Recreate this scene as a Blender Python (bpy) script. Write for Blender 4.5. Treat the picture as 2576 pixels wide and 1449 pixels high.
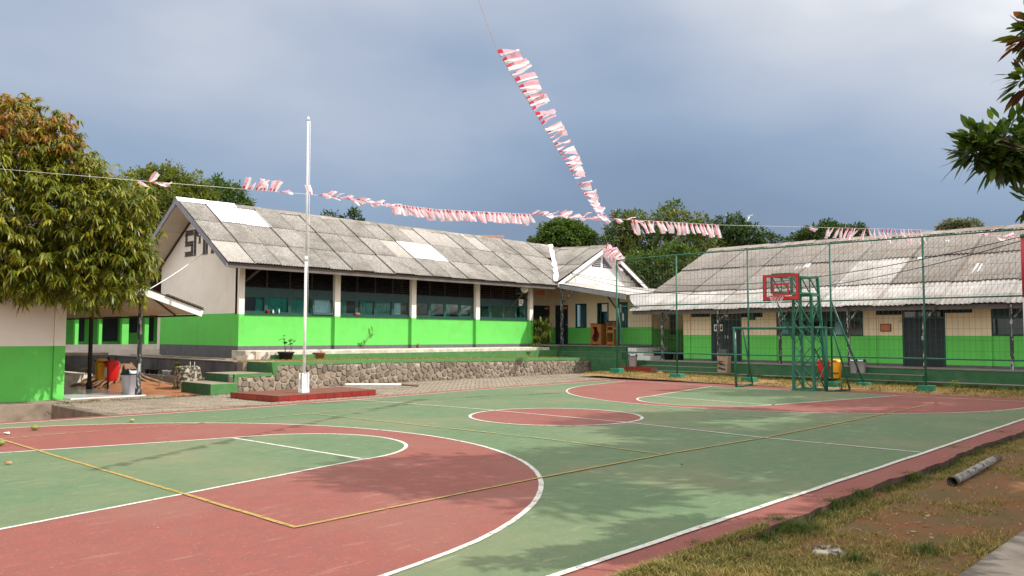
import bpy, math, random
import numpy as np
from mathutils import Vector, Matrix
random.seed(7); rng = np.random.default_rng(7)
for o in list(bpy.data.objects): bpy.data.objects.remove(o)
scn = bpy.context.scene
COL = scn.collection
R = math.radians

# ------------------------------------------------------------------ camera
CAM = Vector((-13.035, -10.866, 1.716)); YAW, PITCH, ROLL = .75, .0573, .0034
FPX = 3198.04 / (4032 / 2576)                   # focal length in units of a 2576 px wide picture
fw = Vector((math.cos(YAW) * math.cos(PITCH), math.sin(YAW) * math.cos(PITCH), math.sin(PITCH)))
r0 = Vector((math.sin(YAW), -math.cos(YAW), 0)); u0 = r0.cross(fw)
rt = r0 * math.cos(ROLL) + u0 * math.sin(ROLL); up = -r0 * math.sin(ROLL) + u0 * math.cos(ROLL)
cam_d = bpy.data.cameras.new('camera'); cam = bpy.data.objects.new('camera', cam_d); COL.objects.link(cam)
m = Matrix((rt, up, -fw)).transposed().to_4x4(); m.translation = CAM; cam.matrix_world = m
cam_d.sensor_width = 36; cam_d.lens = 36 * FPX / 2576; cam_d.clip_start = .05; cam_d.clip_end = 2000
scn.camera = cam
scn.render.resolution_x, scn.render.resolution_y = 1024, 576

# survey helpers: where the sight line of a measured picture point meets a known plane of the place
def ray(x, y): return fw + rt * ((x - 1288) / FPX) - up * ((y - 724.5) / FPX)
def atz(x, y, z=0.): d = ray(x, y); return CAM + d * ((z - CAM.z) / d.z)
def aty(x, y, v): d = ray(x, y); return CAM + d * ((v - CAM.y) / d.y)
def atx(x, y, v): d = ray(x, y); return CAM + d * ((v - CAM.x) / d.x)
def atd(x, y, depth): return CAM + ray(x, y) * depth
def proj(p):
    d = Vector(p) - CAM; w = d.dot(fw); return 1288 + FPX * d.dot(rt) / w, 724.5 - FPX * d.dot(up) / w

# ------------------------------------------------------------------ sky, sun, exposure
SUN_AZ, SUN_EL = R(-53), R(45)                  # azimuth from +X towards +Y
sund = Vector((math.cos(SUN_EL) * math.cos(SUN_AZ), math.cos(SUN_EL) * math.sin(SUN_AZ), math.sin(SUN_EL)))
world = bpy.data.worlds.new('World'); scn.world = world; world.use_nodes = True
wn, wl = world.node_tree.nodes, world.node_tree.links
wn.clear()
def WN(t, **k):
    n = wn.new(t)
    for a, b in k.items(): setattr(n, a, b)
    return n
wout = WN('ShaderNodeOutputWorld'); bg = WN('ShaderNodeBackground'); bg.inputs['Strength'].default_value = .1
sky = WN('ShaderNodeTexSky', sky_type='NISHITA', sun_disc=False)
sky.sun_elevation = SUN_EL; sky.sun_rotation = math.atan2(sund.x, sund.y)
tc = WN('ShaderNodeTexCoord'); sep = WN('ShaderNodeSeparateXYZ'); wl.new(tc.outputs['Generated'], sep.inputs[0])
# a bank of storm cloud: blue grey low down, paler and whiter higher up, drifting in soft streaks
mp = WN('ShaderNodeMapping'); mp.inputs['Scale'].default_value = (1.0, 1.0, 2.5); mp.inputs['Location'].default_value = (5.1, 2.2, .7)
wl.new(tc.outputs['Generated'], mp.inputs[0])
nz = WN('ShaderNodeTexNoise'); nz.inputs['Scale'].default_value = 1.7; nz.inputs['Detail'].default_value = 4; nz.inputs['Roughness'].default_value = .42
wl.new(mp.outputs[0], nz.inputs['Vector'])
nz2 = WN('ShaderNodeTexNoise'); nz2.inputs['Scale'].default_value = 5.; nz2.inputs['Detail'].default_value = 6; nz2.inputs['Roughness'].default_value = .55
wl.new(mp.outputs[0], nz2.inputs['Vector'])
def wmath(op, a, b, clamp=False):
    n = WN('ShaderNodeMath', operation=op, use_clamp=clamp)
    for i, v in enumerate((a, b)):
        if v is None: continue
        if isinstance(v, (int, float)): n.inputs[i].default_value = v
        else: wl.new(v, n.inputs[i])
    return n.outputs[0]
e = wmath('ABSOLUTE', sep.outputs['Z'], None)
t = wmath('ADD', wmath('ADD', wmath('MULTIPLY', e, .92), .05), wmath('MULTIPLY', wmath('SUBTRACT', nz.outputs['Fac'], .5), .84))
t = wmath('ADD', t, wmath('MULTIPLY', wmath('SUBTRACT', nz2.outputs['Fac'], .5), .10))
# the bank is thinner away from its core (core towards azimuth 27 degrees)
dotc = wmath('ADD', wmath('MULTIPLY', sep.outputs['X'], math.cos(R(27))), wmath('MULTIPLY', sep.outputs['Y'], math.sin(R(27))))
t = wmath('ADD', t, wmath('MULTIPLY', wmath('SUBTRACT', 1., dotc), .42))
# a paler cloud bank high on the right
c_dir = Vector((math.cos(R(17)) * math.cos(R(23)), math.sin(R(17)) * math.cos(R(23)), math.sin(R(23))))
dt = WN('ShaderNodeVectorMath', operation='DOT_PRODUCT'); wl.new(tc.outputs['Generated'], dt.inputs[0]); dt.inputs[1].default_value = c_dir
mr = WN('ShaderNodeMapRange', interpolation_type='SMOOTHSTEP'); mr.inputs[1].default_value = .94; mr.inputs[2].default_value = 1.0; mr.inputs[4].default_value = .20; wl.new(dt.outputs['Value'], mr.inputs[0])
t = wmath('ADD', t, mr.outputs[0])
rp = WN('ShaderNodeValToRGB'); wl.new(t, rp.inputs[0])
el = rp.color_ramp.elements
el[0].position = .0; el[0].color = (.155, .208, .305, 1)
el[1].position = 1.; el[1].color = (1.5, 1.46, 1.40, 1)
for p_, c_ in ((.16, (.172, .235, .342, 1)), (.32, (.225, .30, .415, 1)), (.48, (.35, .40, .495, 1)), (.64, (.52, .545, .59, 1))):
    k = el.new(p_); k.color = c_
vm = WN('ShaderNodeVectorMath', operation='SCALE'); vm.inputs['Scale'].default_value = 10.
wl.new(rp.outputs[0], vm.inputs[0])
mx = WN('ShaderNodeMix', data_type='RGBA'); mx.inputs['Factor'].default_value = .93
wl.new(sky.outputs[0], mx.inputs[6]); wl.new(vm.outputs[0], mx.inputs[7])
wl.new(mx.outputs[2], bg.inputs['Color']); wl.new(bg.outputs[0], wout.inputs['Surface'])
sl = bpy.data.lights.new('sun', 'SUN'); sl.energy = 3.9; sl.angle = R(.55); sl.color = (1, .955, .88)
so = bpy.data.objects.new('sun', sl); COL.objects.link(so)
so.rotation_euler = (-sund).to_track_quat('-Z', 'Y').to_euler()
vs = scn.view_settings; vs.view_transform = 'Standard'; vs.look = 'None'; vs.exposure = .45; vs.gamma = 1; vs.use_curve_mapping = False

# ------------------------------------------------------------------ materials
def mat(name, c1, c2=None, scale=3., rough=.8, detail=5., bump=0., bscale=40., rnd=0., spec=.3, lo=.35, hi=.65, metal=0., c3=None, s3=.6, stretch=None, isl=0., flecks=(), c3r=(.48, .72)):
    """c1/c2 mixed by world-space noise, c3 a second broader stain, rnd = brightness change per object, isl = per loose piece"""
    mt = bpy.data.materials.new(name); mt.use_nodes = True
    n, l = mt.node_tree.nodes, mt.node_tree.links
    b = n['Principled BSDF']; b.inputs['Roughness'].default_value = rough; b.inputs['Metallic'].default_value = metal
    b.inputs['Specular IOR Level'].default_value = spec
    geo = n.new('ShaderNodeNewGeometry'); src = geo.outputs['Position']
    if stretch:
        mpp = n.new('ShaderNodeMapping'); mpp.inputs['Scale'].default_value = stretch; l.new(src, mpp.inputs[0]); src = mpp.outputs[0]
    col = None
    def noise(sc, dt):
        t = n.new('ShaderNodeTexNoise'); t.inputs['Scale'].default_value = sc; t.inputs['Detail'].default_value = dt; t.inputs['Roughness'].default_value = .6
        l.new(src, t.inputs['Vector']); return t.outputs['Fac']
    def ramp(f, a, z):
        r = n.new('ShaderNodeMapRange'); r.inputs[1].default_value = a; r.inputs[2].default_value = z; l.new(f, r.inputs[0]); return r.outputs[0]
    def mix(f, A, B):
        x = n.new('ShaderNodeMix'); x.data_type = 'RGBA'
        if isinstance(f, float): x.inputs[0].default_value = f
        else: l.new(f, x.inputs[0])
        for i, q in ((6, A), (7, B)):
            if isinstance(q, tuple): x.inputs[i].default_value = (*q, 1)
            else: l.new(q, x.inputs[i])
        return x.outputs[2]
    if c2 is not None: col = mix(ramp(noise(scale, detail), lo, hi), c1, c2)
    if c3 is not None: col = mix(ramp(noise(s3, 4.), *c3r), col if col is not None else c1, c3)
    for fc, fs, flo, fhi, famt, fst in flecks:        # scuffs, chips, drips: a sparse pattern of its own
        keep = src
        mpf = n.new('ShaderNodeMapping'); mpf.inputs['Scale'].default_value = fst; l.new(geo.outputs['Position'], mpf.inputs[0]); src = mpf.outputs[0]
        fm = n.new('ShaderNodeMath'); fm.operation = 'MULTIPLY'; fm.inputs[1].default_value = famt; l.new(ramp(noise(fs, 6.), flo, fhi), fm.inputs[0]); src = keep
        x = n.new('ShaderNodeMix'); x.data_type = 'RGBA'; l.new(fm.outputs[0], x.inputs[0])
        if col is None: x.inputs[6].default_value = (*c1, 1)
        else: l.new(col, x.inputs[6])
        x.inputs[7].default_value = (*fc, 1); col = x.outputs[2]
    if rnd or isl:
        hv = n.new('ShaderNodeHueSaturation')
        if col is None: hv.inputs['Color'].default_value = (*c1, 1)
        else: l.new(col, hv.inputs['Color'])
        if isl: f = geo.outputs['Random Per Island']; amt = isl
        else: oi = n.new('ShaderNodeObjectInfo'); f = oi.outputs['Random']; amt = rnd
        r = n.new('ShaderNodeMapRange'); r.inputs[3].default_value = 1 - amt; r.inputs[4].default_value = 1 + amt; l.new(f, r.inputs[0]); l.new(r.outputs[0], hv.inputs['Value'])
        col = hv.outputs[0]
    if col is None: b.inputs['Base Color'].default_value = (*c1, 1)
    else: l.new(col, b.inputs['Base Color'])
    if bump:
        bp = n.new('ShaderNodeBump'); bp.inputs['Strength'].default_value = bump; bp.inputs['Distance'].default_value = .02
        l.new(noise(bscale, 6.), bp.inputs['Height']); l.new(bp.outputs[0], b.inputs['Normal'])
    return mt

def leafmat(name, cols, trans=.35, rough=.45, spec=.35):
    """foliage: colour differs from leaf to leaf, light shines through"""
    mt = bpy.data.materials.new(name); mt.use_nodes = True
    n, l = mt.node_tree.nodes, mt.node_tree.links
    b = n['Principled BSDF']; out = n['Material Output']
    geo = n.new('ShaderNodeNewGeometry'); r = n.new('ShaderNodeValToRGB'); l.new(geo.outputs['Random Per Island'], r.inputs[0])
    e = r.color_ramp.elements
    while len(e) > 1: e.remove(e[-1])
    for i, c in enumerate(cols):
        if i == 0: e[0].position = 0; e[0].color = (*c, 1)
        else: k = e.new(i / (len(cols) - 1)); k.color = (*c, 1)
    b.inputs['Roughness'].default_value = rough; b.inputs['Specular IOR Level'].default_value = spec
    l.new(r.outputs[0], b.inputs['Base Color'])
    tr = n.new('ShaderNodeBsdfTranslucent'); g = n.new('ShaderNodeMix'); g.data_type = 'RGBA'; g.blend_type = 'MULTIPLY'; g.inputs[0].default_value = 1
    l.new(r.outputs[0], g.inputs[6]); g.inputs[7].default_value = (1.5, 1.5, .7, 1); l.new(g.outputs[2], tr.inputs[0])
    ms = n.new('ShaderNodeMixShader'); ms.inputs[0].default_value = trans
    l.new(b.outputs[0], ms.inputs[1]); l.new(tr.outputs[0], ms.inputs[2]); l.new(ms.outputs[0], out.inputs['Surface'])
    return mt

def wornpaint(name, c, wear=.42, scale=9., rough=.7, c2=None):
    """line paint that has scuffed away in places, the court showing through"""
    mt = mat(name, c, c2 or tuple(x * .82 for x in c), scale=14, rough=rough, bump=.05)
    n, l = mt.node_tree.nodes, mt.node_tree.links
    out = n['Material Output']; b = n['Principled BSDF']
    geo = n.new('ShaderNodeNewGeometry'); t = n.new('ShaderNodeTexNoise'); t.inputs['Scale'].default_value = scale; t.inputs['Detail'].default_value = 8; t.inputs['Roughness'].default_value = .75
    l.new(geo.outputs['Position'], t.inputs['Vector'])
    r = n.new('ShaderNodeMapRange'); r.inputs[1].default_value = wear - .08; r.inputs[2].default_value = wear + .06; r.inputs[3].default_value = .15; l.new(t.outputs['Fac'], r.inputs[0])
    tp = n.new('ShaderNodeBsdfTransparent'); ms = n.new('ShaderNodeMixShader')
    l.new(r.outputs[0], ms.inputs[0]); l.new(tp.outputs[0], ms.inputs[1]); l.new(b.outputs[0], ms.inputs[2]); l.new(ms.outputs[0], out.inputs['Surface'])
    return mt

def glassmat(name, tint=(.75, .85, .85), refl=.25):
    mt = bpy.data.materials.new(name); mt.use_nodes = True
    n, l = mt.node_tree.nodes, mt.node_tree.links; out = n['Material Output']; n.remove(n['Principled BSDF'])
    tp = n.new('ShaderNodeBsdfTransparent'); tp.inputs[0].default_value = (*tint, 1)
    g = n.new('ShaderNodeBsdfGlossy'); g.inputs['Roughness'].default_value = .03
    lw = n.new('ShaderNodeFresnel'); lw.inputs[0].default_value = 1.45
    a = n.new('ShaderNodeMath'); a.operation = 'MULTIPLY_ADD'; a.inputs[1].default_value = .75; a.inputs[2].default_value = refl * .3; l.new(lw.outputs[0], a.inputs[0])
    ms = n.new('ShaderNodeMixShader'); l.new(a.outputs[0], ms.inputs[0]); l.new(tp.outputs[0], ms.inputs[1]); l.new(g.outputs[0], ms.inputs[2]); l.new(ms.outputs[0], out.inputs['Surface'])
    return mt

M = {}
# ------------------------------------------------------------------ mesh helpers
OFF = {}
class MB:
    def __init__(s): s.v, s.f, s.m, s.s = [], [], [], []
    def poly(s, pts, mi=0, sm=False):
        k = len(s.v); s.v += [tuple(p) for p in pts]; s.f.append(tuple(range(k, k + len(pts)))); s.m.append(mi); s.s.append(sm)
    def raw(s, v, f, mi=0, sm=False):
        k = len(s.v); s.v += [tuple(p) for p in v]
        for q in f: s.f.append(tuple(i + k for i in q)); s.m.append(mi); s.s.append(sm)
    def box(s, x0, x1, y0, y1, z0, z1, mi=0):
        if x0 > x1: x0, x1 = x1, x0
        if y0 > y1: y0, y1 = y1, y0
        if z0 > z1: z0, z1 = z1, z0
        s.raw([(x0, y0, z0), (x1, y0, z0), (x1, y1, z0), (x0, y1, z0), (x0, y0, z1), (x1, y0, z1), (x1, y1, z1), (x0, y1, z1)],
              [(0, 3, 2, 1), (4, 5, 6, 7), (0, 1, 5, 4), (1, 2, 6, 5), (2, 3, 7, 6), (3, 0, 4, 7)], mi)
    def hexa(s, b, t, mi=0):                       # 4 bottom + 4 top corners
        s.raw(list(b) + list(t), [(0, 3, 2, 1), (4, 5, 6, 7), (0, 1, 5, 4), (1, 2, 6, 5), (2, 3, 7, 6), (3, 0, 4, 7)], mi)
    def beam(s, p, q, w, h=None, mi=0, upv=(0, 0, 1)):
        p, q = Vector(p), Vector(q); h = h or w; d = (q - p).normalized(); a = d.cross(Vector(upv))
        if a.length < 1e-3: a = d.cross(Vector((1, 0, 0)))
        a.normalize(); b = d.cross(a); a = a * w / 2; b = b * h / 2
        s.hexa([p - a - b, p + a - b, p + a + b, p - a + b], [q - a - b, q + a - b, q + a + b, q - a + b], mi)
    def tube(s, pts, r, n=8, mi=0, cap=True):
        pts = [Vector(p) for p in pts]; rs = r if isinstance(r, (list, tuple)) else [r] * len(pts)
        k = len(s.v); ref = None
        for i, p in enumerate(pts):
            d = (pts[min(i + 1, len(pts) - 1)] - pts[max(i - 1, 0)]).normalized()
            if ref is None:
                ref = d.cross(Vector((0, 0, 1)))
                if ref.length < 1e-2: ref = d.cross(Vector((1, 0, 0)))
            a = (ref - d * ref.dot(d)).normalized(); ref = a; b = d.cross(a)
            for j in range(n):
                t = 2 * math.pi * j / n; s.v.append(tuple(p + (a * math.cos(t) + b * math.sin(t)) * rs[i]))
        for i in range(len(pts) - 1):
            for j in range(n):
                s.f.append((k + i * n + j, k + i * n + (j + 1) % n, k + (i + 1) * n + (j + 1) % n, k + (i + 1) * n + j)); s.m.append(mi); s.s.append(True)
        if cap:
            s.f.append(tuple(k + j for j in range(n))[::-1]); s.m.append(mi); s.s.append(False)
            e = k + (len(pts) - 1) * n; s.f.append(tuple(e + j for j in range(n))); s.m.append(mi); s.s.append(False)
    def lathe(s, prof, c=(0, 0, 0), n=20, mi=0, sq=None):
        """profile of (radius, z); sq = (ax, ay, power) makes a rounded-square section"""
        k = len(s.v); c = Vector(c)
        for r, z in prof:
            for j in range(n):
                t = 2 * math.pi * (j + .5) / n; x, y = math.cos(t), math.sin(t)
                if sq:
                    q = (abs(x) ** sq[2] + abs(y) ** sq[2]) ** (1 / sq[2]); x, y = x / q * sq[0], y / q * sq[1]
                s.v.append((c.x + x * r, c.y + y * r, c.z + z))
        for i in range(len(prof) - 1):
            for j in range(n):
                s.f.append((k + i * n + j, k + i * n + (j + 1) % n, k + (i + 1) * n + (j + 1) % n, k + (i + 1) * n + j)); s.m.append(mi); s.s.append(True)
        for i, rev in ((0, True), (len(prof) - 1, False)):
            if prof[i][0] > 1e-4:
                q = tuple(k + i * n + j for j in range(n)); s.f.append(q[::-1] if rev else q); s.m.append(mi); s.s.append(False)
    def mesh(s, name, mats, off=(0, 0, 0)):
        me = bpy.data.meshes.new(name); o = Vector(off)
        me.from_pydata([(x - o.x, y - o.y, z - o.z) for x, y, z in s.v], [], s.f)
        for q in (mats if isinstance(mats, (list, tuple)) else [mats]): me.materials.append(q)
        me.polygons.foreach_set('material_index', s.m); me.polygons.foreach_set('use_smooth', s.s); me.update()
        return me
    def build(s, name, mats, parent=None, loc=None, bevel=0., **tags):
        """one object; vertices are given in place coordinates, the object's origin is loc (top level) or its thing's base"""
        base = Vector(loc) if loc is not None else (OFF[parent.name] if parent else Vector((0, 0, 0)))
        o = bpy.data.objects.new(name, s.mesh(name, mats, base)); COL.objects.link(o)
        if parent: o.parent = parent; OFF[o.name] = base
        else: o.location = base; OFF[o.name] = base
        if bevel:
            bv = o.modifiers.new('bevel', 'BEVEL'); bv.width = bevel; bv.segments = 2; bv.limit_method = 'ANGLE'
        tag(o, **tags); return o
def tag(o, label=None, cat=None, group=None, kind=None):
    if label: o['label'] = label
    if cat: o['category'] = cat
    if group: o['group'] = group
    if kind: o['kind'] = kind
    return o
def thing(name, label, cat, loc=(0, 0, 0), group=None):
    o = bpy.data.objects.new(name, None); COL.objects.link(o); o.location = loc; o.empty_display_size = .2
    OFF[o.name] = Vector(loc); return tag(o, label, cat, group)
def inst(name, me, parent, mw, **tags):
    """an object sharing mesh data, placed by a matrix given in place coordinates"""
    o = bpy.data.objects.new(name, me); COL.objects.link(o)
    if parent: o.parent = parent; mw = Matrix.Translation(-OFF[parent.name]) @ mw; OFF[o.name] = OFF[parent.name]
    o.matrix_local = mw; return tag(o, **tags)
def copytree(o, loc=None, rz=None, label=None, group=None, parent=None):
    c = o.copy(); COL.objects.link(c); OFF[c.name] = Vector(loc) if loc is not None else OFF[o.name]
    if parent: c.parent = parent
    if loc is not None: c.location = loc
    if rz is not None: c.rotation_euler = (0, 0, rz)
    if label: c['label'] = label
    if group: c['group'] = group
    for ch in list(o.children): copytree(ch, parent=c)
    return c
def npmesh(name, V, F, mats, mi=None, smooth=False):
    me = bpy.data.meshes.new(name); k = F.shape[1]
    me.vertices.add(len(V)); me.vertices.foreach_set('co', V.astype(np.float32).ravel())
    me.loops.add(F.size); me.loops.foreach_set('vertex_index', F.astype(np.int32).ravel())
    me.polygons.add(len(F)); me.polygons.foreach_set('loop_start', np.arange(0, F.size, k, dtype=np.int32))
    me.polygons.foreach_set('loop_total', np.full(len(F), k, dtype=np.int32))
    for q in (mats if isinstance(mats, (list, tuple)) else [mats]): me.materials.append(q)
    if mi is not None: me.polygons.foreach_set('material_index', mi.astype(np.int32))
    me.update(calc_edges=True); return me
# ------------------------------------------------------------------ colours of the place
M['court_green'] = mat('court_green', (.072, .122, .060), (.100, .148, .074), scale=5, rough=.8, detail=10, lo=.3, hi=.7, c3=(.150, .155, .085), s3=.30, c3r=(.46, .74), flecks=(((.26, .27, .20), 34., .60, .70, .55, (1, 1, 1)), ((.27, .28, .20), 5., .60, .74, .45, (.35, 1.6, 1)), ((.05, .07, .05), 2.2, .58, .80, .40, (.8, 1.2, 1)), ((.16, .13, .08), .55, .56, .72, .5, (1, 1, 1)), ((.04, .05, .04), 60., .70, .74, .5, (1, 1, 1))), bump=.06, bscale=90)
M['court_red'] = mat('court_red', (.215, .060, .046), (.165, .058, .048), scale=5, rough=.8, detail=10, lo=.3, hi=.7, c3=(.19, .082, .062), flecks=(((.36, .22, .18), 34., .60, .70, .50, (1, 1, 1)), ((.32, .19, .15), 5., .60, .74, .45, (.35, 1.6, 1)), ((.10, .045, .042), 2.0, .60, .78, .35, (.8, 1.2, 1)), ((.08, .04, .04), 60., .70, .74, .5, (1, 1, 1))), s3=.5, bump=.06, bscale=90)
M['white_line'] = wornpaint('white_line', (.52, .51, .465), wear=.41)
M['yellow_line'] = wornpaint('yellow_line', (.34, .235, .07), wear=.43)
M['yellow_faded'] = wornpaint('yellow_faded', (.36, .29, .12), wear=.50, scale=6)
M['soil'] = mat('soil', (.23, .082, .032), (.30, .13, .06), scale=4, rough=.95, detail=8, c3=(.28, .15, .07), s3=1.1, bump=.5, bscale=25)
M['lawn'] = mat('lawn', (.16, .066, .024), (.11, .07, .026), scale=2.2, rough=.95, detail=8, c3=(.075, .066, .02), s3=.9, bump=.6, bscale=30)
M['dry'] = mat('dry', (.27, .17, .07), (.20, .115, .05), scale=5, rough=.95, detail=8, bump=.6, bscale=30)
M['paver'] = mat('paver', (.26, .215, .165), (.20, .165, .125), scale=1.2, rough=.9, rnd=.10, isl=0, bump=.15)
M['paver_many'] = mat('paver_many', (.26, .215, .165), (.20, .165, .125), scale=1.2, rough=.9, isl=.12, bump=.15)
M['sand'] = mat('sand', (.22, .18, .12), (.15, .12, .08), scale=8, rough=.95)
M['concrete'] = mat('concrete', (.30, .25, .19), (.21, .17, .13), scale=2.2, rough=.9, detail=8, c3=(.15, .12, .09), s3=1.6, bump=.15)
M['concrete_dark'] = mat('concrete_dark', (.17, .13, .105), (.10, .075, .06), scale=3, rough=.95, detail=8, bump=.3)
M['slab_side'] = mat('slab_side', (.055, .038, .028), (.10, .07, .05), scale=7, rough=.95, detail=8, bump=.5)
M['concrete_grey'] = mat('concrete_grey', (.24, .215, .195), (.19, .17, .155), scale=2., rough=.9, detail=8, bump=.15)
M['cement_white'] = mat('cement_white', (.58, .53, .46), (.42, .36, .29), scale=5, rough=.9, detail=8, lo=.4, hi=.6, bump=.25)
M['dark_plaster'] = mat('dark_plaster', (.085, .085, .095), (.125, .12, .125), scale=1.6, rough=.85, detail=8, stretch=(1, 1, .3), c3=(.05, .05, .055), s3=2.2)
M['mortar'] = mat('mortar', (.40, .34, .255), (.24, .19, .135), scale=5, rough=.95, detail=8, c3=(.55, .49, .41), s3=1.3, bump=.4)
M['stone'] = mat('stone', (.165, .132, .102), (.225, .18, .142), scale=5, rough=.85, detail=8, rnd=.34, bump=.4, bscale=28)
M['green_trim'] = mat('green_trim', (.048, .165, .045), (.07, .19, .06), scale=5, rough=.8, detail=8, c3=(.10, .175, .075), s3=2.5, bump=.1)
M['green_step'] = mat('green_step', (.028, .10, .042), (.04, .125, .05), scale=4, rough=.8, detail=8, c3=(.06, .12, .065), s3=2, bump=.1)
M['red_tile'] = mat('red_tile', (.25, .024, .018), (.19, .022, .018), scale=6, rough=.35, rnd=.12, spec=.45)
M['red_dusty'] = mat('red_dusty', (.155, .052, .034), (.125, .043, .03), scale=3, rough=.7, detail=8)
M['grout'] = mat('grout', (.26, .14, .10))

# ------------------------------------------------------------------ ground, court, lawn
mb = MB(); mb.poly([(-400, -400, -.42), (500, -400, -.42), (500, 500, -.42), (-400, 500, -.42)])
mb.build('ground', M['soil'], kind='structure')

def farline(x):                                  # far edge of play, painted a little crooked
    P = [(-16, 6.75), (-8.4, 6.6), (-6.1, 6.5), (-3.3, 6.38), (-.2, 6.66), (3.8, 7.02), (8.6, 7.23), (12, 7.36), (16, 7.5)]
    for (a, b), (c, d) in zip(P, P[1:]):
        if x <= c: return b + (d - b) * (x - a) / (c - a)
    return P[-1][1]
L, WN_ = 11.84, -7.085
from mathutils import noise as mnoise
def slab_edge(x):                                # crumbled near edge of the slab
    return -7.50 + .035 * math.sin(x * 1.3) + .016 * math.sin(x * 4.3 + 1) + .03 * mnoise.noise((x * 3.1, 0, 0)) + .022 * mnoise.noise((x * 11., 0, 5))
mb = MB()
xs = [-16 + i * .1 for i in range(int((13.15 + 16) / .1) + 1)]
top = [(x, farline(x) + .46 + (.2 if x > 6 else 0) * (x - 6) / 7) for x in xs]; bot = [(x, slab_edge(x)) for x in xs]
mb.poly([(x, y, 0) for x, y in bot] + [(x, y, 0) for x, y in reversed(top)], 0)
for A in (bot, top[::-1]):
    for (a, b), (c, d) in zip(A, A[1:]): mb.poly([(a, b, -.16), (c, d, -.16), (c, d, 0), (a, b, 0)], 1)
mb.poly([(13.15, top[-1][1], -.16), (13.15, top[-1][1], 0), (13.15, bot[-1][1], 0), (13.15, bot[-1][1], -.16)], 1)
mb.build('court_slab', [M['court_red'], M['slab_side']], kind='structure')
mb = MB(); xs2 = [-L, -10, -8.4, -6.1, -3.3, -.2, 3.8, 8.6, 11.84]
mb.poly([(-L, WN_, .003), (L - .15, WN_, .003), (L + .1, -2, .003)] + [(x, farline(x), .003) for x in reversed(xs2)])
mb.build('court_surface', M['court_green'], kind='structure')

def arc(cx, cy, r, a0, a1, n=48): return [(cx + r * math.cos(R(a0 + (a1 - a0) * i / n)), cy + r * math.sin(R(a0 + (a1 - a0) * i / n))) for i in range(n + 1)]
def stroke(mb, pts, w, z, closed=False, mi=0):
    P0_ = [Vector((p[0], p[1])) for p in pts]; P = []
    for a, b in zip(P0_, P0_[1:] + ([P0_[0]] if closed else [])):      # brushed by hand: the line wanders and its width varies
        k_ = max(1, int((b - a).length / .3)); P += [a.lerp(b, i / k_) for i in range(k_)]
    if not closed: P.append(P0_[-1])
    P = [p + Vector((mnoise.noise((p.x * 1.3, p.y * 1.3, 1)), mnoise.noise((p.x * 1.3, p.y * 1.3, 7)))) * .012 for p in P]
    n = len(P); Lf, Rt = [], []
    for i in range(n):
        a = P[i - 1] if (i or closed) else P[i]; b = P[(i + 1) % n] if (i < n - 1 or closed) else P[i]
        d = (b - a).normalized(); q = Vector((-d.y, d.x)) * w / 2 * (1 + .16 * mnoise.noise((P[i].x * 4, P[i].y * 4, 3))); Lf.append(P[i] + q); Rt.append(P[i] - q)
    for i in range(n if closed else n - 1):
        j = (i + 1) % n; mb.poly([(*Rt[i], z), (*Rt[j], z), (*Lf[j], z), (*Lf[i], z)], mi)
# three-point zones (red), keys (green), centre circle (red)
LA = [(-L, 6.05), (-10.4, 5.98)] + arc(-9.97, -.12, 6.12, 88, -88) + [(-10.4, -6.28), (-L, -6.3)]
RA = [(11.9, 6.62), (10.6, 6.45)] + arc(10.35, -.12, 6.42, 95, 265) + [(10.6, -6.52), (11.75, -6.55)]
KL = [(-L, 3.02)] + [(-6.3, 1.70)] + arc(-6.26, -.03, 1.71, 86, -86, 28) + [(-6.2, -1.72), (-L, -2.93)]
KR = [(11.66, 2.92), (6.42, 1.90)] + arc(6.27, .03, 1.86, 92, 268, 28) + [(6.08, -1.83), (11.66, -3.0)]
mb = MB()
for P in (LA, RA): mb.poly([(x, y, .005) for x, y in P])
mb.poly([(x, y, .005) for x, y in arc(.2, .2, 1.8, 0, 354, 59)])
mb.build('red_court_zones', M['court_red'], kind='structure')
mb = MB()
for P in (KL, KR): mb.poly([(x, y, .007) for x, y in P])
mb.build('green_key_zones', M['court_green'], kind='structure')
mb = MB(); z = .009
for P in (LA, RA, KL, KR): stroke(mb, P, .058, z)
stroke(mb, arc(.2, .2, 1.8, 0, 354, 59), .065, z + .0005, True)
stroke(mb, [(-6.31, 1.62), (-6.2, -1.66)], .06, z + .001); stroke(mb, [(6.45, 1.9), (6.06, -1.8)], .06, z + .001)
stroke(mb, [(-.2, 6.65), (.0, 4.6), (.18, 3.2), (.2, 2), (.24, -1.58), (-.12, -4.6), (-.1, -7.06)], .055, z + .0015)
stroke(mb, [(x, farline(x)) for x in [-16 + i * .5 for i in range(57)]], .06, z + .002)
stroke(mb, [(-16, WN_), (-5, WN_), (-.1, WN_ - .01), (6.5, WN_), (13.1, WN_)], .066, z + .002)
stroke(mb, [(12.15, 7.36), (11.86, 4.2), (11.62, 2.8), (11.58, 1.1), (11.63, -3.), (11.9, -7.06)], .055, z + .0025)
mb.build('white_court_line', M['white_line'], kind='structure')
mb = MB(); z = .0135
stroke(mb, [(-9.0, 4.15), (-9.0, -4.52)], .052, z); stroke(mb, [(-9.0, -4.5), (-5.6, -4.42), (-2.9, -4.46), (0, -4.62), (3., -4.63), (8.8, -4.61)], .048, z + .001)
mb.build('yellow_court_line', M['yellow_line'], kind='structure')
mb = MB()
stroke(mb, [(-9.0, 4.2), (-5.7, 4.14), (-3.16, 4.25), (0, 4.62), (3.3, 4.72), (8.9, 4.5)], .05, z)
stroke(mb, [(-3.12, 4.24), (-2.8, -1.97), (-2.95, -4.46)], .05, z + .001); stroke(mb, [(3.3, 4.7), (3.35, 0), (2.95, -4.6)], .04, z + .001); stroke(mb, [(8.9, 4.5), (8.8, -4.6)], .045, z + .001)
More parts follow.
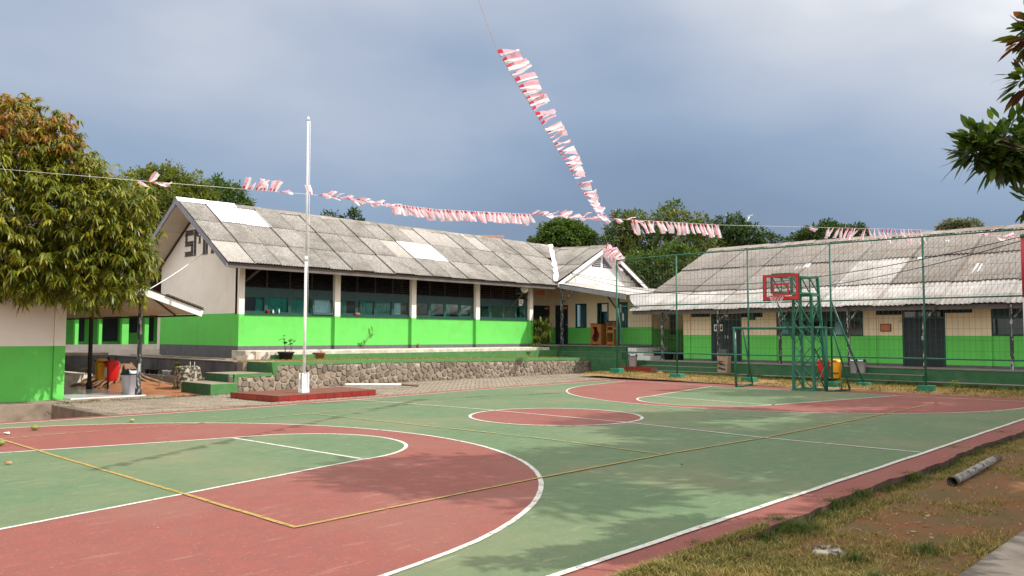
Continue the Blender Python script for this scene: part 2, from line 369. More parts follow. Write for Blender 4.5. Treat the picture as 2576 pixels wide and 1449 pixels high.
mb.build('faded_court_line', M['yellow_faded'], kind='structure')

def grid_sheet(name, x0, x1, y0, y1, nx, ny, zf, m_, trim=None, **k):
    mb = MB(); V = []
    for j in range(ny + 1):
        for i in range(nx + 1):
            x = x0 + (x1 - x0) * i / nx; y = y0 + (y1 - y0) * j / ny
            if trim: y = min(y, trim(x))
            V.append((x, y, zf(x, y)))
    F = [(j * (nx + 1) + i, j * (nx + 1) + i + 1, (j + 1) * (nx + 1) + i + 1, (j + 1) * (nx + 1) + i) for j in range(ny) for i in range(nx)]
    mb.raw(V, F, 0, True); return mb.build(name, m_, kind='structure', **k)
def lawn_z(x, y):
    b = -.055 + (.05 * max(0, mnoise.noise((x * 2.2, y * 3, 9))) if y > -7.8 else 0) + .03 * mnoise.noise((x * .6, y * .6, 0)) + .015 * mnoise.noise((x * 2.3, y * 2.3, 4))
    if x < -6.2: b += .05 * min(1, (-6.2 - x) / 2)
    if -6.5 < x < 6 and y > -8.0: b -= (.065 if x > -4.6 else .03) * (1 - abs(y + 7.58) / .34) if abs(y + 7.58) < .34 else 0
    return b
grid_sheet('lawn', -16, 24, -13.5, -7.40, 220, 44, lawn_z, M['lawn'], trim=lambda x: slab_edge(x) + .02)
mb = MB(); mb.poly([(-120, -140, -.12), (140, -140, -.12), (140, -13.4, -.12), (-120, -13.4, -.12)]); mb.poly([(24, -13.4, -.12), (140, -13.4, -.12), (140, -7, -.12), (24, -7, -.12)])
mb.build('field', M['lawn'], kind='structure')
def strip_z(x, y): return .055 + max(0, (y + 1) * .011) + .02 * mnoise.noise((x * 1.5, y * 1.5, 0)) + min(0, (x - 13.3) * .2)
grid_sheet('verge', 12.95, 16.8, -13, 9.7, 30, 140, strip_z, M['dry'])

# concrete path at the near right corner
pa, pb, pc = atz(2576, 1330, -.03), atz(2400, 1452, -.03), atz(2576, 1425, -.16)
mb = MB(); d = (Vector(pa) - Vector(pb)); d.z = 0; d.normalize(); nrm = Vector((d.y, -d.x, 0))
A = Vector(pb) - d * 4; B = Vector(pa) + d * 14
if nrm.y > 0: nrm = -nrm
W2 = .40
mb.hexa([A + Vector((0, 0, -.3)), A + nrm * W2 + Vector((0, 0, -.3)), B + nrm * W2 + Vector((0, 0, -.3)), B + Vector((0, 0, -.3))], [A, A + nrm * W2, B + nrm * W2, B])
M['path'] = mat('path', (.150, .128, .108), (.112, .094, .078), scale=3, rough=.9, detail=9, c3=(.09, .075, .06), s3=1.5, bump=.2, flecks=(((.05, .04, .03), 20., .64, .72, .5, (1, 1, 1)),))
mb.build('concrete_path', M['path'], bevel=.015, kind='structure')

# ------------------------------------------------------------------ block paving between court and stone wall
P0 = [(-1.6, 10.95), (.1, 11.2), (4.6, 11.8), (17.3, 11.8)]            # foot of the stone wall
def wallfoot(x):
    for (a, b), (c, d_) in zip(P0, P0[1:]):
        if x <= c: return b + (d_ - b) * (x - a) / (c - a)
    return 11.8
def court_far(x): return farline(x) + .48 + (.2 * (x - 6) / 7 if x > 6 else 0)
mb = MB()
xs = [-6.2 + i * .4 for i in range(56)]
low = [(x, court_far(x)) for x in xs]; hi_ = [(x, max(wallfoot(x) + .1, 10.6) if x > -2 else 10.6) for x in xs]
for (a, b), (c, e_), (p, q), (r_, s_) in zip(low, low[1:], hi_, hi_[1:]): mb.poly([(a, b, -.006), (c, e_, -.006), (r_, s_, -.006), (p, q, -.006)])
mb.poly([(-6.2, low[0][1], -.006), (-6.2, 10.6, -.006), (-6.2, 10.6, -.35), (-6.2, low[0][1], -.35)])
paving = mb.build('paving', M['sand'], kind='structure')
pts = []
bw, bh = .205, .103
j = 0; y = 6.95
while y < 11.9:
    x = -6.2 + (.1 if j % 2 else 0)
    while x < 15.0:
        if court_far(x) + .02 < y and y + bh < (wallfoot(x) - .03 if x > -2 else 10.6) and not (-2.35 < x + .1 < 1.45 and 7.3 < y < 9.45): pts.append((x, y))
        x += bw
    y += bh; j += 1
pts.sort(key=lambda p: (p[0] + 13.035) ** 2 + (p[1] + 10.866) ** 2)
def paver_mesh(mb, x, y, z):
    w, h_, c = bw - .008, bh - .008, .008
    b = [(x, y, -.02), (x + w, y, -.02), (x + w, y + h_, -.02), (x, y + h_, -.02)]; tp_ = [(x + c, y + c, z), (x + w - c, y + c, z), (x + w - c, y + h_ - c, z), (x + c, y + h_ - c, z)]
    mb.raw(b + tp_, [(4, 5, 6, 7), (0, 1, 5, 4), (1, 2, 6, 5), (2, 3, 7, 6), (3, 0, 4, 7)])
pm = MB(); paver_mesh(pm, 0, 0, .012); pme = pm.mesh('paver', M['paver'])
for x, y in pts[:300]:
    inst('paver', pme, paving, Matrix.Translation((x, y, random.uniform(-.004, .006))) @ Matrix.Rotation(random.gauss(0, .02), 4, 'Z') @ Matrix.Rotation(random.gauss(0, .012), 4, 'X'))
mb = MB()
for x, y in pts[300:]: paver_mesh(mb, x + random.gauss(0, .002), y + random.gauss(0, .002), .012 + random.uniform(-.004, .006))
mb.build('paver_field', M['paver_many'], paving, kind='stuff')

# ------------------------------------------------------------------ stone retaining wall with green coping
def wtop(x): return .86 if x < .2 else .86 - .03 * min(1, (x - .2) / 4.4) - (.16 * max(0, (x - 4.6)) / 12.6)
sw = thing('stone_wall', 'long retaining wall of brown fieldstones with green painted coping below the classroom', 'wall', (4.6, 11.8, 0))
seg = []; u = 0
for (a, b), (c, e_) in zip(P0, P0[1:]):
    ln = math.hypot(c - a, e_ - b); seg.append((u, u + ln, a, b, (c - a) / ln, (e_ - b) / ln)); u += ln
UL = u
def wp(u, z, out=0.):
    for (s0, s1, a, b, dx, dy) in seg:
        if u <= s1 or s1 == UL: return (a + dx * (u - s0) + dy * out, b + dy * (u - s0) - dx * out, z)
X2U = lambda x: next(s0 + (x - a) / dx for (s0, s1, a, b, dx, dy) in seg if x <= a + dx * (s1 - s0) + 1e-6 or s1 == UL)
def stone_top(u):
    x = wp(u, 0)[0]
    if x < -1.25: return .0
    if x < .12: return .46
    return wtop(x) - .10
mb = MB(); us = sorted(set([0, X2U(-1.25), X2U(.12)] + [UL * i / 60 for i in range(61)]))
for a, b in zip(us, us[1:]):
    mid = (a + b) / 2; t1 = stone_top(mid) + .02
    if t1 < .1: continue
    mb.hexa([wp(a, -.1), wp(b, -.1), wp(b, -.1, -.35), wp(a, -.1, -.35)], [wp(a, t1), wp(b, t1), wp(b, t1, -.35), wp(a, t1, -.35)])
mb.build('mortar_core', M['mortar'], sw)
seeds = []
for _ in range(7000):
    uu, zz = random.uniform(0, UL), random.uniform(-.06, .88)
    best = min(((uu - a) ** 2 / 1.3 + (zz - b) ** 2 for a, b in seeds), default=9)
    if best > (.135 + .075 * random.random()) ** 2: seeds.append((uu, zz))
def clip(poly, ax, ay, c):                       # keep ax*x+ay*y<=c
    out = []
    for (p, q) in zip(poly, poly[1:] + poly[:1]):
        fp, fq = ax * p[0] + ay * p[1] - c, ax * q[0] + ay * q[1] - c
        if fp <= 0: out.append(p)
        if fp * fq < 0: t_ = fp / (fp - fq); out.append((p[0] + (q[0] - p[0]) * t_, p[1] + (q[1] - p[1]) * t_))
    return out
cells = []
for i, (a, b) in enumerate(seeds):
    tp_ = stone_top(a)
    if b > tp_ - .01 or tp_ < .1: continue
    poly = [(a - .45, max(b - .45, -.03)), (a + .45, max(b - .45, -.03)), (a + .45, min(b + .45, tp_)), (a - .45, min(b + .45, tp_))]
    if a > X2U(.12): poly = clip(poly, -1, 0, -X2U(.14))
    if a < X2U(.12): poly = clip(poly, 1, 0, X2U(.12)); poly = clip(poly, -1, 0, -X2U(-1.2))
    for k, (c, d_) in enumerate(seeds):
        if k != i and abs(c - a) < .9:
            ax, ay = c - a, d_ - b; poly = clip(poly, ax, ay, (c * c - a * a + d_ * d_ - b * b) / 2)
            if len(poly) < 3: break
    if len(poly) < 3: continue
    ar = abs(sum(p[0] * q[1] - q[0] * p[1] for p, q in zip(poly, poly[1:] + poly[:1]))) / 2
    cells.append((ar, poly))
cells.sort(key=lambda c: -c[0])
def stone_into(mb, poly):
    cx = sum(p[0] for p in poly) / len(poly); cy = sum(p[1] for p in poly) / len(poly)
    sh = lambda k, dd: [(cx + (p[0] - cx) * k * (1 + random.gauss(0, .02)), cy + (p[1] - cy) * k * (1 + random.gauss(0, .02)), dd) for p in poly]
    g = random.uniform(.78, .94); o_ = random.uniform(.015, .045)
    A, B, C = sh(g, -.02), sh(g * .97, o_ * .7), sh(g * random.uniform(.66, .8), o_ + random.uniform(0, .012)); n = len(poly)
    V = [wp(p[0], p[1], p[2]) for p in A + B + C]; F = []
    for r_ in (0, 1):
        for k in range(n): F.append((r_ * n + k, r_ * n + (k + 1) % n, (r_ + 1) * n + (k + 1) % n, (r_ + 1) * n + k))
    F.append(tuple(2 * n + k for k in range(n))); mb.raw(V, F)
for ar, poly in cells[:300]:
    b_ = MB(); stone_into(b_, poly); b_.build('stone', M['stone'], sw)
mb = MB()
for ar, poly in cells[300:]: stone_into(mb, poly)
if mb.v: mb.build('small_stones', M['stone'], sw, kind='stuff')
mb = MB()                                        # coping, chipped along its lower edge
us = [X2U(.10) + (UL - .75 - X2U(.10)) * i / 110 for i in range(111)]
for a, b in zip(us, us[1:]):
    za, zb = wtop(wp(a, 0)[0]), wtop(wp(b, 0)[0]); la, lb = .105 + .02 * mnoise.noise((a * 3, 0, 0)), .105 + .02 * mnoise.noise((b * 3, 0, 0))
    mb.hexa([wp(a, za - la, .03), wp(b, zb - lb, .03), wp(b, zb - .1, -.25), wp(a, za - .1, -.25)], [wp(a, za, .022), wp(b, zb, .022), wp(b, zb, -.25), wp(a, za, -.25)])
mb.hexa([(.1, 11.19, .44), (.2, 11.17, .44), (.2, 11.5, .44), (.1, 11.5, .44)], [(.0, 11.17, .86), (.2, 11.16, .86), (.2, 11.5, .86), (.0, 11.5, .86)])
mb.build('coping', M['green_trim'], sw)

# ------------------------------------------------------------------ garden stairs at the left end of the wall
st = thing('garden_stairs', 'three big green painted concrete steps climbing to the terrace beside the stone wall', 'stairs', (-1.6, 11.4, 0))
def step(x0, x1, y0, y1, z0, z1, face):
    mb = MB(); mb.box(x0, x1, y0, y1, z0, z1, 0)
    for k, f in enumerate(mb.f[-6:]):
        if k == 1: mb.m[len(mb.m) - 6 + k] = 1
        if k == 5: mb.m[len(mb.m) - 6 + k] = 2  # riser turned from the sun: its shade is painted in as darker green
    mb.build('step', face, st, bevel=.012)
step(-2.12, -1.30, 10.75, 12.55, -.1, .31, [M['green_trim'], M['concrete'], M['green_step']])
step(-1.30, .02, 11.30, 12.75, -.1, .54, [M['green_trim'], M['concrete'], M['green_step']])
step(.02, .9, 11.48, 12.9, -.1, .85, [M['green_trim'], M['concrete'], M['green_step']])
mb = MB(); mb.box(-1.30, -1.2, 10.96, 11.05, 0, .54); mb.hexa([(-1.3, 10.98, .45), (.02, 11.15, .45), (.02, 11.2, .45), (-1.3, 11.03, .45)], [(-1.3, 10.97, .545), (.02, 11.15, .545), (.02, 11.2, .545), (-1.3, 11.03, .545)])
mb.build('edge_band', M['green_trim'], st)

# ------------------------------------------------------------------ terrace in front of the classroom block
mb = MB()
TX = [.2 + i * .6 for i in range(29)]
for a, b in zip(TX, TX[1:]):
    fa, fb = (wallfoot(a) + .2 if a > .2 else 11.3), (wallfoot(b) + .2 if b > .2 else 11.3)
    mb.poly([(a, fa, wtop(a) - .015), (b, fb, wtop(b) - .015), (b, 14.2, wtop(b) + .0), (a, 14.2, wtop(a) + .0)])
mb.poly([(.02, 11.3, .846), (.2, 11.3, .846), (.2, 14.2, .85), (.02, 14.2, .85)])
mb.build('terrace', M['dry'], kind='structure')
mb = MB(); mb.box(.0, .4, 12.9, 22.6, .5, .845); mb.box(.4, .9, 14.75, 22.5, .5, .875)
mb.build('side_walkway', M['concrete'], kind='structure')
mb = MB(); mb.box(1.6, 16.6, 13.75, 13.95, .6, 1.0, 0)
mb.build('green_kerb', M['green_trim'], bevel=.01, kind='structure')
mb = MB(); mb.box(1.05, 16.4, 13.95, 14.25, .6, 1.13, 0); mb.box(.85, 16.4, 14.25, 15.2, .6, 1.145, 0)
mb.build('walkway', M['cement_white'], bevel=.02, kind='structure')
mb = MB(); mb.hexa([(.75, 14.0, .8), (1.2, 13.95, .8), (1.2, 14.9, .8), (.8, 14.9, .8)], [(.85, 14.1, 1.0), (1.2, 13.98, 1.1), (1.2, 14.9, 1.12), (.9, 14.9, 1.08)])
mb.build('broken_walkway_end', M['cement_white'], bevel=.03, kind='structure')

# ------------------------------------------------------------------ dark rendered retaining wall, ledge, soil bed
mb = MB(); mb.box(-.14, .0, 12.95, 22.6, -.1, .815, 0); mb.box(-.16, .04, 13.2, 22.6, .815, .85, 1)
t_ = tag(mb.build('retaining_wall', [M['dark_plaster'], M['concrete_grey']], loc=(-.05, 17, 0), bevel=.008), 'low dark grey rendered wall with a pale top behind the soil bed', 'wall')
mb = MB(); mb.box(-.14, .0, 12.6, 12.949, .3, .83)
mb.build('wall_end', M['concrete'], t_)
mb = MB(); mb.box(-.50, -.141, 13.2, 22.0, -.1, .25)
tag(mb.build('plant_ledge', M['concrete_grey'], loc=(-.3, 17, 0), bevel=.01), 'low grey ledge at the foot of the dark wall where small pots stand', 'ledge')
grid_sheet('soil_bed', -5.4, -.10, 10.95, 23, 56, 90, lambda x, y: .0 + .05 * mnoise.noise((x * .9, y * .9, 2)) + .03 * mnoise.noise((x * 3, y * 3, 1)) + .25 * max(0, 1 - ((x + 2.1) ** 2 + ((y - 16.4) / 1.5) ** 2) / 1.4), M['soil'])
mb = MB(); mb.box(-3.3, -1.2, 10.35, 10.55, -.3, .01); mb.box(-3.3, -1.2, 10.75, 10.95, -.3, .0); mb.poly([(-3.3, 10.5, -.2), (-1.2, 10.5, -.2), (-1.2, 10.8, -.2), (-3.3, 10.8, -.2)])
mb.build('drain', M['concrete_dark'], kind='structure')
mb = MB(); mb.hexa([(-4.4, 16.5, -.1), (-2.9, 16.9, -.1), (-2.9, 19.6, -.1), (-5, 19.6, -.1)], [(-4.4, 16.6, .42), (-3.0, 16.95, .42), (-3.0, 19.6, .42), (-5, 19.6, .42)])
tag(mb.build('planter_box', M['cement_white'], loc=(-3.8, 18, 0), bevel=.03), 'whitewashed masonry planter box behind the covered walk and red bin', 'planter')

# ------------------------------------------------------------------ tiled flag podium and flagpole
pod = thing('flag_podium', 'low flag podium faced with dark red tiles at the court edge', 'podium', (-.4, 8.4, 0))
c0, c1, c2, c3 = Vector((-2.03, 7.38, 0)), Vector((1.2, 7.62, 0)), Vector((1.25, 9.3, 0)), Vector((-2.22, 9.45, 0))
Z = Vector((0, 0, .14))
mb = MB(); i_ = lambda a, b: a + (b - a).normalized() * .012
k0, k1, k2, k3 = (c + (Vector((-.4, 8.4, 0)) - c).normalized() * .014 for c in (c0, c1, c2, c3))
mb.hexa([k0, k1, k2, k3], [k0 + Z, k1 + Z, k2 + Z, k3 + Z]); mb.build('core', M['grout'], pod)
mb = MB(); mb.hexa([c0 + Z, c1 + Z, c2 + Z, c3 + Z], [c0 + Z * 1.1, c1 + Z * 1.1, c2 + Z * 1.1, c3 + Z * 1.1]); mb.build('deck', M['red_dusty'], pod)
for a, b, n in ((c0, c1, 11), (c3, c0, 7)):
    for k in range(n):
        p = a + (b - a) * (k + .02) / n; q = a + (b - a) * (k + .98) / n; d = (b - a).normalized(); o_ = Vector((d.y, -d.x, 0)) * (.004 + random.uniform(0, .003)); i2 = -Vector((d.y, -d.x, 0)) * .012
        mb = MB(); lo_, hi2 = Vector((0, 0, .008)), Vector((0, 0, .137)); mb.hexa([p + i2 + lo_, q + i2 + lo_, q + o_ + lo_, p + o_ + lo_], [p + i2 + hi2, q + i2 + hi2, q + o_ + hi2, p + o_ + hi2]); mb.build('tile', M['red_tile'], pod)
M['white_paint'] = mat('white_paint', (.78, .78, .77), (.70, .70, .69), scale=4, rough=.45, detail=6, spec=.4)
M['galv'] = mat('galv', (.55, .56, .57), (.45, .46, .47), scale=6, rough=.35, metal=.6)
pp = atz(764, 988, .15); px_, py_ = pp.x, pp.y
fp = thing('flagpole', 'tall bare white flagpole standing in a white steel clamp on the red podium', 'flagpole', (px_, py_, .15))
mb = MB(); zt1, zt2 = aty(771, 655, py_).z, aty(776, 294, py_).z; mb.tube([(px_, py_, .22), (px_, py_, zt1)], .037, 14); mb.tube([(px_, py_, zt1 - .02), (px_, py_, zt1 + .10)], .044, 14); mb.tube([(px_, py_, zt1 + .05), (px_ - .01, py_, zt2 - .1)], .028, 14); mb.tube([(px_ - .01, py_, zt2 - .1), (px_ - .01, py_, zt2)], [.042, .02], 12); mb.build('pole', M['white_paint'], fp)
mb = MB()
for dx, dy in ((-.085, -.07), (.085, -.07), (.085, .07), (-.085, .07)): mb.box(px_ + dx - .022, px_ + dx + .022, py_ + dy - .022, py_ + dy + .022, .2, .68)
mb.box(px_ - .07, px_ + .07, py_ - .062, py_ - .055, .25, .64); mb.box(px_ - .062, px_ + .062, py_ + .05, py_ + .06, .3, .36); mb.build('clamp', M['white_paint'], fp, bevel=.006)
mb = MB(); mb.box(px_ - .115, px_ + .115, py_ - .10, py_ + .10, .152, .25); mb.build('base_plate', M['white_paint'], fp, bevel=.01)
mb = MB(); mb.tube([(px_ + .03, py_ - .085, 1.2), (px_ + .02, py_ - .06, zt2 - .12)], .005, 5); mb.tube([(px_, py_ - .07, 1.15), (px_ + .06, py_ - .1, 1.2), (px_, py_ - .07, 1.28)], .012, 6); mb.build('halyard', M['white_paint'], fp)
# ================================================================== buildings
M['green_wall'] = mat('green_wall', (.112, .53, .088), (.128, .55, .10), scale=1.2, rough=.75, detail=8, c3=(.12, .475, .085), s3=1.8, flecks=(((.14, .32, .08), 3., .56, .80, .5, (1, 1, .22)), ((.22, .40, .14), 26., .70, .76, .35, (1, 1, 1))))
M['cream_wall'] = mat('cream_wall', (.80, .755, .69), (.77, .72, .65), scale=1.2, rough=.8, detail=8, c3=(.74, .68, .60), s3=1.7, flecks=(((.46, .38, .29), 3.2, .62, .84, .35, (1, 1, .2)),))
M['cream_yellow'] = mat('cream_yellow', (.80, .67, .48), (.75, .62, .44), scale=1.5, rough=.8, detail=8, flecks=(((.46, .36, .24), 3.2, .62, .84, .35, (1, 1, .2)),))
M['plinth'] = mat('plinth', (.10, .10, .11), (.13, .13, .14), scale=4, rough=.85, detail=8)
M['white_wall'] = mat('white_wall', (.80, .79, .77), (.70, .67, .63), scale=1.5, rough=.8, detail=8, c3=(.60, .55, .48), s3=1.2)
M['inner'] = mat('inner', (.30, .27, .23))
M['frame'] = mat('frame', (.012, .055, .048), (.02, .07, .06), scale=5, rough=.5, detail=6)
M['board'] = mat('board', (.022, .048, .052), (.03, .062, .065), scale=2, rough=.6, detail=6)
M['slat'] = mat('slat', (.022, .020, .02), (.04, .035, .032), scale=6, rough=.7)
M['door'] = mat('door', (.016, .024, .03), (.022, .034, .04), scale=3, rough=.5, detail=6)
M['glass'] = glassmat('glass', (.8, .9, .88), .0)
M['dark_glass'] = mat('dark_glass', (.012, .014, .014), rough=.06, spec=.8)
M['curtain'] = mat('curtain', (.015, .26, .22), (.02, .20, .18), scale=5, rough=.9)
M['curtain_pale'] = mat('curtain_pale', (.42, .62, .72), (.35, .52, .62), scale=5, rough=.9)
M['curtain_blue'] = mat('curtain_blue', (.06, .20, .34), (.05, .15, .26), scale=5, rough=.9)
M['fascia'] = mat('fascia', (.17, .175, .20), (.22, .22, .245), scale=3, rough=.7, detail=8)
M['fascia_white'] = mat('fascia_white', (.78, .78, .77), (.66, .64, .61), scale=3, rough=.7, detail=8)
M['fascia_brown'] = mat('fascia_brown', (.10, .085, .08), (.15, .13, .12), scale=3, rough=.8, detail=8)
M['soffit'] = mat('soffit', (.62, .55, .47), (.56, .49, .41), scale=1.2, rough=.85, detail=8)
M['timber'] = mat('timber', (.06, .045, .035), (.09, .065, .05), scale=4, rough=.85, detail=6)
M['deck'] = mat('deck', (.09, .075, .065), rough=.9)
M['roof'] = mat('roof', (.32, .30, .275), (.19, .176, .16), scale=11, rough=.9, detail=10, rnd=.13, c3=(.15, .134, .118), s3=1.1, lo=.33, hi=.62)
M['roof_right'] = mat('roof_right', (.275, .25, .228), (.185, .166, .15), scale=7, rough=.9, detail=10, rnd=.12, c3=(.19, .15, .12), s3=.9)
M['roof_pale'] = mat('roof_pale', (.46, .44, .425), (.34, .315, .295), scale=2.6, rough=.85, detail=10, rnd=.14, c3=(.29, .255, .225), s3=.9)
M['roof_beige'] = mat('roof_beige', (.38, .355, .325), (.30, .28, .255), scale=5, rough=.9, detail=9, rnd=.05)
M['roof_white'] = mat('roof_white', (.84, .84, .83), (.80, .80, .79), scale=2, rough=.5, detail=5, rnd=.02)
M['ridge'] = mat('ridge', (.31, .27, .235), (.19, .165, .14), scale=3, rough=.9, detail=9, rnd=.25)
M['tarp'] = mat('tarp', (.30, .295, .29), (.24, .235, .23), scale=3, rough=.6, detail=6)
M['floor_tile'] = mat('floor_tile', (.66, .66, .65), (.60, .60, .59), scale=1, rough=.18, spec=.5)
M['post'] = mat('post', (.018, .017, .018), (.03, .028, .028), scale=5, rough=.6, detail=6)
M['post_worn'] = mat('post_worn', (.03, .035, .036), (.38, .38, .36), scale=14, rough=.7, detail=9, lo=.52, hi=.6, stretch=(1, 1, .35))
M['paper'] = mat('paper', (.78, .77, .73)); M['ink'] = mat('ink', (.04, .04, .05))
M['vent_bar'] = mat('vent_bar', (.17, .15, .125)); M['orange_sign'] = mat('orange_sign', (.62, .20, .08), (.55, .18, .07), scale=5); M['pink_sign'] = mat('pink_sign', (.62, .26, .28), (.56, .22, .25), scale=5)

def wall(mb, axis, plane, th, u0, u1, zs, holes=()):
    """wall along axis from plane to plane+th; zs = [(z top, material)...] starting at its foot zs[0]; holes = (u0,u1,z0,z1)"""
    U = sorted(set([u0, u1] + [q for h_ in holes for q in h_[:2] if u0 < q < u1])); Zs = [z for z, _ in zs]
    ZZ = sorted(set(Zs + [q for h_ in holes for q in h_[2:] if Zs[0] < q < Zs[-1]]))
    for a, b in zip(U, U[1:]):
        run = None
        for c, d in zip(ZZ, ZZ[1:]):
            mu, mz = (a + b) / 2, (c + d) / 2
            if any(h_[0] < mu < h_[1] and h_[2] < mz < h_[3] for h_ in holes): continue
            mi = next(mm for z, mm in zs[1:] if mz < z)
            if axis == 'x': mb.box(a, b, plane, plane + th, c, d, mi)
            else: mb.box(plane, plane + th, a, b, c, d, mi)

def corr(w, ln, waves, amp, seg=4, name='roof_sheet', mats=None, ragged=0):
    n = waves * seg; V, F = [], []
    for j in (0, 1):
        for i in range(n + 1): V.append((-w / 2 + w * i / n, -ln * j, amp * math.cos(2 * math.pi * i / seg)))
    for i in range(n): F.append((i, n + 1 + i, n + 2 + i, i + 1))
    # turned-down lower edge gives the sheet its thickness
    for i in range(n + 1): V.append((-w / 2 + w * i / n, -ln, amp * math.cos(2 * math.pi * i / seg) - .012))
    for i in range(n): F.append((n + 1 + i, 2 * n + 2 + i, 2 * n + 3 + i, n + 2 + i))
    mb = MB(); mb.raw(V, F, 0, True); return mb.mesh(name, mats)
def slope_frame(along, down):
    """matrix columns: sheet x = along the eave, -y = down the slope, z = outward normal"""
    x = Vector(along).normalized(); y = -Vector(down).normalized(); z = x.cross(y)
    if z.z < 0: x = -x; z = x.cross(y)
    return Matrix((x, y, z)).transposed().to_4x4()
def sheets(roof, meshes, start, along, down, w, ncol, rows, pick, over=.10, name='roof_sheet', skip=None):
    """rows = list of (distance down the slope, length); pick(row, col) -> mesh key"""
    a, d = Vector(along).normalized(), Vector(down).normalized(); Fm = slope_frame(along, down); nrm = Vector((Fm[0][2], Fm[1][2], Fm[2][2]))
    for ri, (s, ln) in enumerate(rows):
        for c in range(ncol):
            if skip and skip(ri, c): continue
            p = Vector(start) + a * (w * (c + .5)) + d * s + nrm * (.032 + .022 * (c % 2) + random.uniform(0, .008))
            mw = Fm.copy(); mw.translation = p
            mw = mw @ Matrix.Rotation(R(-.95) + random.gauss(0, .0025), 4, 'X') @ Matrix.Rotation(random.gauss(0, .004), 4, 'Z')
            me = meshes[pick(ri, c)]
            inst(name, me, roof, mw @ Matrix.Scale((ln + over) / 1.0, 4, (0, 1, 0)))
def ridge_caps(roof, p, q, n, half_w, drop, m_, name='ridge_cap', waves=0):
    p, q = Vector(p), Vector(q); d = (q - p) / n; dn = d.normalized(); side = dn.cross(Vector((0, 0, 1))).normalized()
    for k in range(n):
        a, b = p + d * (k - .03) + Vector((0, 0, .03 + random.uniform(0, .03))), p + d * (k + 1.03) + Vector((0, 0, .04 + random.uniform(0, .035)))
        mb = MB()
        prof = [(-half_w, -drop), (-half_w * .5, -drop * .45), (-.05, .0), (.05, 0), (half_w * .5, -drop * .45), (half_w, -drop)]
        A = [a + side * x + Vector((0, 0, z)) for x, z in prof]; B = [b + side * x + Vector((0, 0, z)) for x, z in prof]
        for i in range(len(prof) - 1): mb.poly([A[i], B[i], B[i + 1], A[i + 1]])
        for i in range(len(prof) - 1): mb.poly([A[i + 1] - Vector((0, 0, .015)), B[i + 1] - Vector((0, 0, .015)), B[i] - Vector((0, 0, .015)), A[i] - Vector((0, 0, .015))])
        mb.build(name, m_, roof)

# ------------------------------------------------------------------ classroom block (long facade towards the court)
X0, X1, YF, YB = .91, 16.0, 15.0, 20.85
FZ, GZ, PZ = 1.14, 2.385, 1.29                      # floor, top of green paint, top of plinth
cb = thing('classroom_block', 'long cream and bright green classroom building with louvred windows and grey corrugated roof', 'school building', (8.5, 15, 1.1))
colx = [1.10, 4.82, 8.57, 12.27, 15.94]
mb = MB(); HT = 4.62
wall(mb, 'x', YF, .15, X0 + .15, 16.06, [(.9, 2), (PZ, 2), (GZ, 0)])      # apron below the windows
wall(mb, 'y', X0, .15, YF, YB, [(.7, 2), (1.30, 2), (2.42, 0), (4.2, 1)])      # gable end
mb.poly([(X0, YF, 4.2), (X0, YF, 4.55), (X0, 17.9, 6.42), (X0, YB, 4.5), (X0, YB, 4.2)], 1); mb.poly([(X0 + .15, YF, 4.2), (X0 + .15, YB, 4.2), (X0 + .15, YB, 4.5), (X0 + .15, 17.9, 6.42), (X0 + .15, YF, 4.55)], 1)
wall(mb, 'x', YB, .15, X0, 24, [(.9, 2), (PZ, 2), (GZ, 0), (4.4, 1)])
wall(mb, 'y', 16.06, -.15, YF + .15, 16.2, [(.9, 2), (PZ, 2), (GZ, 0), (4.1, 1)])
mb.build('wall', [M['green_wall'], M['cream_wall'], M['plinth']], cb)
mb = MB(); mb.box(X0 + .15, 23, YF + .15, YB, FZ - .3, FZ); mb.box(8.5, 8.6, YF + .5, YB, FZ, 4.5); mb.box(X0 + .2, 23, 19.4, 19.5, FZ, 4.4); mb.build('interior', M['inner'], cb)
for i, x in enumerate(colx):
    w = .24
    mb = MB(); xa, xb = (X0, x + .02) if i == 0 else (x, x + w) if i < 4 else (x - .09, x + .15)
    mb.box(xa, xb, YF - .12, YF - .003, 1.0, PZ, 2); mb.box(xa, xb, YF - .12, YF - .003, PZ, GZ, 0); mb.box(xa, xb, YF - .12, YF + .14, GZ, 4.40, 1)
    mb.build('column', [M['green_wall'], M['cream_wall'], M['plinth']], cb)
# windows, transom board and louvres, bay by bay
def wavy_curtain(mb, x0, x1, y, z0, z1, amp=.025, n=None, gather=0.):
    n = n or max(8, int((x1 - x0) / .035)); ph = random.uniform(0, 6)
    T = [(x0 + (x1 - x0) * i / n, y + amp * math.sin(i * 1.7 + ph) + .012 * math.sin(i * .6), z1 - .015 * abs(math.sin(i * .45 + ph))) for i in range(n + 1)]
    B_ = [(x0 + (x1 - x0) * (i / n) * (1 - gather) + (x1 - x0) * gather * .5, y + amp * 1.2 * math.sin(i * 1.7 + ph + .3), z0) for i in range(n + 1)]
    k = len(mb.v); mb.raw(T + B_, [(i, n + 1 + i, n + 2 + i, i + 1) for i in range(n)], 0, True)
slat_me = {}
WT, BT, LT = 3.05, 3.34, 4.12
curt = [[('r', .4, 0), ('f', 1, 0), ('f', .95, 0), ('f', 1, 1)], [('l', .55, 0), ('r', .75, 0), ('f', .95, 0), ('l', .6, 1)], [('n', 0, 0), ('l', .4, 0), ('l', .45, 0), ('f', 1, 0)], [('f', 1, 0), ('f', .95, 0), ('f', 1, 0), ('r', .6, 0)]]
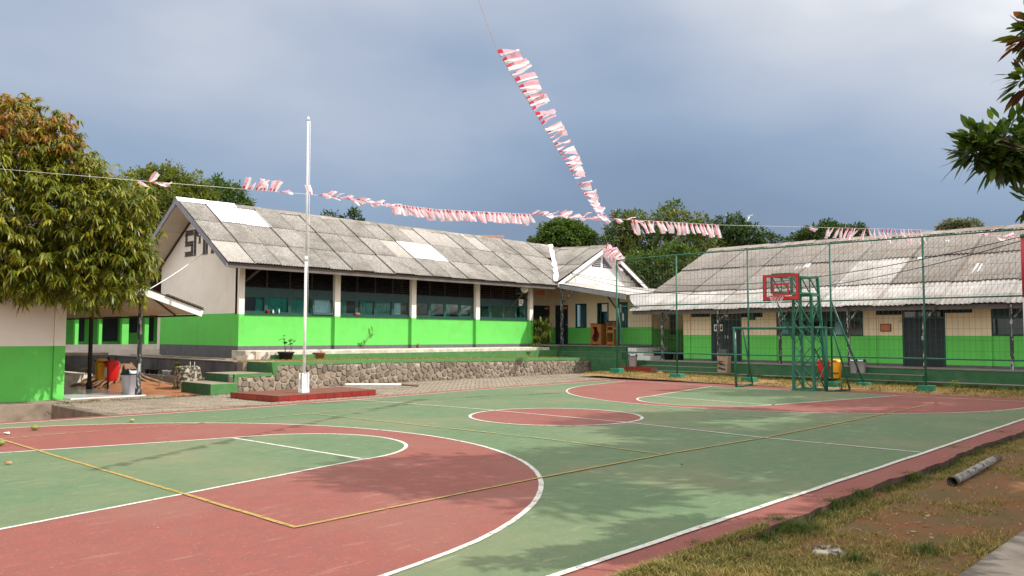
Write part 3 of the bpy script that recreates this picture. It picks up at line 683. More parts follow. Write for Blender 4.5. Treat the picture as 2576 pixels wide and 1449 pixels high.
for i in range(4):
    a = colx[i] + (.02 if i == 0 else .24); b = colx[i + 1] - (.09 if i == 3 else 0)
    yy = YF + .03; w4 = (b - a) / 4
    mb = MB(); mb.box(a, b, yy, yy + .07, WT, BT); mb.build('transom_board', M['board'], cb)
    mb = MB(); mb.box(a - .01, b + .01, YF - .05, YF + .12, GZ + .001, GZ + .045); mb.build('sill', M['frame'], cb)
    lf = MB()
    for k in range(5): x = a + w4 * k; lf.box(max(a, x - .025), min(b, x + .025), yy, yy + .08, BT, LT)
    lf.box(a, b, yy + .001, yy + .079, LT, LT + .06); lf.build('louvre_frame', M['slat'], cb)
    for k in range(4):
        xa, xb = a + w4 * k + .027, a + w4 * (k + 1) - .027
        key = round(xb - xa, 3)
        if key not in slat_me:
            q = MB(); q.hexa([(0, 0, .0), (xb - xa, 0, .0), (xb - xa, .012, .01), (0, .012, .01)], [(0, .075, .05), (xb - xa, .075, .05), (xb - xa, .087, .06), (0, .087, .06)]); slat_me[key] = q.mesh('louvre_slat', M['slat'])
        for j in range(9): inst('louvre_slat', slat_me[key], cb, Matrix.Translation((xa, yy + .0, BT + .02 + j * .083)))
        # casement
        fr = MB(); t_ = .055; z0, z1 = GZ + .045, WT; casement = k in (0, 3)
        if casement: t_ = .085
        xa, xb = a + w4 * k, a + w4 * (k + 1)
        fr.box(xa, xa + t_, yy, yy + .06, z0, z1); fr.box(xb - t_, xb, yy, yy + .06, z0, z1); fr.box(xa + t_, xb - t_, yy, yy + .06, z0, z0 + t_); fr.box(xa + t_, xb - t_, yy, yy + .06, z1 - t_ * .7, z1)
        if casement and i == 0 and k == 3:                       # this one stands slightly open
            fr.v = [(x, y - .11 * (z1 - z) / (z1 - z0), z) for x, y, z in fr.v]
        fw_ = fr.build('window', M['frame'], cb)
        g = MB(); g.box(xa + t_ + .001, xb - t_ - .001, yy + .025, yy + .031, z0 + t_, z1 - t_ * .7)
        if casement and i == 0 and k == 3: g.v = [(x, y - .11 * (z1 - z) / (z1 - z0), z) for x, y, z in g.v]
        g.build('pane', M['glass'], fw_)
        side, frac, pale = curt[i][k]
        if side != 'n':
            cxa, cxb = (xa + .03, xa + .03 + (w4 - .06) * frac) if side in 'lf' else (xb - .03 - (w4 - .06) * frac, xb - .03)
            c_ = MB(); wavy_curtain(c_, cxa, cxb, yy + .11, z0 - .02, z1 - .03); c_.build('curtain', M['curtain_pale'] if pale else M['curtain'], fw_)
mb = MB(); mb.box(X0, 16.06, YF - .02, YF + .15, LT + .06, 4.60); mb.build('wall_plate', M['slat'], cb)
# ventilation letters SMPN cut as block grilles in the gable
mb = MB(); grille = MB()
def vent(y0, y1, z0, z1):                            # y0>y1: reads left to right for the camera
    xg = X0 - .012
    mb.box(xg, X0 - .002, y1, y0, z0, z1)
    ny = max(1, round((y0 - y1) / .155)); nz_ = max(1, round((z1 - z0) / .155))
    for a in range(ny):
        for b in range(nz_):
            ya, za = y1 + (y0 - y1) * a / ny, z0 + (z1 - z0) * b / nz_; dy, dz = (y0 - y1) / ny, (z1 - z0) / nz_
            for t in (.26, .74): grille.box(xg - .014, xg - .001, ya + dy * t - .009, ya + dy * t + .009, za + .012, za + dz - .012)
            grille.box(xg - .016, xg - .001, ya + .01, ya + dy - .01, za + dz * .5 - .008, za + dz * .5 + .008)
    grille.box(xg - .02, xg - .001, y1 - .02, y0 + .02, z1, z1 + .022); grille.box(xg - .02, xg - .001, y1 - .02, y0 + .02, z0 - .022, z0)
for q in ((19.0, 18.36, 5.40, 5.56), (19.0, 18.84, 5.16, 5.38), (19.0, 18.36, 5.00, 5.14), (18.52, 18.36, 4.78, 4.98), (19.0, 18.36, 4.62, 4.76),
          (18.30, 18.12, 4.62, 5.56), (18.10, 17.94, 5.32, 5.56), (17.92, 17.78, 5.05, 5.30), (17.58, 17.42, 4.62, 5.40), (17.38, 17.22, 4.62, 5.30),
          (16.95, 16.75, 4.62, 5.2), (16.73, 16.4, 4.95, 5.1), (15.9, 15.7, 4.62, 4.9)): vent(*q)
vg = mb.build('vent_letters', M['ink'], cb); grille.build('vent_bars', M['vent_bar'], vg)
# roof
SLP = 2.52 / 3.83; EY, EZ, RY, RZ = 14.07, 4.06, 17.9, 6.58
mb = MB()
def slab(mb, a, b, c, d, t=.05, mi=0):
    n_ = (Vector(b) - Vector(a)).cross(Vector(d) - Vector(a)).normalized()
    if n_.z < 0: n_ = -n_
    lo_ = [Vector(p) - n_ * t for p in (a, b, c, d)]; mb.hexa(lo_, [Vector(p) for p in (a, b, c, d)], mi)
slab(mb, (.1, EY + .06, EZ + .03), (17.0, EY + .06, EZ + .03), (20.8, RY, RZ - .02), (.1, RY, RZ - .02)); 
slab(mb, (X0 + .1, RY, RZ - .02), (25, RY, RZ - .02), (25, 23.2, 3.15), (X0 + .1, 23.2, 3.15))
roof = mb.build('roof', M['deck'], cb)
down = Vector((0, -3.83, -2.52)); SL = down.length
W1 = .995
wm = {k: corr(W1 + .05, 1.0, 10, .016, name='roof_sheet', mats=M[k]) for k in ('roof', 'roof_white', 'roof_beige')}
white = {(0, 1), (0, 2), (1, 9), (1, 10)}
sheets(roof, wm, (.02, RY, RZ), (1, 0, 0), down, W1, 21, [(.06, SL / 3 - .02), (SL / 3, SL / 3), (2 * SL / 3, SL / 3 - .06)],
       lambda r_, c: 'roof_white' if (r_, c) in white else ('roof_beige' if (r_, c) in ((2, 0), (0, 10), (0, 11), (0, 12), (0, 14), (1, 8)) else 'roof'),
       skip=lambda r_, c: c > (20, 18, 17)[r_])
wlong = {'roof': corr(W1 + .05, 1.0, 14, .011, name='roof_sheet', mats=M['roof'])}
dn2 = Vector((0, 5.3, -3.43)); L2 = dn2.length
sheets(roof, wlong, (.02, RY, RZ), (1, 0, 0), dn2, W1, 25, [(.06, L2 - .1)], lambda r_, c: 'roof')
ridge_caps(roof, (0, RY, RZ + .02), (2.2, RY, RZ + .02), 2, .26, .17, M['roof_white']); ridge_caps(roof, (2.2, RY, RZ + .01), (20.9, RY, RZ + .0), 17, .24, .15, M['ridge'])
mb = MB()                                           # barge boards and eave board
mb.hexa([(-.01, EY - .02, EZ - .18), (.03, EY - .02, EZ - .18), (.03, RY, RZ - .20), (-.01, RY, RZ - .20)], [(-.01, EY - .02, EZ + .0), (.03, EY - .02, EZ + .0), (.03, RY, RZ + .02), (-.01, RY, RZ + .02)])
mb.hexa([(-.01, RY, RZ - .20), (.03, RY, RZ - .20), (.03, 23.3, 2.95), (-.01, 23.3, 2.95)], [(-.01, RY, RZ + .02), (.03, RY, RZ + .02), (.03, 23.3, 3.13), (-.01, 23.3, 3.13)])
mb.build('barge_board', M['fascia'], cb)
mb = MB(); mb.box(.031, 17.0, EY + .03, EY + .07, EZ - .17, EZ - .01); mb.build('eave_board', M['fascia_brown'], cb)
for k, (y0, y1) in enumerate(((18.0, 19.2), (19.22, 20.4), (20.42, 21.6), (21.62, 23.1), (16.9, 17.86), (15.9, 16.88), (14.9, 15.88), (14.2, 14.88))):       # soffit sheets under the overhang at the gable
    zz = lambda y: RZ - .20 - abs(y - RY) * (SLP if y < RY else .647)
    mb = MB(); mb.hexa([(.032, y0, zz(y0)), (.905, y0, zz(y0)), (.905, y1, zz(y1)), (.032, y1, zz(y1))], [(.032, y0, zz(y0) + .02), (.905, y0, zz(y0) + .02), (.905, y1, zz(y1) + .02), (.032, y1, zz(y1) + .02)]); mb.build('soffit_sheet', M['soffit'], cb)
mb = MB(); zz = lambda y: RZ - .235 - abs(y - RY) * .647
mb.beam((.88, 18.0, zz(18.0)), (.88, 23.1, zz(23.1)), .05, .06); mb.build('purlin', M['timber'], cb)
mb = MB()
for x in (1.18,): mb.beam((x + .02, YF - .05, 3.55), (x + .28, EY + .2, 4.02), .06)
mb.build('eave_bracket', M['timber'], cb)
mb = MB()                                           # rear veranda wall corner seen past the gable
mb.box(1.5, 1.6, YB + .15, 22.6, 1.1, 3.2); mb.build('veranda_screen', M['cream_wall'], cb)

# ------------------------------------------------------------------ office wing with the white gable and lean-to porch
WX, GY = 19.0, 14.0
wg = thing('office_wing', 'cream and green office wing with white gable, blue curtained windows and a lean-to porch', 'school building', (19, 13, 1.2))
fz = 1.24
mb = MB()
w1, w2, w3 = (14.63, 13.91, 2.06, 3.27), (13.27, 12.56, 2.1, 3.28), (12.05, 11.44, 2.06, 3.29)
dr = (15.95, 15.10, 1.24, 3.22)
hl = [(b, a, c, d) for a, b, c, d in (w1, w2, w3, dr)]
wall(mb, 'y', WX, .15, 10.12, 14.3, [(1.0, 2), (1.28, 2), (2.09, 0), (3.44, 1)], hl); wall(mb, 'y', WX, .15, 14.3, 16.35, [(1.0, 2), (1.28, 2), (2.09, 0), (3.44, 1)], hl)
mb.hexa([(WX, 10.12, 3.44), (WX + .15, 10.12, 3.44), (WX + .15, 16.35, 3.44), (WX, 16.35, 3.44)], [(WX, 10.12, 3.50), (WX + .15, 10.12, 3.50), (WX + .15, 16.35, 4.15), (WX, 16.35, 4.15)], 1)
dk = (17.6, 18.9, fz, 3.2)
wall(mb, 'x', 16.2, .15, 15.9, WX, [(1.0, 2), (1.28, 2), (2.09, 0), (4.4, 1)], [dk])
nd = (20.6, 21.4, .75, 3.0)
wall(mb, 'x', 10.12, .15, WX + .15, 23, [(.3, 2), (.62, 2), (2.02, 0), (3.42, 1)], [(20.55, 21.15, 1.75, 3.1)])
mb.build('wall', [M['green_wall'], M['cream_yellow'], M['plinth']], wg)
mb = MB(); mb.box(WX + .15, 25, 10.3, 16.2, fz - .3, fz); mb.box(21.5, 21.6, 10.3, 16.2, fz, 3.9); mb.box(18.0, WX, 17.2, 17.3, fz, 4); mb.build('interior', M['inner'], wg)
def window_y(par, x, y0, y1, z0, z1, t=.06, cm=None, cf=(0, 1), muntin=None):
    fr = MB(); a, b = min(y0, y1), max(y0, y1)
    fr.box(x + .02, x + .1, a, a + t, z0, z1); fr.box(x + .02, x + .1, b - t, b, z0, z1); fr.box(x + .02, x + .1, a + t, b - t, z0, z0 + t); fr.box(x + .02, x + .1, a + t, b - t, z1 - t, z1)
    if muntin: fr.box(x + .03, x + .09, b - t - muntin - .04, b - t - muntin, z0 + t, z1 - t)
    f = fr.build('window', M['frame'], par); g = MB(); g.box(x + .055, x + .06, a + t, b - t, z0 + t, z1 - t); g.build('pane', M['glass'], f)
    if cm:
        q = MB(); wavy_curtain(q, a + t + (b - a) * (1 - cf[1]), b - t - (b - a) * cf[0], 0, z0, z1 - .03, amp=.02); q.v = [(x + .17 + y, xx, z) for xx, y, z in q.v]; q.build('curtain', M[cm], f)
    return f
window_y(wg, WX, *w1, cm='curtain_blue', cf=(.25, .95)); f2 = window_y(wg, WX, *w2, cm='curtain_blue', cf=(.35, 1), muntin=.12); f3 = window_y(wg, WX, *w3, cm='curtain_blue', cf=(0, .75))
mb = MB(); mb.box(WX + .045, WX + .053, 12.68, 13.0, 2.85, 3.22); mb.build('notice_paper', M['paper'], f2); mb = MB(); mb.box(WX + .045, WX + .053, 11.85, 12.02, 2.8, 3.2); mb.box(WX + .045, WX + .053, 11.7, 11.8, 2.4, 2.75); mb.build('notice_paper', M['paper'], f3)
mb = MB(); mb.box(WX + .03, WX + .09, 15.1, 15.95, fz, 3.22); d_ = mb.build('door', M['door'], wg)
mb = MB(); mb.box(WX + .01, WX + .029, 15.17, 15.25, 2.2, 2.24); mb.tube([(WX + .0, 15.2, 2.22), (WX + .03, 15.2, 2.22)], .015, 6); mb.build('handle', M['galv'], d_)
mb = MB(); mb.box(WX + .018, WX + .029, 15.2, 15.5, 3.02, 3.14); mb.build('name_plate', M['orange_sign'], d_)
mb = MB(); mb.box(17.6, 18.9, 16.23, 16.3, fz, 3.2); d_ = mb.build('door', M['door'], wg); mb = MB(); mb.box(18.5, 18.78, 16.205, 16.229, 3.0, 3.12); mb.build('name_plate', M['orange_sign'], d_)
mb = MB(); mb.box(20.55, 21.15, 10.15, 10.2, 1.75, 3.1); mb.build('narrow_window', M['door'], wg)
# gable and roof
mb = MB(); GXc, GR = 20.85, 6.28
bx0, bx1 = 17.3, 24.4
sl_ = (GR - 4.18) / (GXc - 16.92)
mb.poly([(bx0, GY + .35, 4.05), (bx1, GY + .35, 4.05), (bx1, GY + .35, GR - .12 - sl_ * (bx1 - GXc)), (GXc, GY + .35, GR - .12), (bx0, GY + .35, GR - .12 - sl_ * (GXc - bx0))][:5], 0)
mb.box(WX + .2, bx1, GY + .36, GY + .5, 2.0, 4.2); mb.box(bx0, WX + .19, GY + .36, GY + .5, 4.06, 4.2); mb.build('gable_wall', M['white_wall'], wg)
def gable_louvre(x0, x1, zb, zt_left, zt_right, n=6):
    f = MB(); f.poly([(x0, GY + .335, zb), (x1, GY + .335, zb), (x1, GY + .335, zt_right), (x0, GY + .335, zt_left)]); o = f.build('gable_louvre', M['ink'], wg)
    s_ = MB()
    for k in range(n):
        z = zb + .03 + k * .095
        fx = lambda zz_: (x0 + (zz_ - zt_left) / (zt_right - zt_left) * (x1 - x0)) if abs(zt_right - zt_left) > 1e-3 and zz_ > min(zt_left, zt_right) else None
        a, b = x0 + .02, x1 - .02; c = fx(z + .04)
        if c is not None:
            if zt_right > zt_left: a = max(a, c + .02)
            else: b = min(b, c - .02)
        if b - a > .05: s_.hexa([(a, GY + .30, z), (b, GY + .30, z), (b, GY + .31, z + .012), (a, GY + .31, z + .012)], [(a, GY + .328, z + .06), (b, GY + .328, z + .06), (b, GY + .333, z + .07), (a, GY + .333, z + .07)])
    s_.build('louvre_blades', M['fascia'], o)
gable_louvre(20.0, 20.75, 5.22, 5.28, 5.72); gable_louvre(20.95, 21.75, 5.2, 5.78, 5.24)
mb = MB()
for k in range(9):                                   # white vent blocks stepping down the right side
    z = 5.55 - k * .13
    for j in range(2): mb.box(21.75 + k * .12 + j * .17, 21.88 + k * .12 + j * .17, GY + .325, GY + .345, z - .05 - j * .1, z + .05 - j * .1)
mb.build('vent_block', M['roof_white'], wg)
mb = MB(); slab(mb, (16.95, GY + .02, 4.17), (GXc, GY + .02, GR - .03), (GXc, 18.1, GR + .12), (16.95, 18.1, 4.30)); slab(mb, (GXc, GY + .02, GR - .03), (24.75, GY + .02, 4.16), (24.75, 22, 4.2), (GXc, 22, GR + .1))
wroof = mb.build('roof', M['deck'], wg)
dnw = Vector((16.92 - GXc, 0, 4.2 - GR)); Lw = dnw.length
wm2 = {k: corr(W1 + .05, 1.0, 10, .016, name='roof_sheet', mats=M[k]) for k in ('roof', 'roof_beige')}
sheets(wroof, wm2, (GXc, GY, GR), (0, 1, .02), dnw, W1, 4, [(.06, Lw * .5), (Lw * .5, Lw * .5)], lambda r_, c: 'roof', skip=lambda r_, c: r_ == 1 and c > 2)
dne = Vector((24.75 - GXc, 0, 4.16 - GR))
sheets(wroof, wm2, (GXc, GY, GR), (0, 1, .02), dne, W1, 8, [(.06, dne.length * .98)], lambda r_, c: 'roof')
ridge_caps(wroof, (GXc, GY - .02, GR + .02), (GXc, 18.0, GR + .13), 4, .22, .14, M['ridge'])
mb = MB()
for xe, ze in ((16.88, 4.15), (24.8, 4.13)):
    mb.hexa([(xe, GY - .04, ze - .16), (GXc, GY - .04, GR - .22), (GXc, GY, GR - .22), (xe, GY, ze - .16)], [(xe, GY - .04, ze + .02), (GXc, GY - .04, GR), (GXc, GY, GR), (xe, GY, ze + .02)])
mb.build('barge_board', M['fascia_white'], wg)
mb = MB()
for k in range(8):
    x = 21.2 + k * .45; z = GR - .12 - sl_ * (x - GXc); mb.box(x, x + .05, GY + .02, GY + .36, z - .1, z - .04)
mb.build('rafter', M['timber'], wg)
mb = MB()                                           # ragged white cement bedding in the valley
a0, b0 = Vector((17.0, 14.12, 4.16)), Vector((20.85, 17.85, 6.5))
pl, pr_ = [], []
for k in range(15):
    t = k / 14; c = a0.lerp(b0, t) + Vector((0, 0, .10)); w = .13 + .20 * mnoise.noise((k * .9, 0, 3)) + (.12 if k < 3 else 0); w2 = .11 + .18 * mnoise.noise((k * .8, 5, 3))
    pl.append(c + Vector((-w, .0, .02))); pr_.append(c + Vector((w2, -.06, .09)))
for k in range(14): mb.poly([pl[k], pr_[k], pr_[k + 1], pl[k + 1]]); mb.poly([pl[k] - Vector((0, 0, .05)), pl[k], pl[k + 1], pl[k + 1] - Vector((0, 0, .05))])
mb.build('valley_cement', M['roof_white'], wg)
# lean-to porch
mb = MB()
A, B, C_, D = (16.95, GY + .2, 4.16), (16.95, 10.15, 3.50), (19.4, 10.2, 3.72), (24.3, GY + .35, 4.26)
slab(mb, B, C_, (19.4, GY + .35, 4.22), A, .03); slab(mb, C_, (24.3, 10.2, 3.72), D, (19.4, GY + .35, 4.22), .03)
lt = mb.build('porch_roof', M['deck'], wg)
mb = MB(); mb.hexa([(16.93, GY + .9, 4.10), (16.97, GY + .9, 4.10), (16.97, 10.14, 3.30), (16.93, 10.14, 3.30)], [(16.93, GY + .9, 4.26), (16.97, GY + .9, 4.26), (16.97, 10.14, 3.53), (16.93, 10.14, 3.53)]); mb.build('porch_fascia', M['fascia'], wg)
wm3 = corr(1.06, 1.0, 7, .02, name='roof_sheet', mats=M['roof_pale'])
for k in range(7):
    x = 17.45 + k * 1.02; up_ = Vector((x, GY + .3, 4.20 + .01 * k)); lo_ = Vector((x, 10.1, 3.52 + .09 * min(k, 2.4)))
    d_ = lo_ - up_; Fm = slope_frame((1, 0, .08 if k < 3 else 0), d_); Fm.translation = up_ + Vector((0, 0, .045 + .006 * (k % 2)))
    inst('roof_sheet', wm3, lt, Fm @ Matrix.Scale(d_.length, 4, (0, 1, 0)))
for (x, y, zt) in ((17.12, 13.95, 3.98), (17.12, 10.66, 3.52)):
    mb = MB(); mb.box(x - .05, x + .05, y - .05, y + .05, 1.2, zt); mb.beam((x, y - .02, zt - .75), (x + .02, y - .75, zt - .16) if y > 12 else (x, y + .62, zt + .02), .07, .05); mb.build('porch_post', M['post'] if y < 12 else M['post_worn'], wg)
# platform of the wing
mb = MB(); mb.box(16.95, WX + .1, 10.15, 16.3, .4, 1.19, 0); mb.box(16.2, 16.95, 13.9, 15.0, .4, 1.19, 0); mb.box(16.45, 16.949, 10.0, 13.6, .4, .95, 0)
mb.build('platform', M['green_step'], wg, bevel=.01)
mb = MB(); mb.box(16.9, WX, 10.15, 16.2, 1.192, 1.215); mb.box(15.9, 16.95, 13.95, 15.0, 1.19, 1.25); mb.build('platform_floor', M['concrete_grey'], wg)
tarp = MB(); nn = 12
Vt = []
for j in range(nn + 1):
    for i in range(nn + 1):
        s_, t = i / nn, j / nn; p = Vector((17.2, 10.08, 3.5)).lerp(Vector((19.4, 10.08, 3.68)), s_); q = Vector((17.05, 9.6, 2.95)).lerp(Vector((19.0, 9.5, 3.15)), s_)
        b = p.lerp(q, t); Vt.append(b + Vector((-.06 * math.sin(t * 9 + s_ * 3), .10 * math.sin(s_ * 11 + t * 5) * t, -.15 * math.sin(t * 3.1) * (1 - s_))))
tarp.raw(Vt, [(j * (nn + 1) + i, j * (nn + 1) + i + 1, (j + 1) * (nn + 1) + i + 1, (j + 1) * (nn + 1) + i) for j in range(nn) for i in range(nn)], 0, True)
tag(tarp.build('tarp', M['tarp'], loc=(18, 9.8, 3.2)), 'grey tarpaulin hung in the gap between the porch roof and the right roof', 'tarpaulin')
# ------------------------------------------------------------------ right classroom row (facing the court behind the fence)
RX, RF, RG = 18.0, .63, 1.73
S_ = 4032 / 2576
def cA(x, y): return ((2350 + x * .3106) / S_, (1150 + y * .3106) / S_)
def cB(x, y): return ((2800 + x * .3795) / S_, (1050 + y * .3795) / S_)
def cC(x, y): return ((3100 + x * .3796) / S_, (1150 + y * .3796) / S_)
def RY_(f, x, y=400): return atx(*f(x, y), RX).y
def RZ_(f, x, y): return atx(*f(x, y), RX).z
rb = thing('classroom_row', 'low cream and green classroom row behind the green fence with a wide corrugated roof', 'school building', (18, 2, .6))
yA0 = RY_(cA, 1105)
dA = (RY_(cA, 1835), RY_(cA, 1447), RF, 2.62); dB = (RY_(cC, 1640), RY_(cC, 1192), RF, 2.66)
vA1 = (RY_(cA, 1440), RY_(cA, 1197), 2.50, 2.66); vA2 = (RY_(cB, 533), RY_(cA, 1835), 2.46, 2.64); vB1 = (RY_(cC, 1190), RY_(cC, 907), 2.48, 2.66); vB2 = (RY_(cC, 1925), RY_(cC, 1640), 2.52, 2.68)
wA = (RY_(cC, 788), RY_(cB, 640), 1.70, 2.66); wB = (-8.6, RY_(cC, 2055), 1.72, 2.70)
yEnd = -12.
mb = MB()
wall(mb, 'y', RX, .15, yEnd, yA0, [(.3, 2), (RF + .09, 2), (RG, 0), (3.2, 1)], [dA, dB, vA1, vA2, vB1, vB2, wA, wB])
wall(mb, 'x', yA0, -.15, RX + .15, 30, [(.3, 2), (RF + .09, 2), (RG, 0), (2.6, 1)])
mb.poly([(RX + .15, yA0, 2.6), (30, yA0, 2.6), (30, yA0, 2.9), (24.1, yA0, 5.8), (RX + .15, yA0, 3.1)], 1)
for yy in (yA0 - .0, RY_(cB, 625), RY_(cC, 862), RY_(cC, 2045)):
    a, b = (yy - .33, yy) if yy == yA0 else (yy - .22, yy)
    mb.box(RX - .06, RX - .003, a, b, RF, RF + .09, 2); mb.box(RX - .06, RX - .003, a, b, RF + .09, RG, 0); mb.box(RX - .06, RX - .003, a, b, RG, 3.1, 1)
mb.build('wall', [M['green_wall'], M['cream_yellow'], M['plinth']], rb)
mb = MB(); mb.box(RX + .15, 30, yEnd, yA0 - .15, .3, RF); mb.box(22, 22.1, yEnd, yA0 - .16, RF, 4.); mb.build('interior', M['inner'], rb)
def door2(par, x, d, leaves=2, plate=True):
    w = (d[1] - d[0] - .12) / leaves
    f = MB(); f.box(x + .02, x + .12, d[0], d[0] + .06, d[2], d[3]); f.box(x + .02, x + .12, d[1] - .06, d[1], d[2], d[3]); f.box(x + .02, x + .12, d[0] + .06, d[1] - .06, d[3] - .32, d[3] - .27); f.build('door_frame', M['frame'], par)
    g = MB(); g.box(x + .06, x + .065, d[0] + .06, d[1] - .06, d[3] - .27, d[3]); g.build('fanlight', M['dark_glass'], par)
    out = []
    for k in range(leaves):
        a = d[0] + .06 + w * k; q = MB(); q.box(x + .05, x + .09, a + .004, a + w - .004, d[2] + .01, d[3] - .325)
        for zz0, zz1 in ((.12, .85), (.95, 1.6)):
            for t0, t1, u0, u1 in ((a + .08, a + w - .08, zz0, zz0 + .03), (a + .08, a + w - .08, zz1 - .03, zz1), (a + .08, a + .11, zz0 + .03, zz1 - .03), (a + w - .11, a + w - .08, zz0 + .03, zz1 - .03)): q.box(x + .038, x + .0495, t0, t1, d[2] + u0, d[2] + u1)
        o = q.build('door', M['door'], par); out.append((o, a, w))
        h_ = MB(); yy = a + w - .06 if k == 0 else a + .06; h_.box(x + .02, x + .05, yy - .015, yy + .015, d[2] + .95, d[2] + 1.08); h_.build('handle', M['galv'], o)
    return out
ds = door2(rb, RX, dA); door2(rb, RX, dB)
for (o, a, w), (px0, px1) in zip(ds[::-1], ((1487, 1525), (1562, 1596))):
    q = MB(); ya, yb = atx(*cA(px0, 450), RX + .03).y, atx(*cA(px1, 450), RX + .03).y; za, zb = atx(*cA(1505, 495), RX + .03).z, atx(*cA(1505, 410), RX + .03).z
    q.box(RX + .026, RX + .036, yb, ya, za, zb, 0); 
    q.lathe([(0, 0), (.06, .001), (.05, .003)], (0, 0, 0), 8); q.v[-24:] = [(RX + .0255 - z, (ya + yb) / 2 + x * .8, (za + zb) / 2 - .03 + y) for x, y, z in q.v[-24:]]; q.m[-(len(q.m) - 6):] = [1] * (len(q.m) - 6)
    q.box(RX + .0245, RX + .0258, (ya + yb) / 2 - .05, (ya + yb) / 2 + .02, (za + zb) / 2 + .02, (za + zb) / 2 + .09, 1)
    q.build('notice', [M['paper'], M['ink']], rb)
mb = MB(); yb, ya = atx(*cA(1660, 290), RX).y, atx(*cA(1600, 290), RX).y; mb.box(RX + .01, RX + .02, yb, ya, 2.50, 2.58); mb.build('name_plate', M['paper'], rb)
for v in (vA1, vA2, vB1, vB2):
    q = MB(); q.box(RX + .06, RX + .07, v[0], v[1], v[2], v[3], 0)
    for k in range(int((v[1] - v[0]) / .12)): q.box(RX + .03, RX + .06, v[0] + .06 + k * .12, v[0] + .075 + k * .12, v[2], v[3], 1)
    q.build('vent_grille', [M['ink'], M['frame']], rb)
def wband(par, x, w, n):
    wd = (w[1] - w[0]) / n
    b = MB(); b.box(x + .02, x + .1, w[0], w[1], w[3] - .33, w[3]); b.build('transom_board', M['board'], par)
    for k in range(n):
        a = w[0] + wd * k; t = .06; z1 = w[3] - .331; q = MB()
        q.box(x + .02, x + .1, a, a + t, w[2], z1); q.box(x + .02, x + .1, a + wd - t, a + wd, w[2], z1); q.box(x + .02, x + .1, a + t, a + wd - t, w[2], w[2] + t); q.box(x + .02, x + .1, a + t, a + wd - t, z1 - t, z1)
        o = q.build('window', M['frame'], par); g = MB(); g.box(x + .055, x + .06, a + t, a + wd - t, w[2] + t, z1 - t); g.build('pane', M['glass'], o)
        if k % 3 == 1:
            c_ = MB(); wavy_curtain(c_, a + .1, a + wd * .6, 0, w[2], z1, amp=.02); c_.v = [(x + .2 + y, xx, z) for xx, y, z in c_.v]; c_.build('curtain', M['curtain_pale'], o)
wband(rb, RX, wA, 5); wband(rb, RX, wB, 4)
q = MB(); ya, yb = atx(*cB(388, 515), RX).y, atx(*cB(458, 515), RX).y; za, zb = atx(*cB(420, 553), RX).z, atx(*cB(420, 478), RX).z
q.box(RX - .08, RX - .005, yb, ya, za, zb, 0); q.box(RX - .084, RX - .0805, yb + .03, ya - .03, za + .03, zb - .03, 1); q.build('meter_box', [M['frame'], M['green_step']], rb)
q = MB(); ya, yb = RY_(cC, 966, 370), RY_(cC, 1079, 370); za, zb = RZ_(cC, 1020, 410), RZ_(cC, 1020, 330); q.box(RX - .025, RX - .004, yb, ya, za, zb, 0); q.box(RX - .028, RX - .0255, yb + .03, ya - .03, za + .03, zb - .03, 1); q.build('picture_board', [M['timber'], M['orange_sign']], rb)
q = MB(); p = atx(*cC(1165, 300), RX); q.lathe([(.02, 0), (.045, .04), (.045, .08), (.02, .12)], (RX - .06, p.y, p.z - .06), 10); q.build('wall_lamp', M['paper'], rb)
# roof
REX, REZ, RRX, RRZ = 17.0, 2.78, 24.1, 6.05
mb = MB(); yN, yS = 9.85, -12.0
slab(mb, (REX + .06, yN - .04, REZ + .02), (REX + .06, yS, REZ + .02), (RRX, yS, RRZ - .02), (RRX, yN - .04, RRZ - .02)); slab(mb, (RRX, yN - .04, RRZ - .02), (RRX, yS, RRZ - .02), (31, yS, 2.9), (31, yN - .04, 2.9))
rroof = mb.build('roof', M['deck'], rb)
dnr = Vector((REX - RRX, 0, REZ - RRZ)); LR = dnr.length
W2_ = 1.04
rm = {k: corr(W2_ + .06, 1.0, 7, .016, name='roof_sheet', mats=M[k]) for k in ('roof_right', 'roof_pale')}
fr = LR / 7.1
sheets(rroof, rm, (RRX, yN, RRZ), (0, -1, 0), dnr, W2_, 21, [(.05, 2.58 * fr), (2.6 * fr, 2.6 * fr), (5.2 * fr, 1.88 * fr)], lambda r_, c: 'roof_pale' if r_ == 2 or (r_ == 1 and c in (8, 9)) else 'roof_right', over=.14)
sheets(rroof, rm, (RRX, yN, RRZ), (0, -1, 0), Vector((31 - RRX, 0, 2.9 - RRZ)), W2_, 21, [(.05, 7.4)], lambda r_, c: 'roof_right')
ridge_caps(rroof, (RRX, yN + .05, RRZ + .05), (RRX, yS, RRZ + .05), 20, .34, .17, M['ridge'])
# cement patches
for (x, y, sx, sy) in ((20.6, 3.9, .5, .12), (21.1, 3.6, .3, .15), (20.3, -2.2, .45, .12), (19.9, -3.2, .5, .14), (21.3, -.9, .25, .1), (18.3, 6.6, .3, .2), (22.9, -1.5, .1, .1)):
    z = REZ + (RRZ - REZ) * (x - REX) / (RRX - REX) + .065
    n_ = 9; mb = MB(); mb.poly([(x + sx * math.cos(2 * math.pi * k / n_) * (1 + .3 * math.sin(k * 2.3)), y + sy * math.sin(2 * math.pi * k / n_) * (1 + .3 * math.cos(k * 3.1)), z + .461 * sx * math.cos(2 * math.pi * k / n_) * (1 + .3 * math.sin(k * 2.3))) for k in range(n_)]); mb.build('cement_patch', M['roof_white'], rroof)
mb = MB(); mb.box(REX + .03, REX + .065, yS, yN - .02, REZ - .17, REZ - .005); mb.build('eave_board', M['fascia_brown'], rb); 
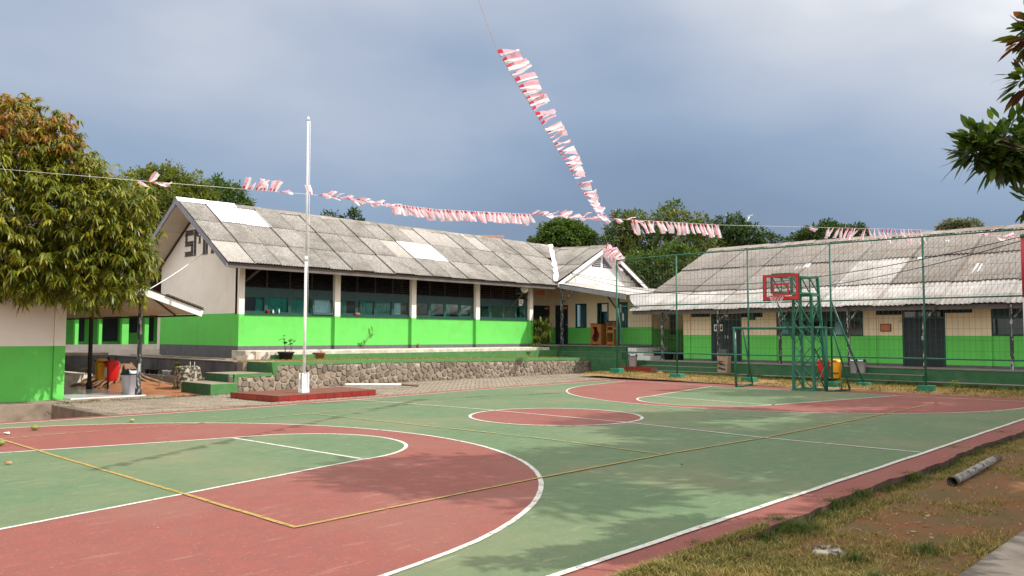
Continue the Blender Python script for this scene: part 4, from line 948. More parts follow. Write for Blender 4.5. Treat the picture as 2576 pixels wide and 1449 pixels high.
mb = MB(); mb.hexa([(REX + .066, yN - .05, REZ - .17), (RRX, yN - .05, RRZ - .2), (RRX, yN - .015, RRZ - .2), (REX + .066, yN - .015, REZ - .17)], [(REX + .066, yN - .05, REZ), (RRX, yN - .05, RRZ - .0), (RRX, yN - .015, RRZ - .0), (REX + .066, yN - .015, REZ)]); mb.build('barge_board', M['fascia'], rb)
mb = MB(); mb.box(REX + .07, RX, yS, yN - .1, REZ - .03, REZ - .02); mb.build('ceiling', M['soffit'], rb)
for y in (8.28, 5.6, 2.97, .36, -2.2, -4.8, -7.4):
    mb = MB(); mb.box(16.97, 17.06, y - .045, y + .045, RF, REZ - .03); mb.beam((17.01, y - .03, 2.25), (17.01, y - .42, REZ - .06), .06, .05); mb.build('porch_post', M['post_worn'], rb)
# platform with steps and bench ledges
mb = MB(); mb.box(16.62, RX, yEnd, 8.9, .0, RF - .03, 0); mb.build('platform', M['green_step'], rb, bevel=.012)
mb = MB(); mb.box(16.60, RX, yEnd, 8.9, RF - .029, RF + .0); mb.build('platform_floor', M['concrete_grey'], rb)
for nm, (x0, x1, y0, y1, z0, z1) in (('step', (16.25, 16.62, 5.25, 8.9, .0, .43)), ('step', (15.95, 16.249, 4.4, 9.0, .0, .24)), ('kerb', (16.05, 16.619, yEnd, 4.39, -.05, .20)), ('bench_ledge', (16.2, 16.619, -2.35, .05, .201, .40))):
    a = MB(); a.box(x0, x1, y0, y1, z0, z1 - .012); o = a.build(nm, M['green_step'], rb); b = MB(); b.box(x0 - .012, x1 - .001, y0, y1, z1 - .0115, z1); b.build('step_top', M['concrete_grey'], o, bevel=.004)
ts = thing('tiled_stairs', 'white tiled steps between the wing porch and the lower right platform', 'stairs', (18, 9.5, .6))
for k, (x0, y1, z1) in enumerate(((17.05, 9.3, .80), (17.05, 9.65, .98), (17.05, 9.95, 1.15))):
    y0 = 8.92 + k * .36
    mb = MB(); mb.box(x0, WX + .5, y0, 10.1, .6 if k == 0 else z1 - .175, z1); mb.build('step', M['floor_tile'], ts, bevel=.006)
rs = thing('red_stairs', 'two small dark red tiled steps by the fence corner below the platform', 'stairs', (15.7, 9.2, 0))
for (x0, x1, y0, y1, z0, z1) in ((15.35, 15.72, 8.35, 9.75, 0, .18), (15.72, 16.3, 8.0, 9.6, 0, .37)):
    n = 7
    s2 = MB(); s2.box(x0 + .006, x1, y0 + .006, y1, z0 + .02, z1 - .006); so_ = s2.build('step', M['grout'], rs)
    for k in range(n):
        a = MB(); ya = y0 + (y1 - y0) * k / n; yb = y0 + (y1 - y0) * (k + 1) / n; a.box(x0 - .004, x0 + .005, ya + .004, yb - .004, z0, z1 - .01); a.box(x0 - .004, x1 - .01, ya + .004, yb - .004, z1 - .0055, z1 + .003); a.build('tile', M['red_tile'], so_)
mb = MB(); mb.box(16.3, 17.0, 8.92, 10.1, .0, .62, 0); mb.box(16.3, 16.8, 10.1, 11.6, 0, .66, 0); mb.build('stair_side_block', M['green_step'], rb, bevel=.01)

# ------------------------------------------------------------------ left building with covered walk
lb = thing('corner_building', 'shaded cream and green building corner under the mango tree at the left edge', 'school building', (-6, 12.1, 0))
mb = MB(); LY = 12.1
wall(mb, 'x', LY, .18, -16, -5.73, [(-.1, 0), (1.385, 0), (3.6, 1)])
wall(mb, 'y', -5.5, -.18, LY + .18, 24, [(-.1, 0), (1.385, 0), (3.6, 1)])
mb.box(-5.72, -5.46, LY - .06, LY + .19, -.05, 1.385, 0); mb.box(-5.72, -5.46, LY - .06, LY + .19, 1.385, 3.6, 1)
mb.build('wall', [M['green_wall'], M['cream_wall']], lb)
mb = MB(); slab(mb, (-16, 11.2, 3.35), (-5.2, 11.2, 3.35), (-5.2, 16, 5.6), (-16, 16, 5.6)); slab(mb, (-16, 16, 5.6), (-5.2, 16, 5.6), (-5.2, 21, 3.35), (-16, 21, 3.35)); lroof = mb.build('roof', M['deck'], lb)
sheets(lroof, {'roof': corr(W1 + .05, 1., 14, .011, mats=M['roof'])}, (-16.2, 16, 5.62), (1, 0, 0), Vector((0, -4.8, -2.25)), W1, 11, [(0, 2.6), (2.6, 2.6)], lambda r_, c: 'roof')
mb = MB(); mb.poly([(-5.5, LY + .2, 3.6), (-5.5, 20.5, 3.6), (-5.5, 16, 5.5)]); mb.build('gable_wall', M['cream_wall'], lb)
mb = MB(); mb.hexa([(-16, 11.62, -.42), (-5.75, 10.95, -.42), (-5.75, 12.1, -.42), (-16, 12.1, -.42)], [(-16, 11.6, -.005), (-5.75, 10.92, -.005), (-5.75, 12.1, .0), (-16, 12.1, .0)])
mb.hexa([(-5.75, 10.65, -.3), (-3.1, 10.9, -.3), (-3.1, 11.55, -.3), (-5.75, 11.9, -.3)], [(-5.75, 10.65, .006), (-3.1, 10.9, .006), (-3.1, 11.55, .02), (-5.75, 11.9, .02)])
mb.build('apron', M['concrete'], kind='structure')
mb = MB(); mb.box(-6.3, -6.02, 6.9, 10.2, -.42, .014); mb.box(-6.02, -5.94, 9.6, 10.3, -.42, .02)
mb.build('drain_edge', M['concrete_dark'], bevel=.02, kind='structure')
cw = thing('covered_walk', 'white edged canopy on dark posts over a tiled walk beside the left building', 'canopy', (-4, 12, 0))
mb = MB(); mb.box(-5.46, -3.55, 11.55, 24, -.1, .05); mb.build('walk_floor', M['floor_tile'], cw, bevel=.01)
mb = MB(); mb.box(-3.549, -3.48, 11.6, 24, -.1, .0); mb.build('walk_edge', M['post'], cw)
def cz(x): return 2.24 + (-2.25 - x) * .335
mb = MB(); slab(mb, (-5.3, 11.05, cz(-5.3) + .16), (-2.2, 11.05, cz(-2.2) + .16), (-2.2, 25, cz(-2.2) + .16), (-5.3, 25, cz(-5.3) + .16), .025); croof = mb.build('roof', M['timber'], cw)
for k in range(6):
    a = 11.2 + k * 2.0; mb = MB(); mb.hexa([(-5.25, a, cz(-5.25)), (-2.32, a, cz(-2.32)), (-2.32, a + 1.98, cz(-2.32)), (-5.25, a + 1.98, cz(-5.25))], [(-5.25, a, cz(-5.25) + .012), (-2.32, a, cz(-2.32) + .012), (-2.32, a + 1.98, cz(-2.32) + .012), (-5.25, a + 1.98, cz(-5.25) + .012)]); mb.build('ceiling_panel', M['soffit'], cw)
mb = MB(); mb.hexa([(-5.3, 11.06, cz(-5.3) - .06), (-2.28, 11.06, cz(-2.28) - .06), (-2.28, 11.10, cz(-2.28) - .06), (-5.3, 11.10, cz(-5.3) - .06)], [(-5.3, 11.06, cz(-5.3) + .14), (-2.22, 11.06, cz(-2.22) + .14), (-2.22, 11.10, cz(-2.22) + .14), (-5.3, 11.10, cz(-5.3) + .14)]); mb.build('fascia_board', M['fascia_white'], cw)
mb = MB(); mb.beam((-2.3, 11.12, cz(-2.3) - .03), (-2.3, 25, cz(-2.3) - .03), .04, .05); mb.beam((-3.68, 11.12, cz(-3.68) - .03), (-2.3, 12.6, cz(-2.3) - .035), .03, .03); mb.build('edge_batten', M['timber'], cw)
mb = MB()
for k in range(14): mb.box(-3.3 + k * .075, -3.23 + k * .075, 11.0, 11.09, cz(-3.3 + k * .075) + .145, cz(-3.3 + k * .075) + .19)
mb.build('roof_edge', M['timber'], cw)
for i, (x, y) in enumerate(((-3.77, 15.05), (-3.72, 11.66))):
    mb = MB(); mb.lathe([(.085, .05), (.085, .24), (.06, .26), (.056, cz(x) - .12), (.11, cz(x) - .1), (.11, cz(x) - .02)], (x, y, 0), 14); mb.build('post', M['post'] if i == 0 else M['post_worn'], cw)
pA, pB = aty(239, 757, 12.7), aty(310, 774, 12.7)
sg = thing('hanging_sign', 'pink sign with dark lettering hung under the canopy ceiling', 'sign', ((pA.x + pB.x) / 2, 12.7, pB.z))
mb = MB(); mb.box(pA.x, pB.x, 12.7, 12.73, pB.z, pA.z); mb.build('board', M['paper'], sg)
mb = MB(); mb.box(pA.x + .03, pB.x - .03, 12.694, 12.6985, pB.z + .03, pA.z - .02); mb.build('face', M['pink_sign'], sg)
mb = MB(); hw = pB.x - pA.x
for (a, b, z) in ((.12, .34, .62), (.70, .74, .66), (.76, .92, .66), (.10, .92, .44), (.10, .88, .33), (.10, .6, .22)): mb.box(pA.x + hw * a, pA.x + hw * b, 12.690, 12.6935, pB.z + (pA.z - pB.z) * z, pB.z + (pA.z - pB.z) * (z + (.15 if z > .6 else .05)))
mb.build('lettering', M['ink'], sg)

# ------------------------------------------------------------------ far block behind the canopy
fb = thing('far_classroom_block', 'bright green classroom block with dark doors far behind the covered walk', 'school building', (-4, 28.5, 1.2))
FY = 28.5
mb = MB(); mb.box(-10, 9, FY, FY + .2, 1.0, 4.2, 0); mb.build('wall', [M['green_wall']], fb)
def fx_(px): return aty(px, 820, FY - .4).x
for a, b in ((187, 196), (247, 255), (305, 322), (362, 372)):
    mb = MB(); x0, x1 = aty(a, 820, FY - 1.5).x, aty(b, 820, FY - 1.5).x; mb.box(x0, x1, FY - 1.6, FY - 1.4, 1.1, 3.2); mb.build('column', M['green_wall'], fb)
for a, b, z in ((196, 212, 1.35), (258, 296, 1.35), (322, 345, 1.75), (375, 386, 1.35)):
    x0, x1 = aty(a, 820, FY).x, aty(b, 820, FY).x; mb = MB(); mb.box(x0, x1, FY - .04, FY - .003, z, 3.2); mb.build('door' if z < 1.5 else 'window', M['door'], fb)
mb = MB(); slab(mb, (-10, FY - 2.4, 3.15), (9, FY - 2.4, 3.15), (9, FY + 4, 5.8), (-10, FY + 4, 5.8)); mb.build('roof', M['roof'], fb)
mb = MB(); mb.box(-10, 9, FY - 1.8, FY, .5, 1.22); mb.box(-10, 9, FY - 2.6, FY - 1.81, .5, 1.02); mb.build('plinth', M['concrete_grey'], fb)
mb = MB(); mb.box(-14, -.15, 22.61, 26, -.1, .80); mb.box(-2.0, -.16, 23.2, 26, .81, .95); mb.build('upper_path', M['concrete'], kind='structure', bevel=.02)
mb = MB(); mb.box(-14, -.17, 22.46, 22.6, -.1, .86); tag(mb.build('path_wall', M['dark_plaster'], loc=(-4, 22.5, 0)), 'dark grey wall across the back of the soil bed under the far path', 'wall')
# ================================================================== things on and around the court
def cloth(name, c):                                  # thin plastic film that the light shines through
    mt = mat(name, c, rough=.6); n, l = mt.node_tree.nodes, mt.node_tree.links
    tr = n.new('ShaderNodeBsdfTranslucent'); tr.inputs[0].default_value = (*c, 1); ms = n.new('ShaderNodeMixShader'); ms.inputs[0].default_value = .5
    l.new(n['Principled BSDF'].outputs[0], ms.inputs[1]); l.new(tr.outputs[0], ms.inputs[2]); l.new(ms.outputs[0], n['Material Output'].inputs['Surface']); return mt
M['fence_green'] = mat('fence_green', (.008, .095, .06), (.014, .12, .078), scale=6, rough=.45, detail=6, spec=.4, c3=(.02, .10, .07), s3=3)
M['steel_green'] = mat('steel_green', (.008, .105, .062), (.014, .135, .082), scale=6, rough=.4, detail=6, spec=.45, c3=(.02, .11, .07), s3=3)
M['wire'] = mat('wire', (.05, .07, .065), rough=.6)
M['block_green'] = mat('block_green', (.012, .17, .10), (.02, .13, .075), scale=6, rough=.8, detail=8)
M['board_red'] = mat('board_red', (.42, .012, .012), (.36, .012, .012), scale=4, rough=.4, spec=.45)
M['rubber'] = mat('rubber', (.05, .03, .03), rough=.7)
M['acrylic'] = glassmat('acrylic', (.82, .83, .80), .0)
M['net'] = mat('net', (.75, .72, .70))
M['bin_red'] = mat('bin_red', (.60, .012, .015), rough=.35, spec=.5); M['bin_orange'] = mat('bin_orange', (.80, .33, .01), rough=.35, spec=.5)
M['bin_yellow'] = mat('bin_yellow', (.80, .36, .02), rough=.35, spec=.5)
M['bin_grey'] = mat('bin_grey', (.42, .39, .42), (.38, .36, .39), scale=3, rough=.5); M['bin_black'] = mat('bin_black', (.02, .022, .028), rough=.4); M['flap'] = mat('flap', (.45, .50, .55), rough=.35)
M['clay'] = mat('clay', (.30, .13, .09), (.24, .11, .08), scale=6, rough=.9); M['pot_black'] = mat('pot_black', (.02, .02, .022), rough=.6); M['pot_red'] = mat('pot_red', (.55, .05, .03), rough=.5); M['pot_white'] = mat('pot_white', (.75, .75, .74), rough=.5)
M['tyre'] = mat('tyre', (.085, .055, .042), (.12, .08, .06), scale=5, rough=.9)
M['wood_warm'] = mat('wood_warm', (.30, .105, .035), (.24, .085, .03), scale=7, rough=.5, detail=6, stretch=(1, 1, .25)); M['wood_dark'] = mat('wood_dark', (.06, .018, .015), (.08, .025, .02), scale=5, rough=.45)
M['bark'] = mat('bark', (.16, .115, .08), (.10, .075, .055), scale=6, rough=.95, detail=9, bump=.6, bscale=18); M['root'] = mat('root', (.27, .165, .095), (.16, .095, .055), scale=5, rough=.9, detail=9, bump=.5, bscale=20)
M['moss'] = mat('moss', (.05, .045, .035), (.42, .37, .28), scale=9, rough=.95, detail=10, lo=.46, hi=.58, bump=.5, bscale=22)
M['flag_red'] = cloth('flag_red', (.60, .06, .10)); M['flag_white'] = cloth('flag_white', (.86, .84, .85)); M['flag_pink'] = cloth('flag_pink', (.80, .45, .52))
M['cable'] = mat('cable', (.02, .02, .02), rough=.6); M['string'] = mat('string', (.70, .70, .68), rough=.8)
M['pipe_dirty'] = mat('pipe_dirty', (.07, .056, .045), (.30, .29, .28), scale=17, rough=.75, detail=9, lo=.40, hi=.58)
M['horn'] = mat('horn', (.55, .52, .43), (.48, .45, .37), scale=4, rough=.6)

# fence
FX = 13.6
fy = [(14.0, 8.50), (13.6, 5.46), (13.6, 2.56), (13.6, -.36), (13.6, -3.20), (13.6, -6.1)]
fe = thing('sports_fence', 'tall green steel pipe fence with wire mesh behind the far basket and goal', 'fence', (13.6, 2.5, .05))
FT, FM_, FB = atx(1882, 628, 13.6).z, atx(1882, 762, 13.6).z, atx(1800, 891, 13.6).z
def gz(x, y): return strip_z(x, y)
for i, (x, y) in enumerate(fy):
    g = max(.02, gz(x, y) + (.05 if i == 0 else 0))
    mb = MB(); mb.tube([(x, y, g), (x, y, FT + .02)], .032, 10); mb.build('post', M['fence_green'], fe)
    mb = MB(); s = .20; mb.hexa([(x - s, y - s * 1.25, g - .1), (x + s, y - s * 1.25, g - .1), (x + s, y + s * 1.25, g - .1), (x - s, y + s * 1.25, g - .1)], [(x - s * .85, y - s * 1.1, g + .16), (x + s * .85, y - s * 1.1, g + .17), (x + s * .85, y + s * 1.1, g + .15), (x - s * .85, y + s * 1.1, g + .17)]); mb.build('foot_block', M['block_green'], fe, bevel=.02)
for (x, y, dy) in ((14.0, 8.5, 0), (13.6, -.36, 0)):
    ex, ey = (15.1, 8.75) if y > 8 else (14.9, -.9)
    mb = MB(); mb.tube([(x + .02, y - .02, FM_ - .05), (ex, ey, .12)], .03, 8); mb.build('brace', M['fence_green'], fe)
    mb = MB(); mb.box(ex - .18, ex + .18, ey - .2, ey + .2, -.05, .16); mb.build('foot_block', M['block_green'], fe, bevel=.015)
for zz in (FT, FM_, FB):
    mb = MB(); mb.tube([(x, y, zz) for x, y in fy], .024, 8); mb.build('rail', M['fence_green'], fe)
for (a, b) in zip(fy, fy[1:]):
    mb = MB(); p, q = Vector((*a, 0)), Vector((*b, 0)); n = round((q - p).length / .15)
    for k in range(1, n):
        c = p.lerp(q, k / n); mb.beam((c.x, c.y, FB), (c.x, c.y, FT), .0048, .0048)
    z = FB + .24
    while z < FT - .1:
        mb.beam((p.x, p.y, z), (q.x, q.y, z + random.gauss(0, .008)), .0055, .0055); z += .295 if z > 2.6 else .33
    mb.build('wire_mesh', M['wire'], fe, kind='stuff')

# goal
go = thing('goal_frame', 'green steel futsal goal frame standing in front of the fence', 'goal', (12, .6, 0))
ga, gb = Vector((11.70, 2.06, .02)), Vector((11.88, -.86, .02))
mb = MB(); mb.tube([ga, ga + Vector((0, .04, 1.93))], .045, 10); mb.build('post', M['steel_green'], go); mb = MB(); mb.tube([gb, gb + Vector((0, -.01, 1.93))], .045, 10); mb.build('post', M['steel_green'], go)
mb = MB(); mb.tube([ga + Vector((0, .10, 1.93)), gb + Vector((0, -.05, 1.93))], .045, 10); mb.tube([ga + Vector((0, 0, 1.93)), ga + Vector((.32, -.10, 1.90))], .03, 8); mb.tube([gb + Vector((0, 0, 1.93)), gb + Vector((.34, -.12, 1.92))], .03, 8); mb.build('crossbar', M['steel_green'], go)
for p, q in ((ga, Vector((13.02, 2.14, .06))), (gb, Vector((12.85, -1.2, .03)))):
    mb = MB(); mb.tube([p + Vector((.32, -.1, 1.9)), q], .028, 8); mb.tube([p, q], .03, 8); mb.build('back_stay', M['steel_green'], go)

# basketball hoop on a lattice tower
ho = thing('basketball_hoop', 'basketball hoop with red framed clear backboard on a green steel lattice tower', 'basketball hoop', (12, -.25, 0))
A0, B0, C0, D0 = Vector((11.58, .05, .01)), Vector((11.64, -.58, .01)), Vector((12.45, -.62, .01)), Vector((12.45, .12, .01))
A1, B1_, C1, D1 = Vector((11.60, .02, 2.98)), Vector((11.62, -.53, 2.98)), Vector((12.15, -.52, 3.56)), Vector((12.15, .05, 3.56))
for p, q in ((A0, A1), (B0, B1_), (C0, C1), (D0, D1)):
    mb = MB(); mb.beam(p, q, .078, .078, upv=(1, 0, 0)); mb.build('leg', M['steel_green'], ho)
lv = [.03, .72, 1.42, 2.12, 2.80]
def onleg(p, q, z): return p + (q - p) * ((z - p.z) / (q.z - p.z))
sides = ((A0, A1, B0, B1_), (B0, B1_, C0, C1), (C0, C1, D0, D1), (D0, D1, A0, A1))
for (p0, p1, q0, q1) in sides:
    for k in range(4):
        for s in ((0, 1) if p0 is A0 or p0 is B0 else (k % 2,)):
            a, b = onleg(p0, p1, lv[k + s]), onleg(q0, q1, lv[k + 1 - s]); mb = MB(); mb.beam(a, b, .030, .022 + .004 * s); mb.build('lattice_bar', M['steel_green'], ho)
mb = MB()
for p, q in ((A0, B0), (B0, C0), (C0, D0), (D0, A0)): mb.beam(p + Vector((0, 0, .03)), q + Vector((0, 0, .03)), .05, .05)
mb.build('ring_beam', M['steel_green'], ho); mb = MB()
for z in (2.98,):
    for p, q in ((A1, B1_), (A1, onleg(D0, D1, 2.98)), (B1_, onleg(C0, C1, 2.98)), (onleg(C0, C1, 2.98), onleg(D0, D1, 2.98))): mb.beam(p, q, .06, .06)
mb.build('ring_beam', M['steel_green'], ho)
BX = 10.62; by0, by1, bz0, bz1 = -.585, .53, 2.80, 3.565
mb = MB(); E0, E1 = Vector((BX + .06, -.36, 3.52)), Vector((BX + .06, .30, 3.52)); G0, G1 = Vector((BX + .06, -.36, 3.02)), Vector((BX + .06, .30, 3.02))
cL, dL = onleg(C0, C1, 3.52), onleg(D0, D1, 3.52); c3_, d3_ = onleg(C0, C1, 3.02), onleg(D0, D1, 3.02)
for p, q in ((E0, cL), (E1, dL), (G0, c3_), (G1, d3_), (E0, G0), (E1, G1), (E0, E1), (G0, G1), (C1, D1)): mb.beam(p, q, .05, .05)
for s0, s1, t0, t1 in ((E0, cL, G0, c3_), (E1, dL, G1, d3_)):
    for k in range(3):
        a, b = s0.lerp(s1, k / 3), t0.lerp(t1, (k + 1) / 3); mb.beam(a, b, .03, .03); mb.beam(s0.lerp(s1, (k + 1) / 3), t0.lerp(t1, (k + 1) / 3), .028, .03)
for k in range(4): mb.beam(E0.lerp(cL, k / 3), E1.lerp(dL, (k + 1) / 3 if k < 3 else 1), .03, .028)
mb.beam((BX + .02, .15, 2.82), onleg(A0, A1, 1.55), .035, .035); mb.beam((BX + .1, -.45, 2.82), onleg(B0, B1_, 2.0), .04, .04)
mb.box(BX + .0, BX + .5, -.34, .28, bz1 + .005, bz1 + .05); mb.build('boom', M['steel_green'], ho)
mb = MB(); t = .085; x0, x1 = BX - .025, BX + .02
mb.box(x0, x1, by0, by0 + t, bz0, bz1); mb.box(x0, x1, by1 - t, by1, bz0, bz1); mb.box(x0, x1, by0 + t, by1 - t, bz0, bz0 + t + .02); mb.box(x0, x1, by0 + t, by1 - t, bz1 - t * .8, bz1)
iy0, iy1, iz0, iz1 = -.28, .24, 2.925, 3.30; t2 = .055
for q in ((iy0, iy0 + t2, iz0, iz1), (iy1 - t2, iy1, iz0, iz1), (iy0 + t2, iy1 - t2, iz0, iz0 + t2), (iy0 + t2, iy1 - t2, iz1 - t2, iz1)): mb.box(x0 + .012, x0 + .02, *q)
bb = mb.build('backboard_frame', M['board_red'], ho)
mb = MB(); mb.box(BX - .004, BX + .004, by0 + t, by1 - t, bz0 + t + .02, bz1 - t * .8); mb.build('clear_panel', M['acrylic'], bb)
mb = MB(); mb.box(x0 - .006, x1 + .006, by0 - .022, by1 + .022, bz0 - .03, bz0 - .001); mb.box(x0 - .004, x1 + .006, by0 - .02, by0 - .001, bz0, bz1); mb.box(x0 - .004, x1 + .006, by1 + .001, by1 + .02, bz0, bz1); mb.box(x0 - .004, x1 + .006, by0 - .02, by1 + .02, bz1 + .001, bz1 + .012); mb.build('rubber_edge', M['rubber'], bb, bevel=.008)
rc = Vector((BX - .30, -.02, 2.90)); mb = MB(); mb.tube([rc + Vector((.22 * math.cos(2 * math.pi * k / 24), .22 * math.sin(2 * math.pi * k / 24), 0)) for k in range(25)], .012, 6); mb.beam(rc + Vector((.21, -.06, -.005)), (BX - .02, -.08, 2.9), .03, .02); mb.beam(rc + Vector((.21, .06, -.005)), (BX - .02, .04, 2.9), .03, .02); rim = mb.build('rim', M['board_red'], ho)
mb = MB(); n = 12
rad = lambda j: .215 - .03 * j - .004 * j * j
for k in range(n):
    for sgn in (1, -1):
        mb.tube([rc + Vector((rad(j) * math.cos(2 * math.pi * (k + sgn * j * .5) / n), rad(j) * math.sin(2 * math.pi * (k + sgn * j * .5) / n), -.085 * j)) for j in range(4)], .0035, 4, cap=False)
mb.build('net', M['net'], ho)

# bins ------------------------------------------------------------
def swing_bin(name_label, loc, h=.55, w=.36, rz=0., group=None, body='bin_grey', lid='bin_black'):
    t = thing('swing_lid_bin', name_label, 'bin', loc, group); x, y, z = loc
    mb = MB(); mb.lathe([(.38 * w, 0), (.40 * w, .01), (.5 * w, h * .74), (.53 * w, h * .75), (.53 * w, h * .775)], loc, 24, sq=(1, .9, 6)); mb.build('body', M[body], t)
    mb = MB(); mb.lathe([(.55 * w, h * .776), (.56 * w, h * .80), (.54 * w, h * .82), (.36 * w, h), (.30 * w, h * 1.0)], loc, 24, sq=(1, .9, 6)); mb.build('lid', M[lid], t)
    mb = MB(); a = w * .34
    mb.hexa([(x - a, y - w * .49, z + h * .835), (x + a, y - w * .49, z + h * .835), (x + a, y - w * .47, z + h * .835), (x - a, y - w * .47, z + h * .835)], [(x - a * .9, y - w * .33, z + h * .985), (x + a * .9, y - w * .33, z + h * .985), (x + a * .9, y - w * .30, z + h * .985), (x - a * .9, y - w * .30, z + h * .985)]); mb.build('flap', M['flap'], t)
    t.rotation_euler = (0, 0, rz); return t
b1 = atz(327, 991, .05); swing_bin('pale grey swing bin with black lid on the white tiled walk by the worn post', (b1.x, b1.y, .05), .68, .40, R(8))
mb = MB(); b2 = atz(344, 989, .05); tb = thing('yellow_carton', 'yellow and blue printed carton squeezed between the grey bin and the post', 'carton', (b2.x, b2.y + .08, .05))
mb.box(b2.x - .09, b2.x + .09, b2.y, b2.y + .25, .05, .62); M['carton_yellow'] = mat('carton_yellow', (.72, .62, .12), (.66, .58, .2), scale=9); M['carton_blue'] = mat('carton_blue', (.16, .48, .55))
mb.build('box', M['carton_yellow'], tb); mb = MB(); mb.box(b2.x - .092, b2.x + .092, b2.y - .003, b2.y + .253, .28, .45); mb.build('printed_band', M['carton_blue'], tb)
def pole_bin(t, x, y, z0, h, w, col, nm='bin_body', face=-1):
    mb = MB(); mb.lathe([(.34 * w, z0), (.41 * w, z0 + .03), (.5 * w, z0 + h * .80), (.5 * w, z0 + h * .82)], (x, y, 0), 24, sq=(1, .95, 4.5)); o = mb.build(nm, M[col], t)
    mb = MB(); mb.lathe([(.54 * w, z0 + h * .82), (.55 * w, z0 + h * .85), (.50 * w, z0 + h * .90), (.40 * w, z0 + h * .97), (.25 * w, z0 + h), (.02, z0 + h)], (x, y, 0), 24, sq=(1, .95, 4.5)); mb.build('lid', M[col], o)
    mb = MB(); mb.box(x - w * .545, x - w * .50, y - w * .2, y + w * .2, z0 + h * .86, z0 + h * .93); mb.build('slot', M['ink'], o); return o
rp_ = atx(265, 988, -2.9)
lbn = thing('litter_bin_pair', 'red and orange litter bins hung on one black stand by the covered walk', 'litter bins', (-3.0, 15.0, 0))
px = atz(268, 985, -.0); cx_, cy_ = -3.1, 14.8
q0 = Vector((px.x, px.y, 0))
pb_ = aty(272, 942, 15.0)
mb = MB(); mb.tube([(pb_.x + .0, 15.0, -.05), (pb_.x + .0, 15.0, 1.0)], .03, 8); mb.beam((pb_.x - .3, 15.0, .85), (pb_.x + .2, 15.0, .85), .04, .03); mb.build('stand', M['post'], lbn)
zt_, zb_ = aty(270, 905, 15).z, aty(270, 958, 15).z
pole_bin(lbn, pb_.x - .10, 15.28, zb_ + .03, zt_ - zb_, .34, 'bin_yellow'); o = pole_bin(lbn, pb_.x + .02, 14.78, zb_, zt_ - zb_, .36, 'bin_red')
mb = MB(); mb.box(pb_.x - .17, pb_.x - .163, 14.68, 14.86, zb_ + .12, zb_ + .42); mb.build('label_sheet', M['paper'], o)
# right side: two hanging bins and two grey bins, box bin
p = atx(2072, 930, 15.7); p2 = atx(2104, 930, 15.7)
for pnt, col, lab in ((p, 'bin_red', 'red litter bin hanging behind the hoop tower in front of the right platform'), (p2, 'bin_yellow', 'orange yellow litter bin hanging beside the red one behind the goal')):
    t = thing('hanging_bin', lab, 'bin', (15.7, pnt.y, .1), 'litter bins hanging behind the hoop')
    z0, z1 = atx(2100, 952, 15.7).z, atx(2100, 905, 15.7).z
    mb = MB(); mb.tube([(15.95, pnt.y, 0), (15.95, pnt.y, z1 - .05)], .025, 8); mb.build('stand', M['post'], t)
    pole_bin(t, 15.7, pnt.y, z0, z1 - z0 + .03, .34, col)
    mb = MB(); mb.box(15.7 - .185, 15.7 - .15, pnt.y - .13, pnt.y + .13, z0 + .17, z0 + .21); mb.build('band', M['ink'], t)
for px_2, lab in ((2149, 'left of two grey swing bins with blue black lids on the green ledge'), (2168, 'right of two grey swing bins with blue black lids on the green ledge')):
    p = atx(px_2, 945, 16.42); swing_bin(lab, (16.42, p.y, .402), .50, .27, R(-90), 'grey swing bins on the ledge')
p = atx(1591, 922, 15.95); swing_bin('grey white bin with black lid at the top of the red tiled steps', (16.0, 9.1, .375), .56, .36, R(-60))
p = atx(1822, 935, 16.1); bx_ = thing('box_bin', 'tan patterned box bin with dark hooded lid against the right platform', 'bin', (16.1, p.y, .24))
M['tan'] = mat('tan', (.34, .24, .17), (.28, .20, .145), scale=4, rough=.8); M['lid_dark'] = mat('lid_dark', (.055, .055, .062), rough=.5)
yb = p.y
mb = MB(); mb.hexa([(15.93, yb - .21, .245), (16.24, yb - .21, .245), (16.24, yb + .21, .245), (15.93, yb + .21, .245)], [(15.95, yb - .24, .90), (16.24, yb - .24, .90), (16.24, yb + .20, .90), (15.95, yb + .20, .90)]); mb.build('body', M['tan'], bx_, bevel=.015)
mb = MB(); mb.hexa([(15.93, yb - .19, .902), (16.22, yb - .19, .902), (16.22, yb + .21, .902), (15.93, yb + .21, .902)], [(15.98, yb - .15, 1.16), (16.22, yb - .15, 1.16), (16.22, yb + .2, 1.16), (15.98, yb + .2, 1.16)]); mb.build('hood', M['lid_dark'], bx_, bevel=.03)
mb = MB()
for (a, b, c, d_) in ((-.02, .19, .60, .64), (-.14, .14, .54, .59), (.0, .18, .40, .46), (-.16, .06, .36, .42), (-.1, .16, .68, .70)): mb.hexa([(15.925, yb + a, c), (15.932, yb + a, c), (15.932, yb + b, c), (15.925, yb + b, c)], [(15.925, yb + a + .03, d_), (15.932, yb + a + .03, d_), (15.932, yb + b - .02, d_ + .02), (15.925, yb + b - .02, d_ + .02)])
mb.build('pattern', M['ink'], bx_)

